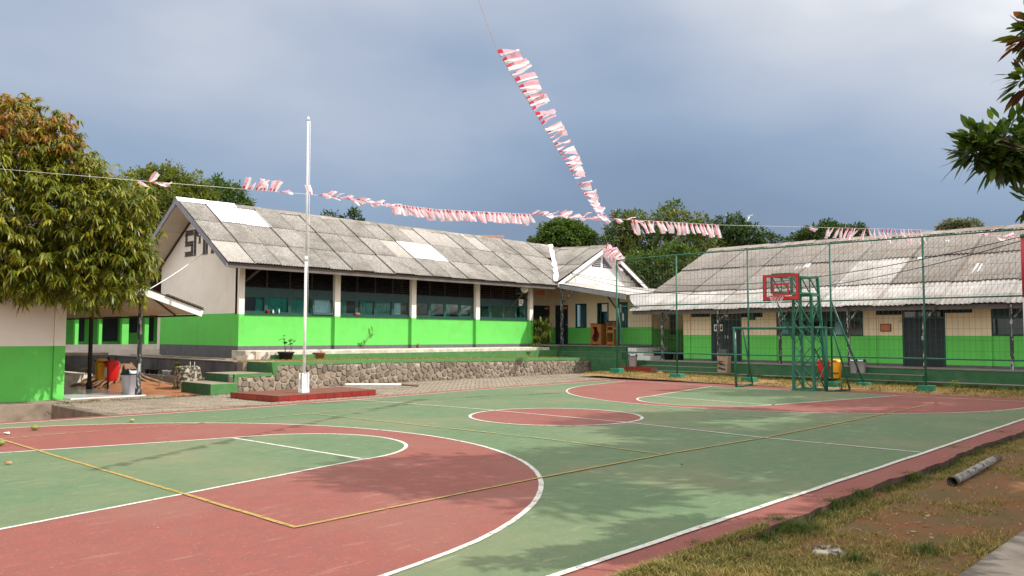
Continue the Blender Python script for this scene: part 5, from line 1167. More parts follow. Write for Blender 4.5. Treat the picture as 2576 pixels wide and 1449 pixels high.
# two school desks stacked on the wing porch
p = atx(1497, 872, 17.9); q = atx(1535, 872, 17.8)
for (yc, x, w, h, lab, two) in ((p.y, 17.9, .62, 1.02, 'brown wooden lectern with a dark hourglass panel on the wing porch', False), (q.y, 17.75, .42, 1.13, 'brown wooden stand with two openings beside the lectern', True)):
    t = thing('wooden_lectern', lab, 'lectern', (x, yc, 1.22)); z = 1.217
    mb = MB(); a, b = yc - w / 2, yc + w / 2
    mb.box(x + .05, x + .48, a, a + .03, z + .05, z + h); mb.box(x + .05, x + .48, b - .03, b, z + .05, z + h); mb.box(x + .0, x + .5, a - .02, a + .05, z, z + .05); mb.box(x + .0, x + .5, b - .05, b + .02, z, z + .05); mb.box(x + .05, x + .10, a + .031, b - .031, z + .05, z + .18)
    if two: mb.box(x + .05, x + .08, a + .031, b - .031, z + h * .52, z + h * .64); mb.box(x + .05, x + .08, a + .031, b - .031, z + h * .76, z + h * .8)
    else: mb.box(x + .05, x + .08, a + .031, b - .031, z + h * .86, z + h); 
    mb.build('frame', M['wood_warm'], t, bevel=.006)
    d = MB()
    if two:
        d.box(x + .045, x + .08, a + .031, b - .031, z + h * .81, z + h - .005)
        d.build('front_panel', M['wood_dark'], t)
    else:
        d.box(x + .3, x + .32, a + .031, b - .031, z + .18, z + h * .86); d.build('inner_panel', M['wood_dark'], t)
        nn = 16                                      # front cheeks with curved cut-outs
        for s_, base in ((1, a + .031), (-1, b - .031)):
            L_ = []; d = MB()
            for k in range(nn + 1):
                u = k / nn; wd_ = .06 + .13 * (math.cos(u * 2 * math.pi * 1.15 + (0 if s_ > 0 else 1.4)) * .5 + .5); L_.append((base + s_ * wd_, z + .18 + (h * .86 - .18) * u))
            for (y0_, z0_), (y1_, z1_) in zip(L_, L_[1:]): d.hexa([(x + .05, base, z0_), (x + .08, base, z0_), (x + .08, y0_, z0_), (x + .05, y0_, z0_)], [(x + .05, base, z1_), (x + .08, base, z1_), (x + .08, y1_, z1_), (x + .05, y1_, z1_)])
            d.build('cheek', M['wood_warm'], t)
    mb = MB(); mb.hexa([(x, a - .02, z + h), (x + .5, a - .02, z + h), (x + .5, b + .02, z + h), (x, b + .02, z + h)], [(x, a - .02, z + h + .025), (x + .5, a - .02, z + h + .025), (x + .5, b + .02, z + h + .025), (x, b + .02, z + h + .025)]); mb.build('top', M['wood_dark'], t)

# loudspeaker, notices on the facade end
p = aty(1320, 727, 14.35)
ls = thing('horn_loudspeaker', 'beige horn loudspeaker on a wooden bracket under the classroom eave', 'loudspeaker', (p.x, p.y, p.z))
mb = MB(); mb.lathe([(.175, 0), (.18, .012), (.16, .03), (.10, .10), (.06, .18), (.05, .3)], (0, 0, 0), 24); 
cd = Vector((-.55, -.82, -.05)).normalized(); qx = Vector((0, 0, 1)).rotation_difference(-cd)
def face(mb_): mb_.v = [tuple(qx @ Vector(v) + Vector((p.x, p.y, p.z))) for v in mb_.v]; return mb_
face(mb); mb.f = [f for f in mb.f]; mb.build('horn', M['horn'], ls)
mb = MB(); mb.lathe([(.055, .02), (.05, .10), (.02, .14)], (0, 0, 0), 12); face(mb).build('throat', M['concrete'], ls)
mb = MB(); mb.beam((p.x - .42, p.y + .12, p.z - .22), (p.x + .38, p.y + .12, p.z - .20), .05, .05); mb.beam((p.x - .35, p.y + .5, p.z - .8), (p.x + .0, p.y + .12, p.z - .22), .04, .05); mb.beam((p.x + .5, p.y + .6, p.z - .8), (p.x + .35, p.y + .12, p.z - .2), .04, .04); mb.beam((p.x, p.y + .10, p.z - .2), (p.x, p.y + .08, p.z - .06), .03, .03); mb.build('bracket', M['timber'], ls)
p = aty(1309, 761, YF + .02); nt = MB(); nt.box(p.x - .15, p.x + .15, YF - .03, YF - .022, p.z - .16, p.z + .15); o = tag(nt.build('notice', M['paper'], loc=(p.x, YF - .03, p.z)), 'white paper notice pinned to the dark board below the loudspeaker', 'notice')
nt = MB()
for zz, a, b in ((.07, -.1, .1), (.04, -.1, .06), (-.03, -.1, .1), (-.06, -.1, .04)): nt.box(p.x + a, p.x + b, YF - .034, YF - .0305, p.z + zz - .008, p.z + zz + .008)
nt.build('printed_lines', M['ink'], o)
p = aty(1360, 736, 15.3); t = thing('hanging_board', 'orange wooden sign board hung in the porch corner beside the loudspeaker', 'sign', (p.x, 15.3, p.z))
mb = MB(); mb.box(p.x - .3, p.x + .3, 15.29, 15.31, p.z - .12, p.z + .13); mb.build('board', M['orange_sign'], t)
mb = MB(); mb.box(p.x - .26, p.x - .255, 15.298, 15.302, p.z + .13, 4.1); mb.box(p.x + .255, p.x + .26, 15.298, 15.302, p.z + .13, 4.1); mb.build('wire', M['cable'], t)

# poles, pipe, small loose things
a, b = atz(868, 975, .10), atz(1052, 967, .10)
wp_ = thing('fallen_pole', 'long white rusty ended pole lying across the podium corner onto the paving', 'pole', (a.x, a.y, .1))
mb = MB(); d = (b - a) * .75; mb.tube([a + Vector((0, 0, .09)), a + d + Vector((0, 0, .02))], .036, 10); mb.build('white_length', M['white_paint'], wp_); mb = MB(); mb.tube([a + d + Vector((0, 0, .02)), b + Vector((0, 0, -.04))], .037, 10); mb.build('rusty_end', M['bark'], wp_)
a, b = atz(2396, 1212, -.0), atz(2508, 1152, -.02)
pi_ = thing('pipe', 'short dirty white steel pipe with open rusty end lying on the worn grass', 'pipe', (a.x, a.y, 0))
mb = MB(); dd = (b - a).normalized(); r_ = .052
mb.tube([a, a + dd * .25, b - dd * .4, b], r_, 16, cap=False); mb.tube([b, a], r_ - .008, 16, cap=False); mb.build('tube', M['pipe_dirty'], pi_)
mb = MB(); mb.tube([a - dd * .003, a + dd * .09], r_ + .007, 16, cap=False); mb.build('collar', M['bark'], pi_)
mb = MB(); mb.tube([b - dd * .32, b + dd * .002], r_ + .004, 16); mb.build('rusty_end', M['bark'], pi_)
p = atz(2083, 1392, -.05); mb = MB(); n = 22
V = [];
for (r, z) in ((.125, -.05), (.135, .0), (.13, .035), (.085, .055), (.06, .035), (.0, .03)):
    for k in range(n):
        t = 2 * math.pi * k / n; rr = r * (1 + .12 * mnoise.noise((math.cos(t) * 2, math.sin(t) * 2, z * 9))); V.append((p.x + rr * math.cos(t), p.y + rr * math.sin(t), -.06 + z + .012 * mnoise.noise((math.cos(t) * 3, math.sin(t) * 3, r * 20))))
mb.raw(V, [(i * n + k, i * n + (k + 1) % n, (i + 1) * n + (k + 1) % n, (i + 1) * n + k) for i in range(5) for k in range(n)], 0, True)
tag(mb.build('broken_pipe_stub', M['moss'], loc=(p.x, p.y, -.05)), 'round weathered concrete stub with a hollow top set in the near grass', 'concrete stub')
M['fruit'] = mat('fruit', (.13, .18, .035), (.19, .19, .05), scale=20, rough=.5); M['fruit_y'] = mat('fruit_y', (.30, .24, .09), rough=.6)
for (px_3, py_3, mm, r, lab) in ((88, 1081, 'fruit', .055, 'green fallen mango lying on the near left of the court'), (332, 1061, 'fruit_y', .04, 'small yellow fallen fruit by the far edge line of the court'), (2, 1120, 'fruit', .05, 'green mango at the left edge of the picture on the red zone')):
    p = atz(px_3, py_3, .02); mb = MB(); mb.lathe([(.002, -r * .8)] + [(r * math.sin(t_), -r * .8 * math.cos(t_)) for t_ in (.5, 1, 1.5, 2, 2.6)] + [(.002, r * .8)], (p.x, p.y, .02 + r * .7), 14, sq=(1.25, .9, 2)); tag(mb.build('mango', M[mm], loc=(p.x, p.y, .02)), lab, 'fruit')
M['leaf_dead'] = mat('leaf_dead', (.16, .03, .025), (.12, .05, .03), scale=9); M['brick_bit'] = mat('brick_bit', (.50, .16, .07))
for (px_3, py_3, s, mm, nm, lab) in ((1609, 951, .10, 'leaf_dead', 'dead_leaf', 'dark red scrap on the far red zone of the court'), (2356, 1015, .10, 'leaf_dead', 'dead_leaf', 'dark scrap on the right end of the far red zone'), (21, 1166, .06, 'brick_bit', 'brick_chip', 'small orange brick chip on the left green key'), (17, 1091, .07, 'paper', 'paper_scrap', 'pale scrap on the red zone near the fallen mango'), (1390, 939, .16, 'leaf_dead', 'dead_leaf', 'brown scrap on the paving below the stone wall'), (1715, 1171, .03, 'ink', 'pebble', 'black pebble on the near green of the court')):
    p = atz(px_3, py_3, .02); mb = MB(); V = []
    for k in range(7): t_ = 2 * math.pi * k / 7; V.append((p.x + s * math.cos(t_) * (.7 + .3 * math.sin(k * 2.1)), p.y + s * .6 * math.sin(t_), .024 + .012 * math.sin(k * 1.9) + .01))
    mb.raw(V + [(p.x, p.y, .022 + s * .35)], [(k, (k + 1) % 7, 7) for k in range(7)]); tag(mb.build(nm, M[mm], loc=(p.x, p.y, .02)), lab, 'litter' if nm != 'pebble' else 'pebble')
p = atz(1660, 945, .1); mb = MB(); mb.lathe([(.13, 0), (.15, .05), (.1, .11), (.02, .13)], (15.2, atx(1660, 945, 15.2).y, .12), 8, sq=(1.5, .8, 2.5)); tag(mb.build('rock', M['root'], loc=(15.2, atx(1660, 945, 15.2).y, .12)), 'brown rock on the dry grass by the red steps', 'rock')
# pillar at the right edge
pl_ = thing('padded_pillar', 'red topped pale pillar with a green cap at the right edge of the picture', 'pillar', (12.0, -6.28, 0))
M['pillar_pale'] = mat('pillar_pale', (.56, .48, .54), (.50, .40, .46), scale=2, rough=.5); M['pillar_red'] = mat('pillar_red', (.40, .02, .035), (.46, .04, .06), scale=3, rough=.5)
mb = MB(); mb.lathe([(.20, 0), (.20, 2.75)], (12, -6.30, 0), 20); mb.build('lower_pad', M['pillar_pale'], pl_); mb = MB(); mb.lathe([(.205, 2.75), (.21, 3.6), (.205, 4.34)], (12, -6.30, 0), 20); mb.build('upper_pad', M['pillar_red'], pl_); mb = MB(); mb.lathe([(.22, 4.341), (.22, 4.42), (.03, 4.46)], (12, -6.30, 0), 20); mb.build('cap', M['steel_green'], pl_)
# ================================================================== bunting and cables
def flagmesh(p, along, ext, w, ln, sway, par, k):
    """one little two-colour flag: tied by its short edge at p, w along the string, ln away from it"""
    mb = MB(); a, e = Vector(along).normalized() * w, Vector(ext).normalized(); s_ = a.cross(e).normalized(); n = 4
    g = [0, 1, 2, 3, 4]; ph = random.uniform(0, 6); tw = random.gauss(0, .5) * sway; pinch = random.uniform(.25, .8)
    def pt(i, j):
        u, v = i / 4 - .5, j / n; wd = pinch + (1 - pinch) * min(1, v * 2.2)
        return p + a * (u * wd * math.cos(tw * v)) + s_ * (w * u * wd * math.sin(tw * v) + ln * .12 * sway * math.sin(v * 3.5 + ph) * v) + e * (ln * v) + Vector(along).normalized() * (ln * .10 * sway * math.sin(v * 2.6 + ph * 1.7) * v)
    V = [pt(i, j) for j in range(n + 1) for i in range(5)]
    V = [v + s_ * (.012 * math.sin(i % 5 * 2 + ph)) for i, v in enumerate(V)]
    for j in range(n):
        for i in range(4): mb.poly([V[j * 5 + i], V[j * 5 + i + 1], V[j * 5 + i + 6], V[j * 5 + i + 5]], (0 if j == 0 and i < 2 else 1) if i < 2 else 2, True)
    return mb.build('flag', [M['flag_red'], M['flag_pink'], M['flag_white']], par)
def string_at_px(P, px_):
    """parameter on polyline P where it passes picture column px_"""
    best = None
    for i in range(400):
        t = i / 399; q = lerp_poly(P, t); d = abs(proj(q)[0] - px_)
        if best is None or d < best[0]: best = (d, t)
    return best[1]
def lerp_poly(P, t):
    L_ = [(Vector(b) - Vector(a)).length for a, b in zip(P, P[1:])]; s = t * sum(L_)
    for (a, b), l in zip(zip(P, P[1:]), L_):
        if s <= l + 1e-6: return Vector(a).lerp(Vector(b), s / l)
        s -= l
    return Vector(P[-1])
J = CAM + ray(1507, 548) * ((4.0 - CAM.x) / ray(1507, 548).x)
def on_az(px_, py_, x, y):                            # point over ground spot (x,y) at the height seen at this picture row
    d = ray(px_, py_); k = (Vector((x, y)) - Vector((CAM.x, CAM.y))).length / Vector((d.x, d.y)).length; q = CAM + d * k; return q
N_ = CAM + ray(1252, 130) * 9.9
gab = Vector((GXc, GY - .1, GR - .05))
far_up = N_ + (N_ - J).normalized() * 9 + Vector((0, 0, 2.2))
bn = thing('bunting_line', 'red and white flag bunting rising steeply from the white gable across the sky', 'bunting', tuple(J))
mb = MB(); mb.tube([far_up, N_ + Vector((0, 0, .0)), J, gab], .0042, 4); mb.build('string', M['string'], bn)
al = (J - N_).normalized(); K = 46
for k in range(K):
    t = (k + .2) / K
    if .60 < t < .64 or .70 < t < .72: continue
    p = N_.lerp(J, t); wind = (rt * .9 + up * (.30 if t < .75 else -.25) + al * random.gauss(0, .25) + fw * random.gauss(0, .2) + up * random.gauss(0, .12))
    flagmesh(p, al, wind, .27 if t < .3 else .24, .29 if t < .75 else .26, .45 + t * 1.5, bn, k)
# the horizontal line
LEFT = on_az(0, 425, -8.7, 6.35); P1 = on_az(380, 457, -6.1, 5.4); P2 = on_az(780, 489, -3.3, 4.42); P3 = on_az(1100, 527, -.55, 3.5); 
RIGHT = Vector((22.4, -4.3, 5.42)); R1 = on_az(1810, 566, 8.5, .37); R2 = on_az(2310, 578, 16.5, -2.4)
HP = [LEFT, P1, P2, P3, J, R1, R2, RIGHT]
bh_ = thing('bunting_line', 'red and white flag bunting strung level from mango tree past flagpole to right roof', 'bunting', tuple(P2))
mb = MB(); mb.tube(HP, .0038, 4); mb.build('string', M['string'], bh_)
def run(p0, p1, n, ln, sway, dirf):
    t0, t1 = string_at_px(HP, p0), string_at_px(HP, p1)
    for k in range(n):
        t = t0 + (t1 - t0) * (k + random.uniform(.1, .7)) / n; p = lerp_poly(HP, t); q = lerp_poly(HP, min(1, t + .01)); al = (q - p).normalized()
        dd = dirf(k / n); flagmesh(p, al, Vector(dd) + Vector((random.gauss(0, .2), random.gauss(0, .2), random.gauss(0, .15))), .135, ln * random.uniform(.85, 1.15), sway, bh_, k)
dn_ = lambda u: rt * .30 - Vector((0, 0, 1)); flut = lambda u: rt * .9 + Vector((0, 0, random.choice((.35, -.4, -.1))))
run(345, 425, 4, .28, 1.5, flut); run(612, 708, 8, .26, 1.5, lambda u: rt * .4 + Vector((0, 0, .7 if u < .75 else .1)))
run(779, 792, 1, .26, .4, lambda u: Vector((0, 0, 1))); run(796, 985, 24, .20, 1.3, flut); run(985, 1330, 46, .26, .7, dn_); run(1330, 1505, 24, .24, 1.4, flut)
run(1508, 1600, 5, .22, 1.4, flut); run(1585, 1815, 22, .36, .8, dn_); run(2030, 2052, 1, .3, 1, flut); run(2080, 2180, 9, .40, .8, lambda u: -rt * .5 - Vector((0, 0, 1))); run(2180, 2320, 13, .48, .9, dn_); run(2440, 2570, 7, .4, 1.4, flut)
# flags bunched on the corner of the white gable and the fence post
bc = thing('bunting_bundle', 'tangled bundle of red and white flags caught on the fence corner and gable', 'bunting', (14, 8.5, 4.8))
c_a = gab; c_b = Vector((14.0, 8.5, 4.72))
a0, b0 = CAM + ray(1527, 622) * ((12.2 - CAM.x) / ray(1527, 622).x), Vector((14.0, 8.45, 4.66))
a0 = atx(1527, 622, 14.6)
mb = MB(); mb.tube([gab, a0, b0], .006, 4); mb.build('string', M['string'], bc)
for k in range(34):
    p = a0.lerp(b0, (k + .5) / 34); p = p + Vector((random.gauss(0, .05), random.gauss(0, .05), random.gauss(0, .05)))
    flagmesh(p, (b0 - a0), rt * random.uniform(-.4, 1) + up * random.uniform(-.8, .5), .2, .30, 2., bc, k)
def cable(par, p, q, sag, r=.012, n=20, m_='cable', nm='cable'):
    mb = MB(); p, q = Vector(p), Vector(q); mb.tube([p.lerp(q, k / n) - Vector((0, 0, sag * 4 * (k / n) * (1 - k / n))) for k in range(n + 1)], r, 5); return mb.build(nm, M[m_], par)
pc = thing('power_cables', 'pair of black cables sagging from the white gable across the right roof to the pillar', 'cable', (17.4, 13.9, 4.6))
s0 = aty(1436, 686, 13.9); e0 = Vector((12.0, -6.25, 4.40))
cable(pc, s0, e0, .95); cable(pc, s0 + Vector((0, 0, -.03)), e0 + Vector((0, 0, -.10)), 1.25)
mb = MB(); mb.tube([s0, s0 + Vector((.3, -.02, -.2)), s0 + Vector((.35, 0, -.5)), s0 + Vector((.1, .02, -.62))], .012, 5); mb.build('loop', M['cable'], pc)
gw = thing('guy_rope', 'pale rope slanting from the gable letters down to the covered walk', 'rope', (.9, 17.6, 4.6))
cable(gw, (.88, 17.55, 4.63), (-3.4, 12.0, cz(-3.4) + .3), .05, .012, 8, 'string', 'rope')

# ================================================================== foliage
def leaves_np(P, D, N, L, W, droop):
    """P base, D growing direction, N leaf normal, L, W sizes, droop 0..1 -> verts, triangles (one island per leaf)"""
    D = D / np.linalg.norm(D, axis=1, keepdims=True); S = np.cross(D, N); S /= np.linalg.norm(S, axis=1, keepdims=True) + 1e-9
    Z = np.array([0, 0, 1.])
    def c(s): return P + D * (L * s)[:, None] - Z * (L * droop * s * s)[:, None]
    V = np.stack([c(0 * L), c(.32 + 0 * L) - S * (W * .46)[:, None], c(.32 + 0 * L) + S * (W * .46)[:, None], c(.7 + 0 * L) - S * (W * .38)[:, None], c(.7 + 0 * L) + S * (W * .38)[:, None], c(1 + 0 * L)], 1)
    k = np.arange(len(P))[:, None, None] * 6
    F = np.array([[0, 2, 1], [1, 2, 4], [1, 4, 3], [3, 4, 5]])[None] + k
    return V.reshape(-1, 3), F.reshape(-1, 3)
def unit(n):
    v = rng.normal(size=(n, 3)); return v / np.linalg.norm(v, axis=1, keepdims=True)
def crown(blobs, n, per, L, W, droop=.35, style='spray', inner=.25, spread=.12, upb=.25):
    """leaf clumps over the shells of ellipsoid blobs [(centre, (rx,ry,rz))]"""
    wts = np.array([b[1][0] * b[1][2] for b in blobs]); wts = wts / wts.sum(); ci = rng.choice(len(blobs), n, p=wts)
    C = np.array([tuple(b[0]) for b in blobs])[ci]; Rr = np.array([b[1] for b in blobs])[ci]
    U = unit(n); U[:, 2] += upb * rng.random(n); U /= np.linalg.norm(U, axis=1, keepdims=True)
    rad = np.where(rng.random(n) < inner, rng.uniform(.35, .8, n), rng.uniform(.82, 1.08, n))
    bump = 1 + .10 * np.sin(U[:, 0] * 7 + C[:, 0]) * np.cos(U[:, 2] * 6 + C[:, 2] * 3) + .06 * np.sin(U[:, 1] * 13)
    Cl = C + U * Rr * (rad * bump)[:, None]
    P = np.repeat(Cl, per, 0); UU = np.repeat(U, per, 0); m_ = len(P); q = unit(m_)
    if style == 'rosette':                            # long leaves hanging round a shoot tip
        ang = rng.uniform(0, 2 * np.pi, m_); D = np.stack([np.cos(ang), np.sin(ang), rng.uniform(-.75, .35, m_)], 1) + UU * .35
        P = P + q * spread * .3
    else:
        D = UU * .8 + q; P = P + q * spread * rng.random((m_, 1))
    N = np.tile(np.array([[0, 0, 1.]]), (m_, 1)) + unit(m_) * .45 + UU * .3
    Ls = L * rng.uniform(.65, 1.25, m_); return leaves_np(P, D, N, Ls, W * rng.uniform(.8, 1.2, m_), droop * rng.uniform(.3, 1.5, m_)), Cl
def tree(name, label, base, blobs, n, per, L, W, lm, trunk_r=.18, droop=.35, style='spray', inner=.25, spread=.2, group=None, fork=None, loose=None, extra=None, bark='bark', cat='tree'):
    base = Vector(base); t = thing(name, label, cat, tuple(base), group)
    (V, F), Cl = crown(blobs, n, per, L, W, droop, style, inner, spread)
    mi = None; mats = [M[lm]]
    if extra: mats.append(M[extra[0]]); mi = np.repeat((extra[1](np.repeat(Cl, per, 0))).astype(int), 4)
    me = npmesh('crown', V - np.array(tuple(base)), F, mats, mi); o = bpy.data.objects.new('crown', me); COL.objects.link(o); o.parent = t; OFF[o.name] = base
    big = sorted(blobs, key=lambda b: -b[1][0])
    top = Vector(big[0][0]); fk = Vector(fork) if fork else base.lerp(top, .55)
    mb = MB(); mb.tube([base - Vector((0, 0, .3)), base + Vector((0, 0, .25)), base.lerp(fk, .5) + Vector((.06, -.05, 0)), fk], [trunk_r * 1.5, trunk_r * 1.1, trunk_r, trunk_r * .85], 10); mb.build('trunk', M[bark], t)
    mb = MB()
    for b in (blobs[:14] if name not in ('mango_tree', 'overhanging_tree') else blobs[:5] if name == 'mango_tree' else [blobs[i] for i in (0, 2, 4, 5, 9, 10)]):
        c = Vector(b[0]); mid = fk.lerp(c, .5) + Vector((0, 0, -.1 * (c - fk).length)); kr = .45 if name == 'mango_tree' else 1.; mb.tube([fk - Vector((0, 0, .05)), mid, c], [trunk_r * .6 * kr, trunk_r * .38 * kr, trunk_r * .15 * kr], 7)
        for _ in range(4):
            e = c + Vector(tuple(unit(1)[0])) * b[1][0] * .8; mb.tube([c.lerp(mid, .2), c.lerp(e, .5) + Vector((0, 0, .05)), e], [trunk_r * .17, trunk_r * .1, trunk_r * .04], 5)
    mb.build('limbs', M[bark], t); return t
M['leaf_mango'] = leafmat('leaf_mango', [(.045, .085, .012), (.14, .165, .016), (.06, .10, .015), (.36, .32, .035), (.22, .23, .022), (.07, .105, .016), (.30, .26, .035)], .4, .34, .5)
M['leaf_flush'] = leafmat('leaf_flush', [(.34, .16, .03), (.26, .11, .025), (.30, .20, .035), (.20, .15, .02), (.38, .20, .05)], .4, .45)
M['leaf_bright'] = leafmat('leaf_bright', [(.09, .15, .016), (.13, .19, .02), (.06, .12, .015), (.17, .21, .03)], .35)
M['leaf_olive'] = leafmat('leaf_olive', [(.09, .125, .016), (.13, .155, .02), (.06, .095, .015), (.17, .18, .03), (.11, .12, .02)], .35)
M['leaf_mid'] = leafmat('leaf_mid', [(.05, .10, .016), (.075, .125, .018), (.035, .08, .016), (.11, .15, .022)], .3)
M['leaf_dark'] = leafmat('leaf_dark', [(.025, .06, .016), (.04, .08, .018), (.02, .05, .015), (.06, .10, .02)], .25)
M['leaf_yellow'] = leafmat('leaf_yellow', [(.08, .10, .02), (.11, .12, .024), (.055, .085, .016), (.14, .14, .04), (.07, .08, .025)], .3)
M['leaf_near'] = leafmat('leaf_near', [(.03, .065, .012), (.05, .09, .014), (.02, .045, .012), (.09, .13, .015)], .35, .4)
M['leaf_red'] = leafmat('leaf_red', [(.085, .03, .02), (.06, .022, .018), (.15, .06, .022), (.05, .06, .015)], .35, .4)
M['leaf_lime'] = leafmat('leaf_lime', [(.20, .26, .02), (.13, .20, .02), (.26, .28, .03), (.09, .16, .02)], .4)
M['leaf_grey'] = leafmat('leaf_grey', [(.10, .12, .06), (.14, .15, .08), (.08, .10, .05)], .25)
def blob(px_, py_, depth, r_px, sy=1., sd=1.):        # a crown lump as wide as it looks from the camera, at its own distance
    r = r_px * depth / FPX; return (atd(px_, py_, depth), (r, r * sd, r * sy))
# the mango tree at the left
mg = [blob(20, 390, 20.2, 150), blob(120, 400, 20.6, 95), blob(-130, 520, 20.6, 260), blob(70, 560, 20.0, 170), blob(200, 545, 20.4, 125), blob(255, 540, 20.2, 92), blob(300, 600, 20.7, 75), blob(320, 665, 20.2, 55), blob(250, 690, 19.9, 62), blob(150, 660, 20.1, 95), blob(40, 660, 19.9, 95), blob(-60, 650, 19.8, 110), blob(70, 735, 19.4, 30), blob(205, 745, 19.7, 30), blob(300, 722, 19.9, 34), blob(55, 300, 20.2, 62), blob(145, 335, 20.4, 52), blob(180, 430, 20.2, 60), blob(5, 715, 19.5, 30), blob(330, 690, 21.2, 55), blob(260, 720, 21.4, 55), blob(200, 690, 21.4, 60), blob(120, 715, 21.2, 50), blob(345, 735, 20.6, 28), blob(305, 520, 20.4, 80), blob(335, 590, 20.5, 58), blob(240, 460, 20.4, 62), blob(350, 650, 20.6, 42), blob(215, 400, 20.6, 30)]
up_z = lambda C: (rng.random(len(C)) < np.clip((C[:, 2] - 5.75) / 1.0, 0, 1) * .62)
tree('mango_tree', 'big mango tree with drooping green and orange new leaves at the left edge', (-8.9, 10.9, -.35), mg, 4900, 13, .18, .047, 'leaf_mango', .26, .75, 'rosette', .16, .12, fork=(-8.0, 10.9, 4.6), extra=('leaf_flush', lambda C: np.repeat(up_z(C[::13]), 13)))
# trees beyond the classroom roof
G = 'trees beyond the roofs'
tree('leafy_tree', 'light green bushy tree behind the gable beside the mango tree', (2.5, 36, .5), [blob(400, 520, 41, 95), blob(350, 500, 41, 70), blob(450, 530, 40.5, 85, .8), blob(400, 450, 41.5, 48, .7), blob(330, 590, 41, 80), blob(480, 490, 41, 50), blob(420, 465, 41, 48), blob(455, 475, 41, 40), blob(505, 505, 41, 40)], 2300, 9, .19, .085, 'leaf_olive', .2, .2, group=G)
tree('leafy_tree', 'darker green tree with spiky upright shoots rising over the left end of the roof', (9, 37, .5), [blob(560, 520, 44, 62, .85), blob(610, 515, 44, 24, .8), blob(545, 470, 44, 20, 1.3), blob(510, 492, 44, 26), blob(590, 495, 44, 28)], 620, 10, .20, .08, 'leaf_mid', .16, .1, group=G)
tree('sapling', 'leafy treetop just showing over the middle of the long ridge', (18, 37, .5), [blob(893, 545, 48, 17, 1.1), blob(862, 556, 48, 14, .5), blob(828, 545, 48, 17, .6), blob(900, 580, 48, 25)], 200, 9, .20, .08, 'leaf_dark', .1, .1, group=G)
tree('round_tree', 'round dark green tree behind the roof valley left of the white gable', (31, 39, .5), [blob(1412, 615, 56, 72, .75), blob(1360, 625, 56, 42, .7), blob(1460, 610, 56, 42, .8), blob(1412, 580, 56, 40, .6), blob(1450, 580, 56, 30, .6)], 1300, 9, .27, .13, 'leaf_mid', .3, .15, group=G)
tree('tall_tree', 'broad yellowish green tree behind the fence corner and white gable', (43, 32, .5), [blob(1600, 620, 56, 85), blob(1680, 610, 56, 80), blob(1740, 620, 56, 70), blob(1690, 545, 57, 34, 1.1), blob(1565, 575, 56, 45), blob(1620, 690, 55, 70), blob(1700, 700, 55, 70), blob(1575, 560, 56.5, 26), blob(1600, 550, 56.5, 18), blob(1760, 570, 56.5, 30), blob(1695, 520, 57, 14), blob(1550, 650, 55, 60)], 2600, 9, .24, .11, 'leaf_yellow', .35, .15, group=G, extra=('leaf_mid', lambda C: (np.sin(C[:, 0] * 2.1 + C[:, 2] * 3) + np.sin(C[:, 1] * 2.7) > .2)))
tree('tall_tree', 'darker leafy tree right of the yellowish one above the right ridge', (51, 25, .5), [blob(1840, 600, 60, 55), blob(1885, 605, 60, 50, .8), blob(1800, 630, 60, 60), blob(1925, 615, 60, 35, .8), blob(1855, 575, 60, 28, .8), blob(1970, 615, 60, 22, .7)], 1300, 9, .25, .11, 'leaf_dark', .3, .15, group=G)
tree('bush_tree', 'lower dark green tree between the fence corner and the right roof edge', (38, 27, .5), [blob(1590, 700, 50, 60), blob(1660, 680, 50, 50), blob(1720, 660, 50.5, 40), blob(1690, 640, 51, 30), blob(1560, 730, 50, 40)], 1300, 9, .22, .10, 'leaf_mid', .2, .2, group=G)
tree('dark_tree', 'dark tree with one thin spire behind the bunting above the right roof', (58, 19, .5), [blob(2080, 598, 62, 62, .5), blob(2140, 592, 62, 40, .5), blob(2030, 603, 62, 40, .5), blob(2085, 572, 62, 18, .9), blob(2160, 575, 62, 16, .6)], 900, 9, .27, .11, 'leaf_dark', .3, .15, group=G)
tree('umbrella_tree', 'flat topped grey green tree peeping over the far right ridge', (72, 8, .5), [blob(2400, 567, 66, 26, .55), blob(2440, 566, 66, 22, .5), blob(2372, 572, 66, 14, .6), blob(2420, 580, 66, 40, .5)], 400, 9, .28, .12, 'leaf_grey', .2, .3, group=G)
# near tree whose twigs enter at the top right
NT = [blob(2490, 368, 6.2, 50, .78), blob(2450, 392, 6.2, 30, .7), blob(2550, 360, 6.2, 62, .8), blob(2515, 400, 6.2, 42, .6), blob(2625, 370, 6.3, 80, .8), blob(2588, 205, 5.9, 20, 2.2), blob(2602, 90, 5.9, 22, 1.8), blob(2590, 515, 6.6, 32, .6), blob(2900, 330, 6.6, 170, .8), blob(3150, 350, 6.6, 220), blob(3020, 160, 6.8, 170)]
tree('overhanging_tree', 'near tree whose dark leafy twigs hang in at the top right corner', (-4.6, -13.2, -.1), NT, 1150, 10, .15, .05, 'leaf_near', .085, .2, 'spray', .2, .10, fork=(-5.0, -12.4, 2.9), extra=('leaf_red', lambda C: np.repeat(((C[::10, 2] > 3.5) & (rng.random(len(C[::10])) < .55)), 10)))
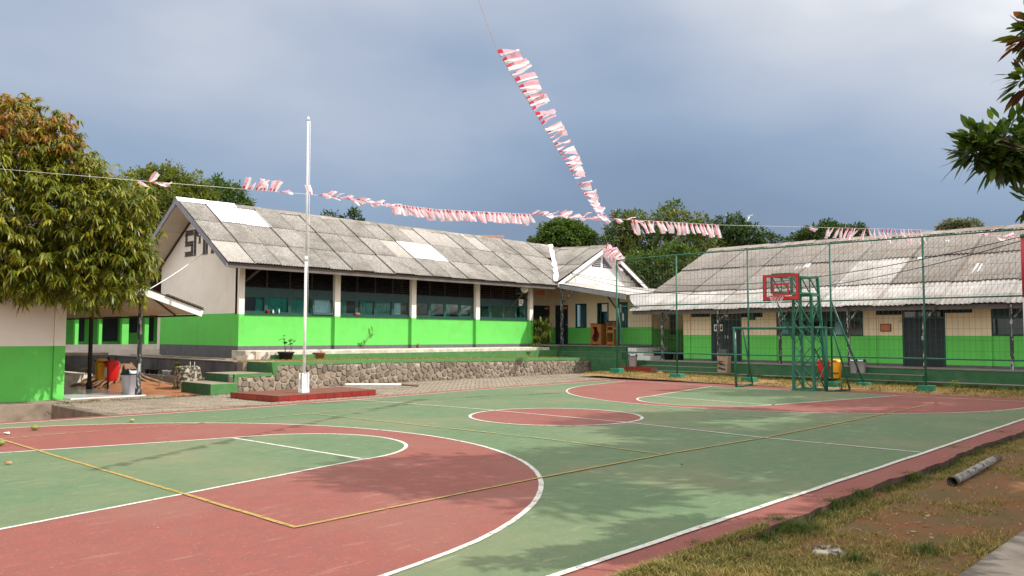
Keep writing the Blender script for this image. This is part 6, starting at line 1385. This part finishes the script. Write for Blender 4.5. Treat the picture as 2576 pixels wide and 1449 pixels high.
# shade trees along the near side of the court, standing outside the picture
def shade(label, base, bl, n, per=11): tree('shade_tree', label, base, bl, n, per, .26, .10, 'leaf_mid', .22, .25, 'spray', .3, .35)
def over(tx, ty, rx, ry, z, rz=1.): return (Vector((tx - SHX * z, ty - SHY * z, z)), (rx, ry, rz))   # a crown lump whose shade falls round (tx, ty)
SHX, SHY = -sund.x / sund.z, -sund.y / sund.z
shade('tall leafy shade tree beside the court, near the fallen pipe', (1.5, -14.2, -.1), [over(-6., -3.3, 1.3, 1.1, 8., .8), over(-3.8, -4.2, 1.6, 1.1, 8.6, .9), over(-6.3, -5.2, .9, .7, 7.6, .6), over(-3.9, -8.25, 1.2, .45, 5.2, .8), over(-.9, -4.9, 1.9, 1.3, 9., 1.), over(-2.7, -6.5, 1.7, .9, 8., .8), over(.2, -6.7, 1.7, .9, 8., .8), over(-1.2, -7.6, 1.3, .5, 6.5, .8), over(-4.2, -8.8, 1.0, .35, 5, .5), over(-2.9, -7.7, 1., .4, 6, .6)], 1700)
shade('wide shade tree beside the middle of the court', (8., -14.5, -.1), [over(.9, -1.3, 1.7, .7, 10., .7), over(2.4, -5.4, 1.8, 1.1, 9.6), over(3.2, -2.1, 1.6, .6, 10.4, .7), over(5.0, -5.0, 1.7, 1.1, 9.8), over(1.0, -8.3, 1.6, .6, 5.6, .8), over(3.6, -7.2, 1.9, .9, 7.4), over(7.4, -6.0, 1.8, 1.2, 9), over(6.3, -7.6, 1.6, .8, 7.5), over(-.2, -2.8, 1.2, .5, 9.6, .6)], 1900)
shade('shade tree beyond the pillar at the far end of the court', (17, -14.5, -.1), [over(8.6, -3., 1.8, 1.4, 9.6), over(12, -4.6, 1.9, 2., 9.4), over(9.6, .2, 1.3, .8, 10.4, .7), over(14.5, -6, 2, 2, 9), over(10.2, -6.8, 2., 1.3, 8), over(11.2, -1.6, 1.5, 1., 9.6), over(9, -8, 1.5, .8, 7)], 1600)

# ------------------------------------------------------------------ small plants
def leaf(mb, p, d, ln, w, droop=.3, mi=0):
    p, d = Vector(p), Vector(d).normalized(); s_ = d.cross(Vector((0, 0, 1)))
    if s_.length < .05: s_ = Vector((1, 0, 0))
    s_.normalize(); c = lambda t: p + d * ln * t - Vector((0, 0, ln * droop * t * t))
    mb.raw([c(0), c(.35) - s_ * w * .5, c(.35) + s_ * w * .5, c(.72) - s_ * w * .38, c(.72) + s_ * w * .38, c(1)], [(0, 2, 1), (1, 2, 4, 3), (3, 4, 5)], mi)
def rdir(z0=-.2, z1=.9): a = random.uniform(0, 6.283); return Vector((math.cos(a), math.sin(a), random.uniform(z0, z1)))
def pot(par, p, r, h, m_):
    mb = MB(); mb.lathe([(r * .72, 0), (r * .98, h * .8), (r * 1.08, h * .82), (r * 1.08, h), (r * .92, h), (r * .88, h * .86), (.001, h * .84)], p, 18); return mb.build('pot', M[m_], par)
def potted(label, p, r, h, m_, stems, lm, ln, w, per, sh=.3, name='potted_plant', group=None, nopot=False, z0=-.1):
    p = Vector(p); t = thing(name, label, 'plant', tuple(p), group)
    if not nopot: pot(t, p, r, h, m_)
    sm, lf = MB(), MB()
    for k in range(stems):
        b = p + Vector((random.gauss(0, r * .3), random.gauss(0, r * .3), h * .8 if not nopot else 0)); e = b + Vector((random.gauss(0, sh * .28), random.gauss(0, sh * .28), sh * random.uniform(.7, 1.2))); sm.tube([b, b.lerp(e, .5) + Vector((random.gauss(0, .02), 0, 0)), e], [.008, .007, .004], 5)
        for j in range(per): leaf(lf, b.lerp(e, random.uniform(.45, 1)), rdir(z0), ln * random.uniform(.7, 1.2), w, .35)
    sm.build('stem', M['bark'], t); lf.build('leaves', M[lm], t); return t
def on_terrace(px_, py_): return atz(px_, py_, .845)
def on_sill(px_, nm, lab, cat, prof, mm, sq=None):
    q = aty(px_, 785, YF - .02); mb = MB(); mb.lathe(prof, (q.x, YF - .015, GZ + .046), 12, sq=sq); return tag(mb.build(nm, M[mm], loc=(q.x, YF - .015, GZ + .046)), lab, cat)
on_sill(674, 'flower_pot', 'small red flower pot on the sill of the leftmost classroom window bay', 'flower pot', [(.035, 0), (.05, .10), (.055, .10), (.055, .12), (.02, .118)], 'pot_red')
on_sill(687, 'bottle', 'squat pale bottle on the sill right of the red pot', 'bottle', [(.03, 0), (.035, .07), (.012, .11), (.012, .14)], 'pot_white'); on_sill(702, 'bottle', 'slim pale bottle on the sill left of the flagpole', 'bottle', [(.022, 0), (.024, .11), (.01, .15), (.01, .18)], 'pot_white')
on_sill(899, 'small_box', 'little brown box on the sill of the second window bay', 'box', [(.10, 0), (.10, .11)], 'clay', (1, .5, 12))
p = on_terrace(719, 905); potted('black pot with a dark leafy plant on the terrace left of the flagpole', (p.x, p.y, .845), .26, .27, 'pot_black', 4, 'leaf_dark', .22, .09, 6, .5)
p = on_terrace(803, 902); potted('brown clay pot with yellow stubby shoots on the terrace right of the flagpole', (p.x, p.y, .845), .20, .22, 'clay', 4, 'leaf_lime', .14, .05, 2, .22)
p = on_terrace(912, 897); sp = thing('sapling', 'thin bare sapling with a few yellow green leaves on the terrace', 'plant', (p.x, p.y, .845))
def sx(px_, py_): return aty(px_, py_, p.y)
mb = MB(); mb.tube([Vector((p.x, p.y, .83)), sx(914, 875), sx(916, 866), sx(927, 850), sx(931, 838), sx(938, 833)], [.016, .012, .011, .009, .008, .006], 6); mb.tube([sx(916, 866), sx(918, 858), sx(919, 852)], .006, 5); mb.build('stem', M['bark'], sp)
mb = MB()
for (px_, py_, d, l_) in ((937, 834, (-.3, 0, 1), .26), (938, 834, (1, -.6, .5), .28), (938, 834, (.6, -.5, -.2), .16), (916, 867, (-.1, 0, 1), .22), (915, 866, (-1, .4, .3), .28)): leaf(mb, sx(px_, py_), d, l_, .11, .05)
mb.build('leaves', M['leaf_lime'], sp)
p = on_terrace(1050, 894); ty = thing('tyre_planter', 'half buried brown tyre planter holding a cut pinkish stump on the terrace', 'planter', (p.x, p.y, .84))
mb = MB(); mb.lathe([(.20, 0), (.30, .02), (.33, .09), (.30, .17), (.22, .19), (.19, .12)], (p.x, p.y, .84), 22); mb.build('tyre', M['tyre'], ty); mb = MB(); mb.tube([(p.x + .05, p.y, .9), (p.x + .08, p.y, 1.2), (p.x + .04, p.y, 1.34)], [.045, .04, .02], 7); mb.tube([(p.x + .1, p.y, .9), (p.x + .13, p.y, 1.25)], [.03, .02], 6); mb.build('stump', M['root'], ty)
p = on_terrace(1186, 890); potted('small bright plant standing in front of the walkway between the tyres', (p.x, p.y + .2, .84), .1, .1, 'clay', 2, 'leaf_bright', .22, .08, 5, .4, nopot=True)
p = on_terrace(1316, 889); potted('small plant with dark stems in a white printed pot near the porch', (p.x, p.y, .84), .12, .2, 'pot_white', 3, 'leaf_dark', .14, .06, 4, .36)
p = on_terrace(1362, 888); tp2 = thing('young_tree', 'young tree with pale yellow green drooping leaves planted in a tyre by the porch', 'tree', (p.x, p.y, .8))
mb = MB(); mb.lathe([(.28, 0), (.40, .02), (.42, .06), (.38, .11), (.28, .12)], (p.x, p.y, .8), 22); mb.build('tyre', M['tyre'], tp2)
mb = MB(); mb.tube([(p.x, p.y, .8), (p.x + .02, p.y, 1.5), (p.x - .03, p.y, 2.2), (p.x, p.y, 2.55)], [.03, .025, .018, .008], 7)
lf = MB()
for k in range(46):
    z = random.uniform(1.22, 2.5); d = rdir(.1, .6); b = Vector((p.x, p.y, z)); ln = (.62 if z < 2 else .5) * random.uniform(.6, 1.1) * (.75 if 1.55 < z < 1.75 else 1); e = b + Vector((d.x, d.y, d.z * .6)) * ln; mb.tube([b, b.lerp(e, .6) + Vector((0, 0, .05)), e], [.008, .006, .003], 4)
    for j in range(8):
        q = b.lerp(e, .3 + .7 * j / 7); leaf(lf, q, Vector((d.x, d.y, -.6)) * .6 + rdir(-1.2, -.1) * .7, .17 * random.uniform(.8, 1.2), .055, .5)
mb.build('stem', M['bark'], tp2); lf.build('leaves', M['leaf_lime'], tp2)
p = on_terrace(1215, 892); mb = MB(); mb.lathe([(.14, 0), (.12, .12), (.09, .22), (.10, .26)], (p.x, p.y + .1, .83), 10); tag(mb.build('tree_stump', M['root'], loc=(p.x, p.y + .1, .83)), 'short orange brown cut stump on the terrace against the green kerb', 'stump')
p = on_terrace(1102, 893); mb = MB(); mb.lathe([(.16, 0), (.15, .05), (.07, .10), (.01, .11)], (p.x, p.y + .05, .83), 9, sq=(1.5, .8, 2.2)); tag(mb.build('brick_rubble', M['brick_bit'], loc=(p.x, p.y, .83)), 'little heap of orange rubble on the terrace right of the tyre planter', 'rubble')
# pots on the ledge
GP = 'small pots along the ledge'
for (px_, mm, lab, pl2) in ((370, 'pot_black', 'first black pot along the ledge from the planter box', 0), (382, 'pot_black', 'second black pot along the ledge from the planter box', 0), (393, 'pot_black', 'black pot just left of the worn white post', 1), (414, 'pot_white', 'white speckled pot right of the worn post', 0), (425, 'pot_white', 'second white pot right of the worn post', 0), (445, 'pot_black', 'black pot under the bright bushy plant', 3), (457, 'pot_black', 'black pot right of the bushy plant', 1), (467, 'pot_black', 'black pot left of the red pot', 1), (477, 'pot_red', 'red pot holding a thin cane on the ledge', 2), (488, 'pot_black', 'black pot with a cane beside the mossy block', 2), (590, 'pot_red', 'small red pot alone by the green stairs', 0)):
    yb_ = 948 if px_ < 400 else 950 if px_ < 500 else 962
    if px_ == 590: q = atx(px_, 964, -.33); pz = Vector((-.33, max(q.y, 13.3), .25))
    else: q = atx(px_, yb_, -.32); pz = Vector((-.32, q.y, .25))
    t = thing('ledge_pot', lab, 'plant pot', tuple(pz), GP); r = .085; pot(t, pz, r, .17, mm)
    if pl2 == 2: mb = MB(); mb.tube([pz + Vector((0, 0, .1)), pz + Vector((.01, 0, .52))], .007, 5); mb.build('cane', M['string'], t)
    if pl2 in (1, 3):
        lf = MB()
        for k in range(7 if pl2 == 1 else 40): leaf(lf, pz + Vector((0, 0, .15 if pl2 == 1 else random.uniform(.12, .42))), rdir(.2, 1.4), .16 if pl2 == 1 else .27, .05 if pl2 == 1 else .09, .4)
        lf.build('leaves', M['leaf_dark' if pl2 == 1 else 'leaf_lime'], t)
# plants in the corner by the right building, on soil, by walls
for (px_, h_, lab) in ((1655, .5, 'big black pot with grassy plant left in the shaded corner'), (1682, 1.0, 'big black pot with a tall broad leaved plant in the shaded corner'), (1712, .7, 'big black pot with a dry shrub nearest the right wall corner')):
    q = atx(px_, 895, 18.1); potted(lab, (18.1, q.y if px_ < 1700 else 7.98 + .1, RF), .24, .38, 'pot_black', 5, 'leaf_mid' if px_ < 1700 else 'leaf_yellow', .34 if h_ == 1 else .26, .12 if h_ == 1 else .03, 6, h_, name='corner_plant', z0=.2)
p = atz(300, 950, .2)
rootc = Vector((-2.35, 16.2, .08)); rt_ = thing('tree_root_stump', 'old tree stump with spreading tan surface roots on the red soil', 'stump', tuple(rootc))
mb = MB()
mb.lathe([(.6, -.1), (.40, .18), (.30, .45), (.24, .62), (.02, .66)], rootc, 14, sq=(1.1, .9, 2.4))
for k in range(60):
    a = random.uniform(0, 6.283); ln = random.uniform(.6, 1.8); b = rootc + Vector((.22 * math.cos(a), .22 * math.sin(a), random.uniform(.35, .68))); e = rootc + Vector((ln * math.cos(a), ln * math.sin(a), -.08)); m1 = b.lerp(e, .35) + Vector((0, 0, -.10)); m2 = b.lerp(e, .7) + Vector((random.gauss(0, .06), random.gauss(0, .06), -.06)); mb.tube([b, m1, m2, e], [.055, .05, .035, .015], 6)
mb.v = [(x + .03 * mnoise.noise((x * 5, y * 5, z * 5)), y + .03 * mnoise.noise((x * 5 + 9, y * 5, z * 5)), z + .03 * mnoise.noise((x * 5, y * 5 + 7, z * 5))) for x, y, z in mb.v]
mb.build('roots', M['root'], rt_)
q = atz(470, 992, .05); bl_ = Vector((-1.62, 14.0, .0)); bt = thing('mossy_stump', 'squat mossy grey cut trunk standing in the soil in front of the dark wall', 'stump', tuple(bl_))
z1 = aty(470, 921, 14.0).z; xc = aty(472, 950, 14.0).x; wd_ = aty(502, 950, 14).x - aty(444, 950, 14).x
mb = MB(); mb.lathe([(wd_ * .62, -.1), (wd_ * .54, .1), (wd_ * .50, z1 * .6), (wd_ * .47, z1 - .04), (wd_ * .40, z1), (.01, z1 - .02)], (xc, 14.0, 0), 22, sq=(1, .9, 3)); mb.v = [(x + .035 * mnoise.noise((x * 4, y * 4, z * 4)), y + .03 * mnoise.noise((x * 4 + 9, y * 4, z * 4)), z) for x, y, z in mb.v]; mb.build('trunk', M['moss'], bt)
lf = MB()
for k in range(80): a = random.uniform(0, 6.28); leaf(lf, (xc + wd_ * .58 * math.cos(a), 14.0 + wd_ * .55 * math.sin(a), .02), rdir(.8, 2.5), random.uniform(.12, .34), .02, .5)
for k in range(26): leaf(lf, (xc + wd_ * .5 + random.uniform(-.05, .2), 13.8 + random.uniform(-.3, .2), random.uniform(.1, .35)), rdir(.3, 1.5), random.uniform(.15, .26), .05, .5)
lf.build('weeds', M['leaf_lime'], bt)
q = aty(330, 905, 17.0); potted('straggly yellow green weed in the planter box behind the dark post', (aty(215, 900, 16.9).x, 16.9, .42), .1, .1, 'clay', 3, 'leaf_lime', .28, .09, 6, .35, nopot=True)
q = atx(455, 965, -1.9); potted('thin weed growing out of the red soil below the ledge', (-1.75, 14.9, .02), .1, .1, 'clay', 2, 'leaf_mid', .16, .05, 4, .45, nopot=True)
for (px_, py_, lab, lm) in ((1330, 893, 'low green weeds by the porch foot on the terrace', 'leaf_mid'), (1415, 888, 'bright low plant at the foot of the porch platform', 'leaf_bright'), (1440, 887, 'small leafy weed right of the bright plant under the porch', 'leaf_mid')):
    p = on_terrace(px_, py_); potted(lab, (p.x, p.y, .82), .12, .1, 'clay', 5, lm, .16, .06, 5, .2, name='weed', nopot=True)
for (px_, py_, lab) in ((2120, 980, 'yellow green weed clump by the right goal foot'), (2400, 985, 'low weeds on the verge behind the fence')):
    p = atz(px_, py_, .06); potted(lab, (p.x, p.y, .05), .2, .1, 'clay', 8, 'leaf_lime', .18, .05, 6, .3, name='weed', nopot=True)

# ------------------------------------------------------------------ grass
M['blade_dry'] = leafmat('blade_dry', [(.29, .22, .065), (.13, .12, .03), (.36, .28, .10), (.09, .10, .022), (.22, .165, .05)], .25, .7, .2)
M['blade_green'] = leafmat('blade_green', [(.05, .085, .016), (.08, .105, .022), (.035, .065, .013), (.14, .14, .035)], .3, .6, .25)
def blades(name, pts, h, lm, kind='stuff', lean=.6, w=.006):
    n = len(pts); P = np.array(pts); H = h * rng.uniform(.5, 1.4, n); a = rng.uniform(0, 6.283, n); ln = rng.uniform(.2, 1.6, n) * lean
    S = np.stack([np.cos(a), np.sin(a), 0 * a], 1); Dd = np.stack([-np.sin(a), np.cos(a), 0 * a], 1) * (H * ln)[:, None]
    w_ = w * rng.uniform(.6, 1.4, n)[:, None]; mid = P + Dd * .35 + np.array([0, 0, 1]) * (H * .62)[:, None]; tip = P + Dd + np.array([0, 0, 1]) * (H * .9)[:, None]
    V = np.stack([P - S * w_, P + S * w_, mid - S * w_ * .7, mid + S * w_ * .7, tip], 1).reshape(-1, 3); k = np.arange(n)[:, None, None] * 5
    F = (np.array([[0, 1, 3], [0, 3, 2], [2, 3, 4]])[None] + k).reshape(-1, 3)
    me = npmesh(name, V, F, [M[lm]]); o = bpy.data.objects.new(name, me); COL.objects.link(o); o['kind'] = kind; return o
def lawn_pts(n, dense):
    out = []; Pa, dv = Vector((A.x, A.y)), Vector((d_path.x, d_path.y)); nv = Vector((n_path.x, n_path.y))
    while len(out) < n:
        u = random.random() ** 1.7; x = -9.2 + u * 14; y = -7.42 - random.random() ** 1.2 * (2.2 + .25 * (x + 9))
        if (Vector((x, y)) - Pa).dot(nv) > -.01: continue
        if y > slab_edge(x) - .01 and x > -6.0: continue
        g = mnoise.noise((x * .8, y * .8, 7)) + .5 * mnoise.noise((x * 2.6, y * 2.6, 3)) + (.45 if y > -7.85 else 0) + (.25 if x < -6.3 else -.1)
        if g < dense + random.gauss(0, .12): continue
        out.append((x, y, lawn_z(x, y) - .005 if y < slab_edge(x) else .0))
    return out
A = Vector(pb); d_path = (Vector(pa) - Vector(pb)); d_path.z = 0; d_path.normalize(); n_path = nrm
blades('dry_grass', lawn_pts(52000, .06), .040, 'blade_dry', lean=1.3, w=.0034)
blades('green_grass', lawn_pts(22000, .34), .032, 'blade_green', lean=1.0, w=.003)
tufts = []
for (px_, py_, n, r) in ((1960, 1312, 900, .17), (2010, 1325, 700, .15), (2090, 1265, 500, .12), (1905, 1345, 260, .10), (1770, 1392, 200, .07), (1745, 1370, 120, .05), (1650, 1435, 160, .05), (2160, 1240, 500, .16), (2290, 1195, 350, .14), (2200, 1450, 200, .08), (1870, 1400, 160, .07), (2400, 1128, 300, .2), (2520, 1090, 300, .25), (2150, 1405, 180, .08), (2330, 1380, 260, .14)):
    c = atz(px_, py_, -.02)
    for _ in range(n): a, rr = random.uniform(0, 6.28), abs(random.gauss(0, r)); tufts.append((c.x + rr * math.cos(a), c.y + rr * math.sin(a) * .7, -.05))
for _ in range(5200):
    x = -6.4 + 9 * random.random() ** 1.3; g = mnoise.noise((x * 1.6, 2, 0)) + .4 * mnoise.noise((x * 5, 0, 4))
    if g < -.05 + random.gauss(0, .1): continue
    y = slab_edge(x) - abs(random.gauss(0, .07)) + .02; tufts.append((x, y, lawn_z(x, min(y, slab_edge(x))) - .01))
blades('grass_tufts', tufts, .065, 'blade_green', lean=.9, w=.0035)
pts_ = []
while len(pts_) < 15000:
    x, y = random.uniform(13.0, 16.1), random.uniform(-8, 9.6)
    if mnoise.noise((x * 1.2, y * 1.2, 1)) + (.3 if x > 15 else 0) > -.15 + random.gauss(0, .1): pts_.append((x, y, strip_z(x, y)))
blades('verge_grass', pts_, .07, 'blade_dry', lean=1.2, w=.007)
pts_ = []
while len(pts_) < 5000:
    x, y = random.uniform(15.5, 16.1), random.uniform(-9, 4.4)
    if mnoise.noise((x * 1.2, y * 1.6, 8)) > .02: pts_.append((x, y, strip_z(x, y)))
blades('verge_weeds', pts_, .13, 'blade_green', lean=.8, w=.01)
pts_ = [(x, random.uniform(wallfoot(x) + .25, 13.7), wtop(x) - .02) for x in [random.uniform(.4, 16.5) for _ in range(9000)]]
blades('terrace_grass', pts_, .05, 'blade_dry', lean=1.2, w=.006)
pts_ = [(random.uniform(-6.1, -.5), random.uniform(10.3, 10.9), .0) for _ in range(500)] + [(x, wallfoot(x) - random.uniform(0, .06), .0) for x in [random.uniform(1.5, 15) for _ in range(900)] if mnoise.noise((x * 1.1, 0, 0)) > .1]
blades('crack_grass', pts_, .06, 'blade_green', lean=.8, w=.006)

# dead leaves and grit on the verge
def scatter(name, n, f, L, W, lm, flat=.25):
    P = np.array([f() for _ in range(n)]); a = rng.uniform(0, 6.283, n); D = np.stack([np.cos(a), np.sin(a), rng.uniform(-.1, flat, n)], 1)
    N = np.tile(np.array([[0, 0, 1.]]), (n, 1)) + unit(n) * .5; V, F = leaves_np(P, D, N, L * rng.uniform(.5, 1.3, n), W * rng.uniform(.6, 1.3, n), rng.uniform(-.3, .3, n))
    o = bpy.data.objects.new(name, npmesh(name, V, F, [M[lm]])); COL.objects.link(o); o['kind'] = 'stuff'
M['leaf_litter'] = leafmat('leaf_litter', [(.20, .09, .035), (.30, .18, .08), (.12, .06, .03), (.34, .25, .13)], .1, .7, .2)
def on_verge():
    while True:
        x, y = -8.6 + random.random() ** 1.4 * 12, -7.45 - random.random() * 2.4
        if y < slab_edge(x) and (Vector((x, y)) - Vector((A.x, A.y))).dot(Vector((n_path.x, n_path.y))) < -.02: return (x, y, lawn_z(x, y) + .008)
scatter('leaf_litter', 420, on_verge, .055, .028, 'leaf_litter')
def on_court(): return (random.uniform(-11, 10), random.uniform(-6.9, 6.4), .018)
scatter('court_litter', 90, on_court, .035, .015, 'leaf_litter', .1)
M['grit'] = leafmat('grit', [(.20, .12, .07), (.30, .24, .18), (.12, .07, .04)], 0., .9, .1)
pm_v, pm_f = [], []
for _ in range(900):
    c = Vector(on_verge()); r = random.uniform(.004, .014); k = len(pm_v); pm_v += [c + Vector((r, 0, 0)), c + Vector((-r * .6, r, 0)), c + Vector((-r * .7, -r * .8, 0)), c + Vector((0, 0, r * .9))]; pm_f += [(k, k + 1, k + 3), (k + 1, k + 2, k + 3), (k + 2, k, k + 3)]
o = bpy.data.objects.new('grit', npmesh('grit', np.array([tuple(v) for v in pm_v]), np.array(pm_f), [M['grit']])); COL.objects.link(o); o['kind'] = 'stuff'

# ------------------------------------------------------------------ far crane and street lamp
cr = thing('tower_crane', 'tip of a far orange tower crane jib just above the long ridge', 'crane', tuple(atd(1255, 640, 160)))
mb = MB(); p0_, p1_ = atd(1180, 607, 160), atd(1268, 603, 160); q0_, q1_ = p0_ + Vector((0, 0, 1.1)), p1_ + Vector((0, 0, .7))
mb.beam(p0_, p1_, .22, .22); mb.beam(q0_, q1_, .2, .2)
for k in range(9): mb.beam(p0_.lerp(p1_, k / 9), q0_.lerp(q1_, (k + .5) / 9), .14, .14); mb.beam(q0_.lerp(q1_, (k + .5) / 9), p0_.lerp(p1_, (k + 1) / 9), .14, .14)
M['crane'] = mat('crane', (.60, .34, .20)); mb.build('jib', M['crane'], cr)
mb = MB(); mb.beam(p0_ - Vector((0, 0, 40)), p0_ + Vector((0, 0, .0)), 1.6, 1.6); mb.build('mast', M['crane'], cr)
lp0, lp1 = atd(1876, 575, 70), atd(1884, 545, 70)
sl_t = thing('street_lamp', 'slender grey street lamp rising over the trees beyond the right ridge', 'street lamp', tuple(lp0 - Vector((0, 0, 9))))
mb = MB(); mb.tube([lp0 - Vector((0, 0, 9)), lp0, lp0.lerp(lp1, .6), lp1], [.09, .07, .05, .05], 8); mb.build('pole', M['galv'], sl_t)
mb = MB(); mb.hexa([lp1 + Vector((-.1, .1, 0)), lp1 + Vector((.25, -.25, .12)), lp1 + Vector((.30, -.2, .12)), lp1 + Vector((-.05, .15, 0))], [lp1 + Vector((-.1, .1, .08)), lp1 + Vector((.25, -.25, .2)), lp1 + Vector((.30, -.2, .2)), lp1 + Vector((-.05, .15, .08))]); mb.build('lamp_head', M['galv'], sl_t)
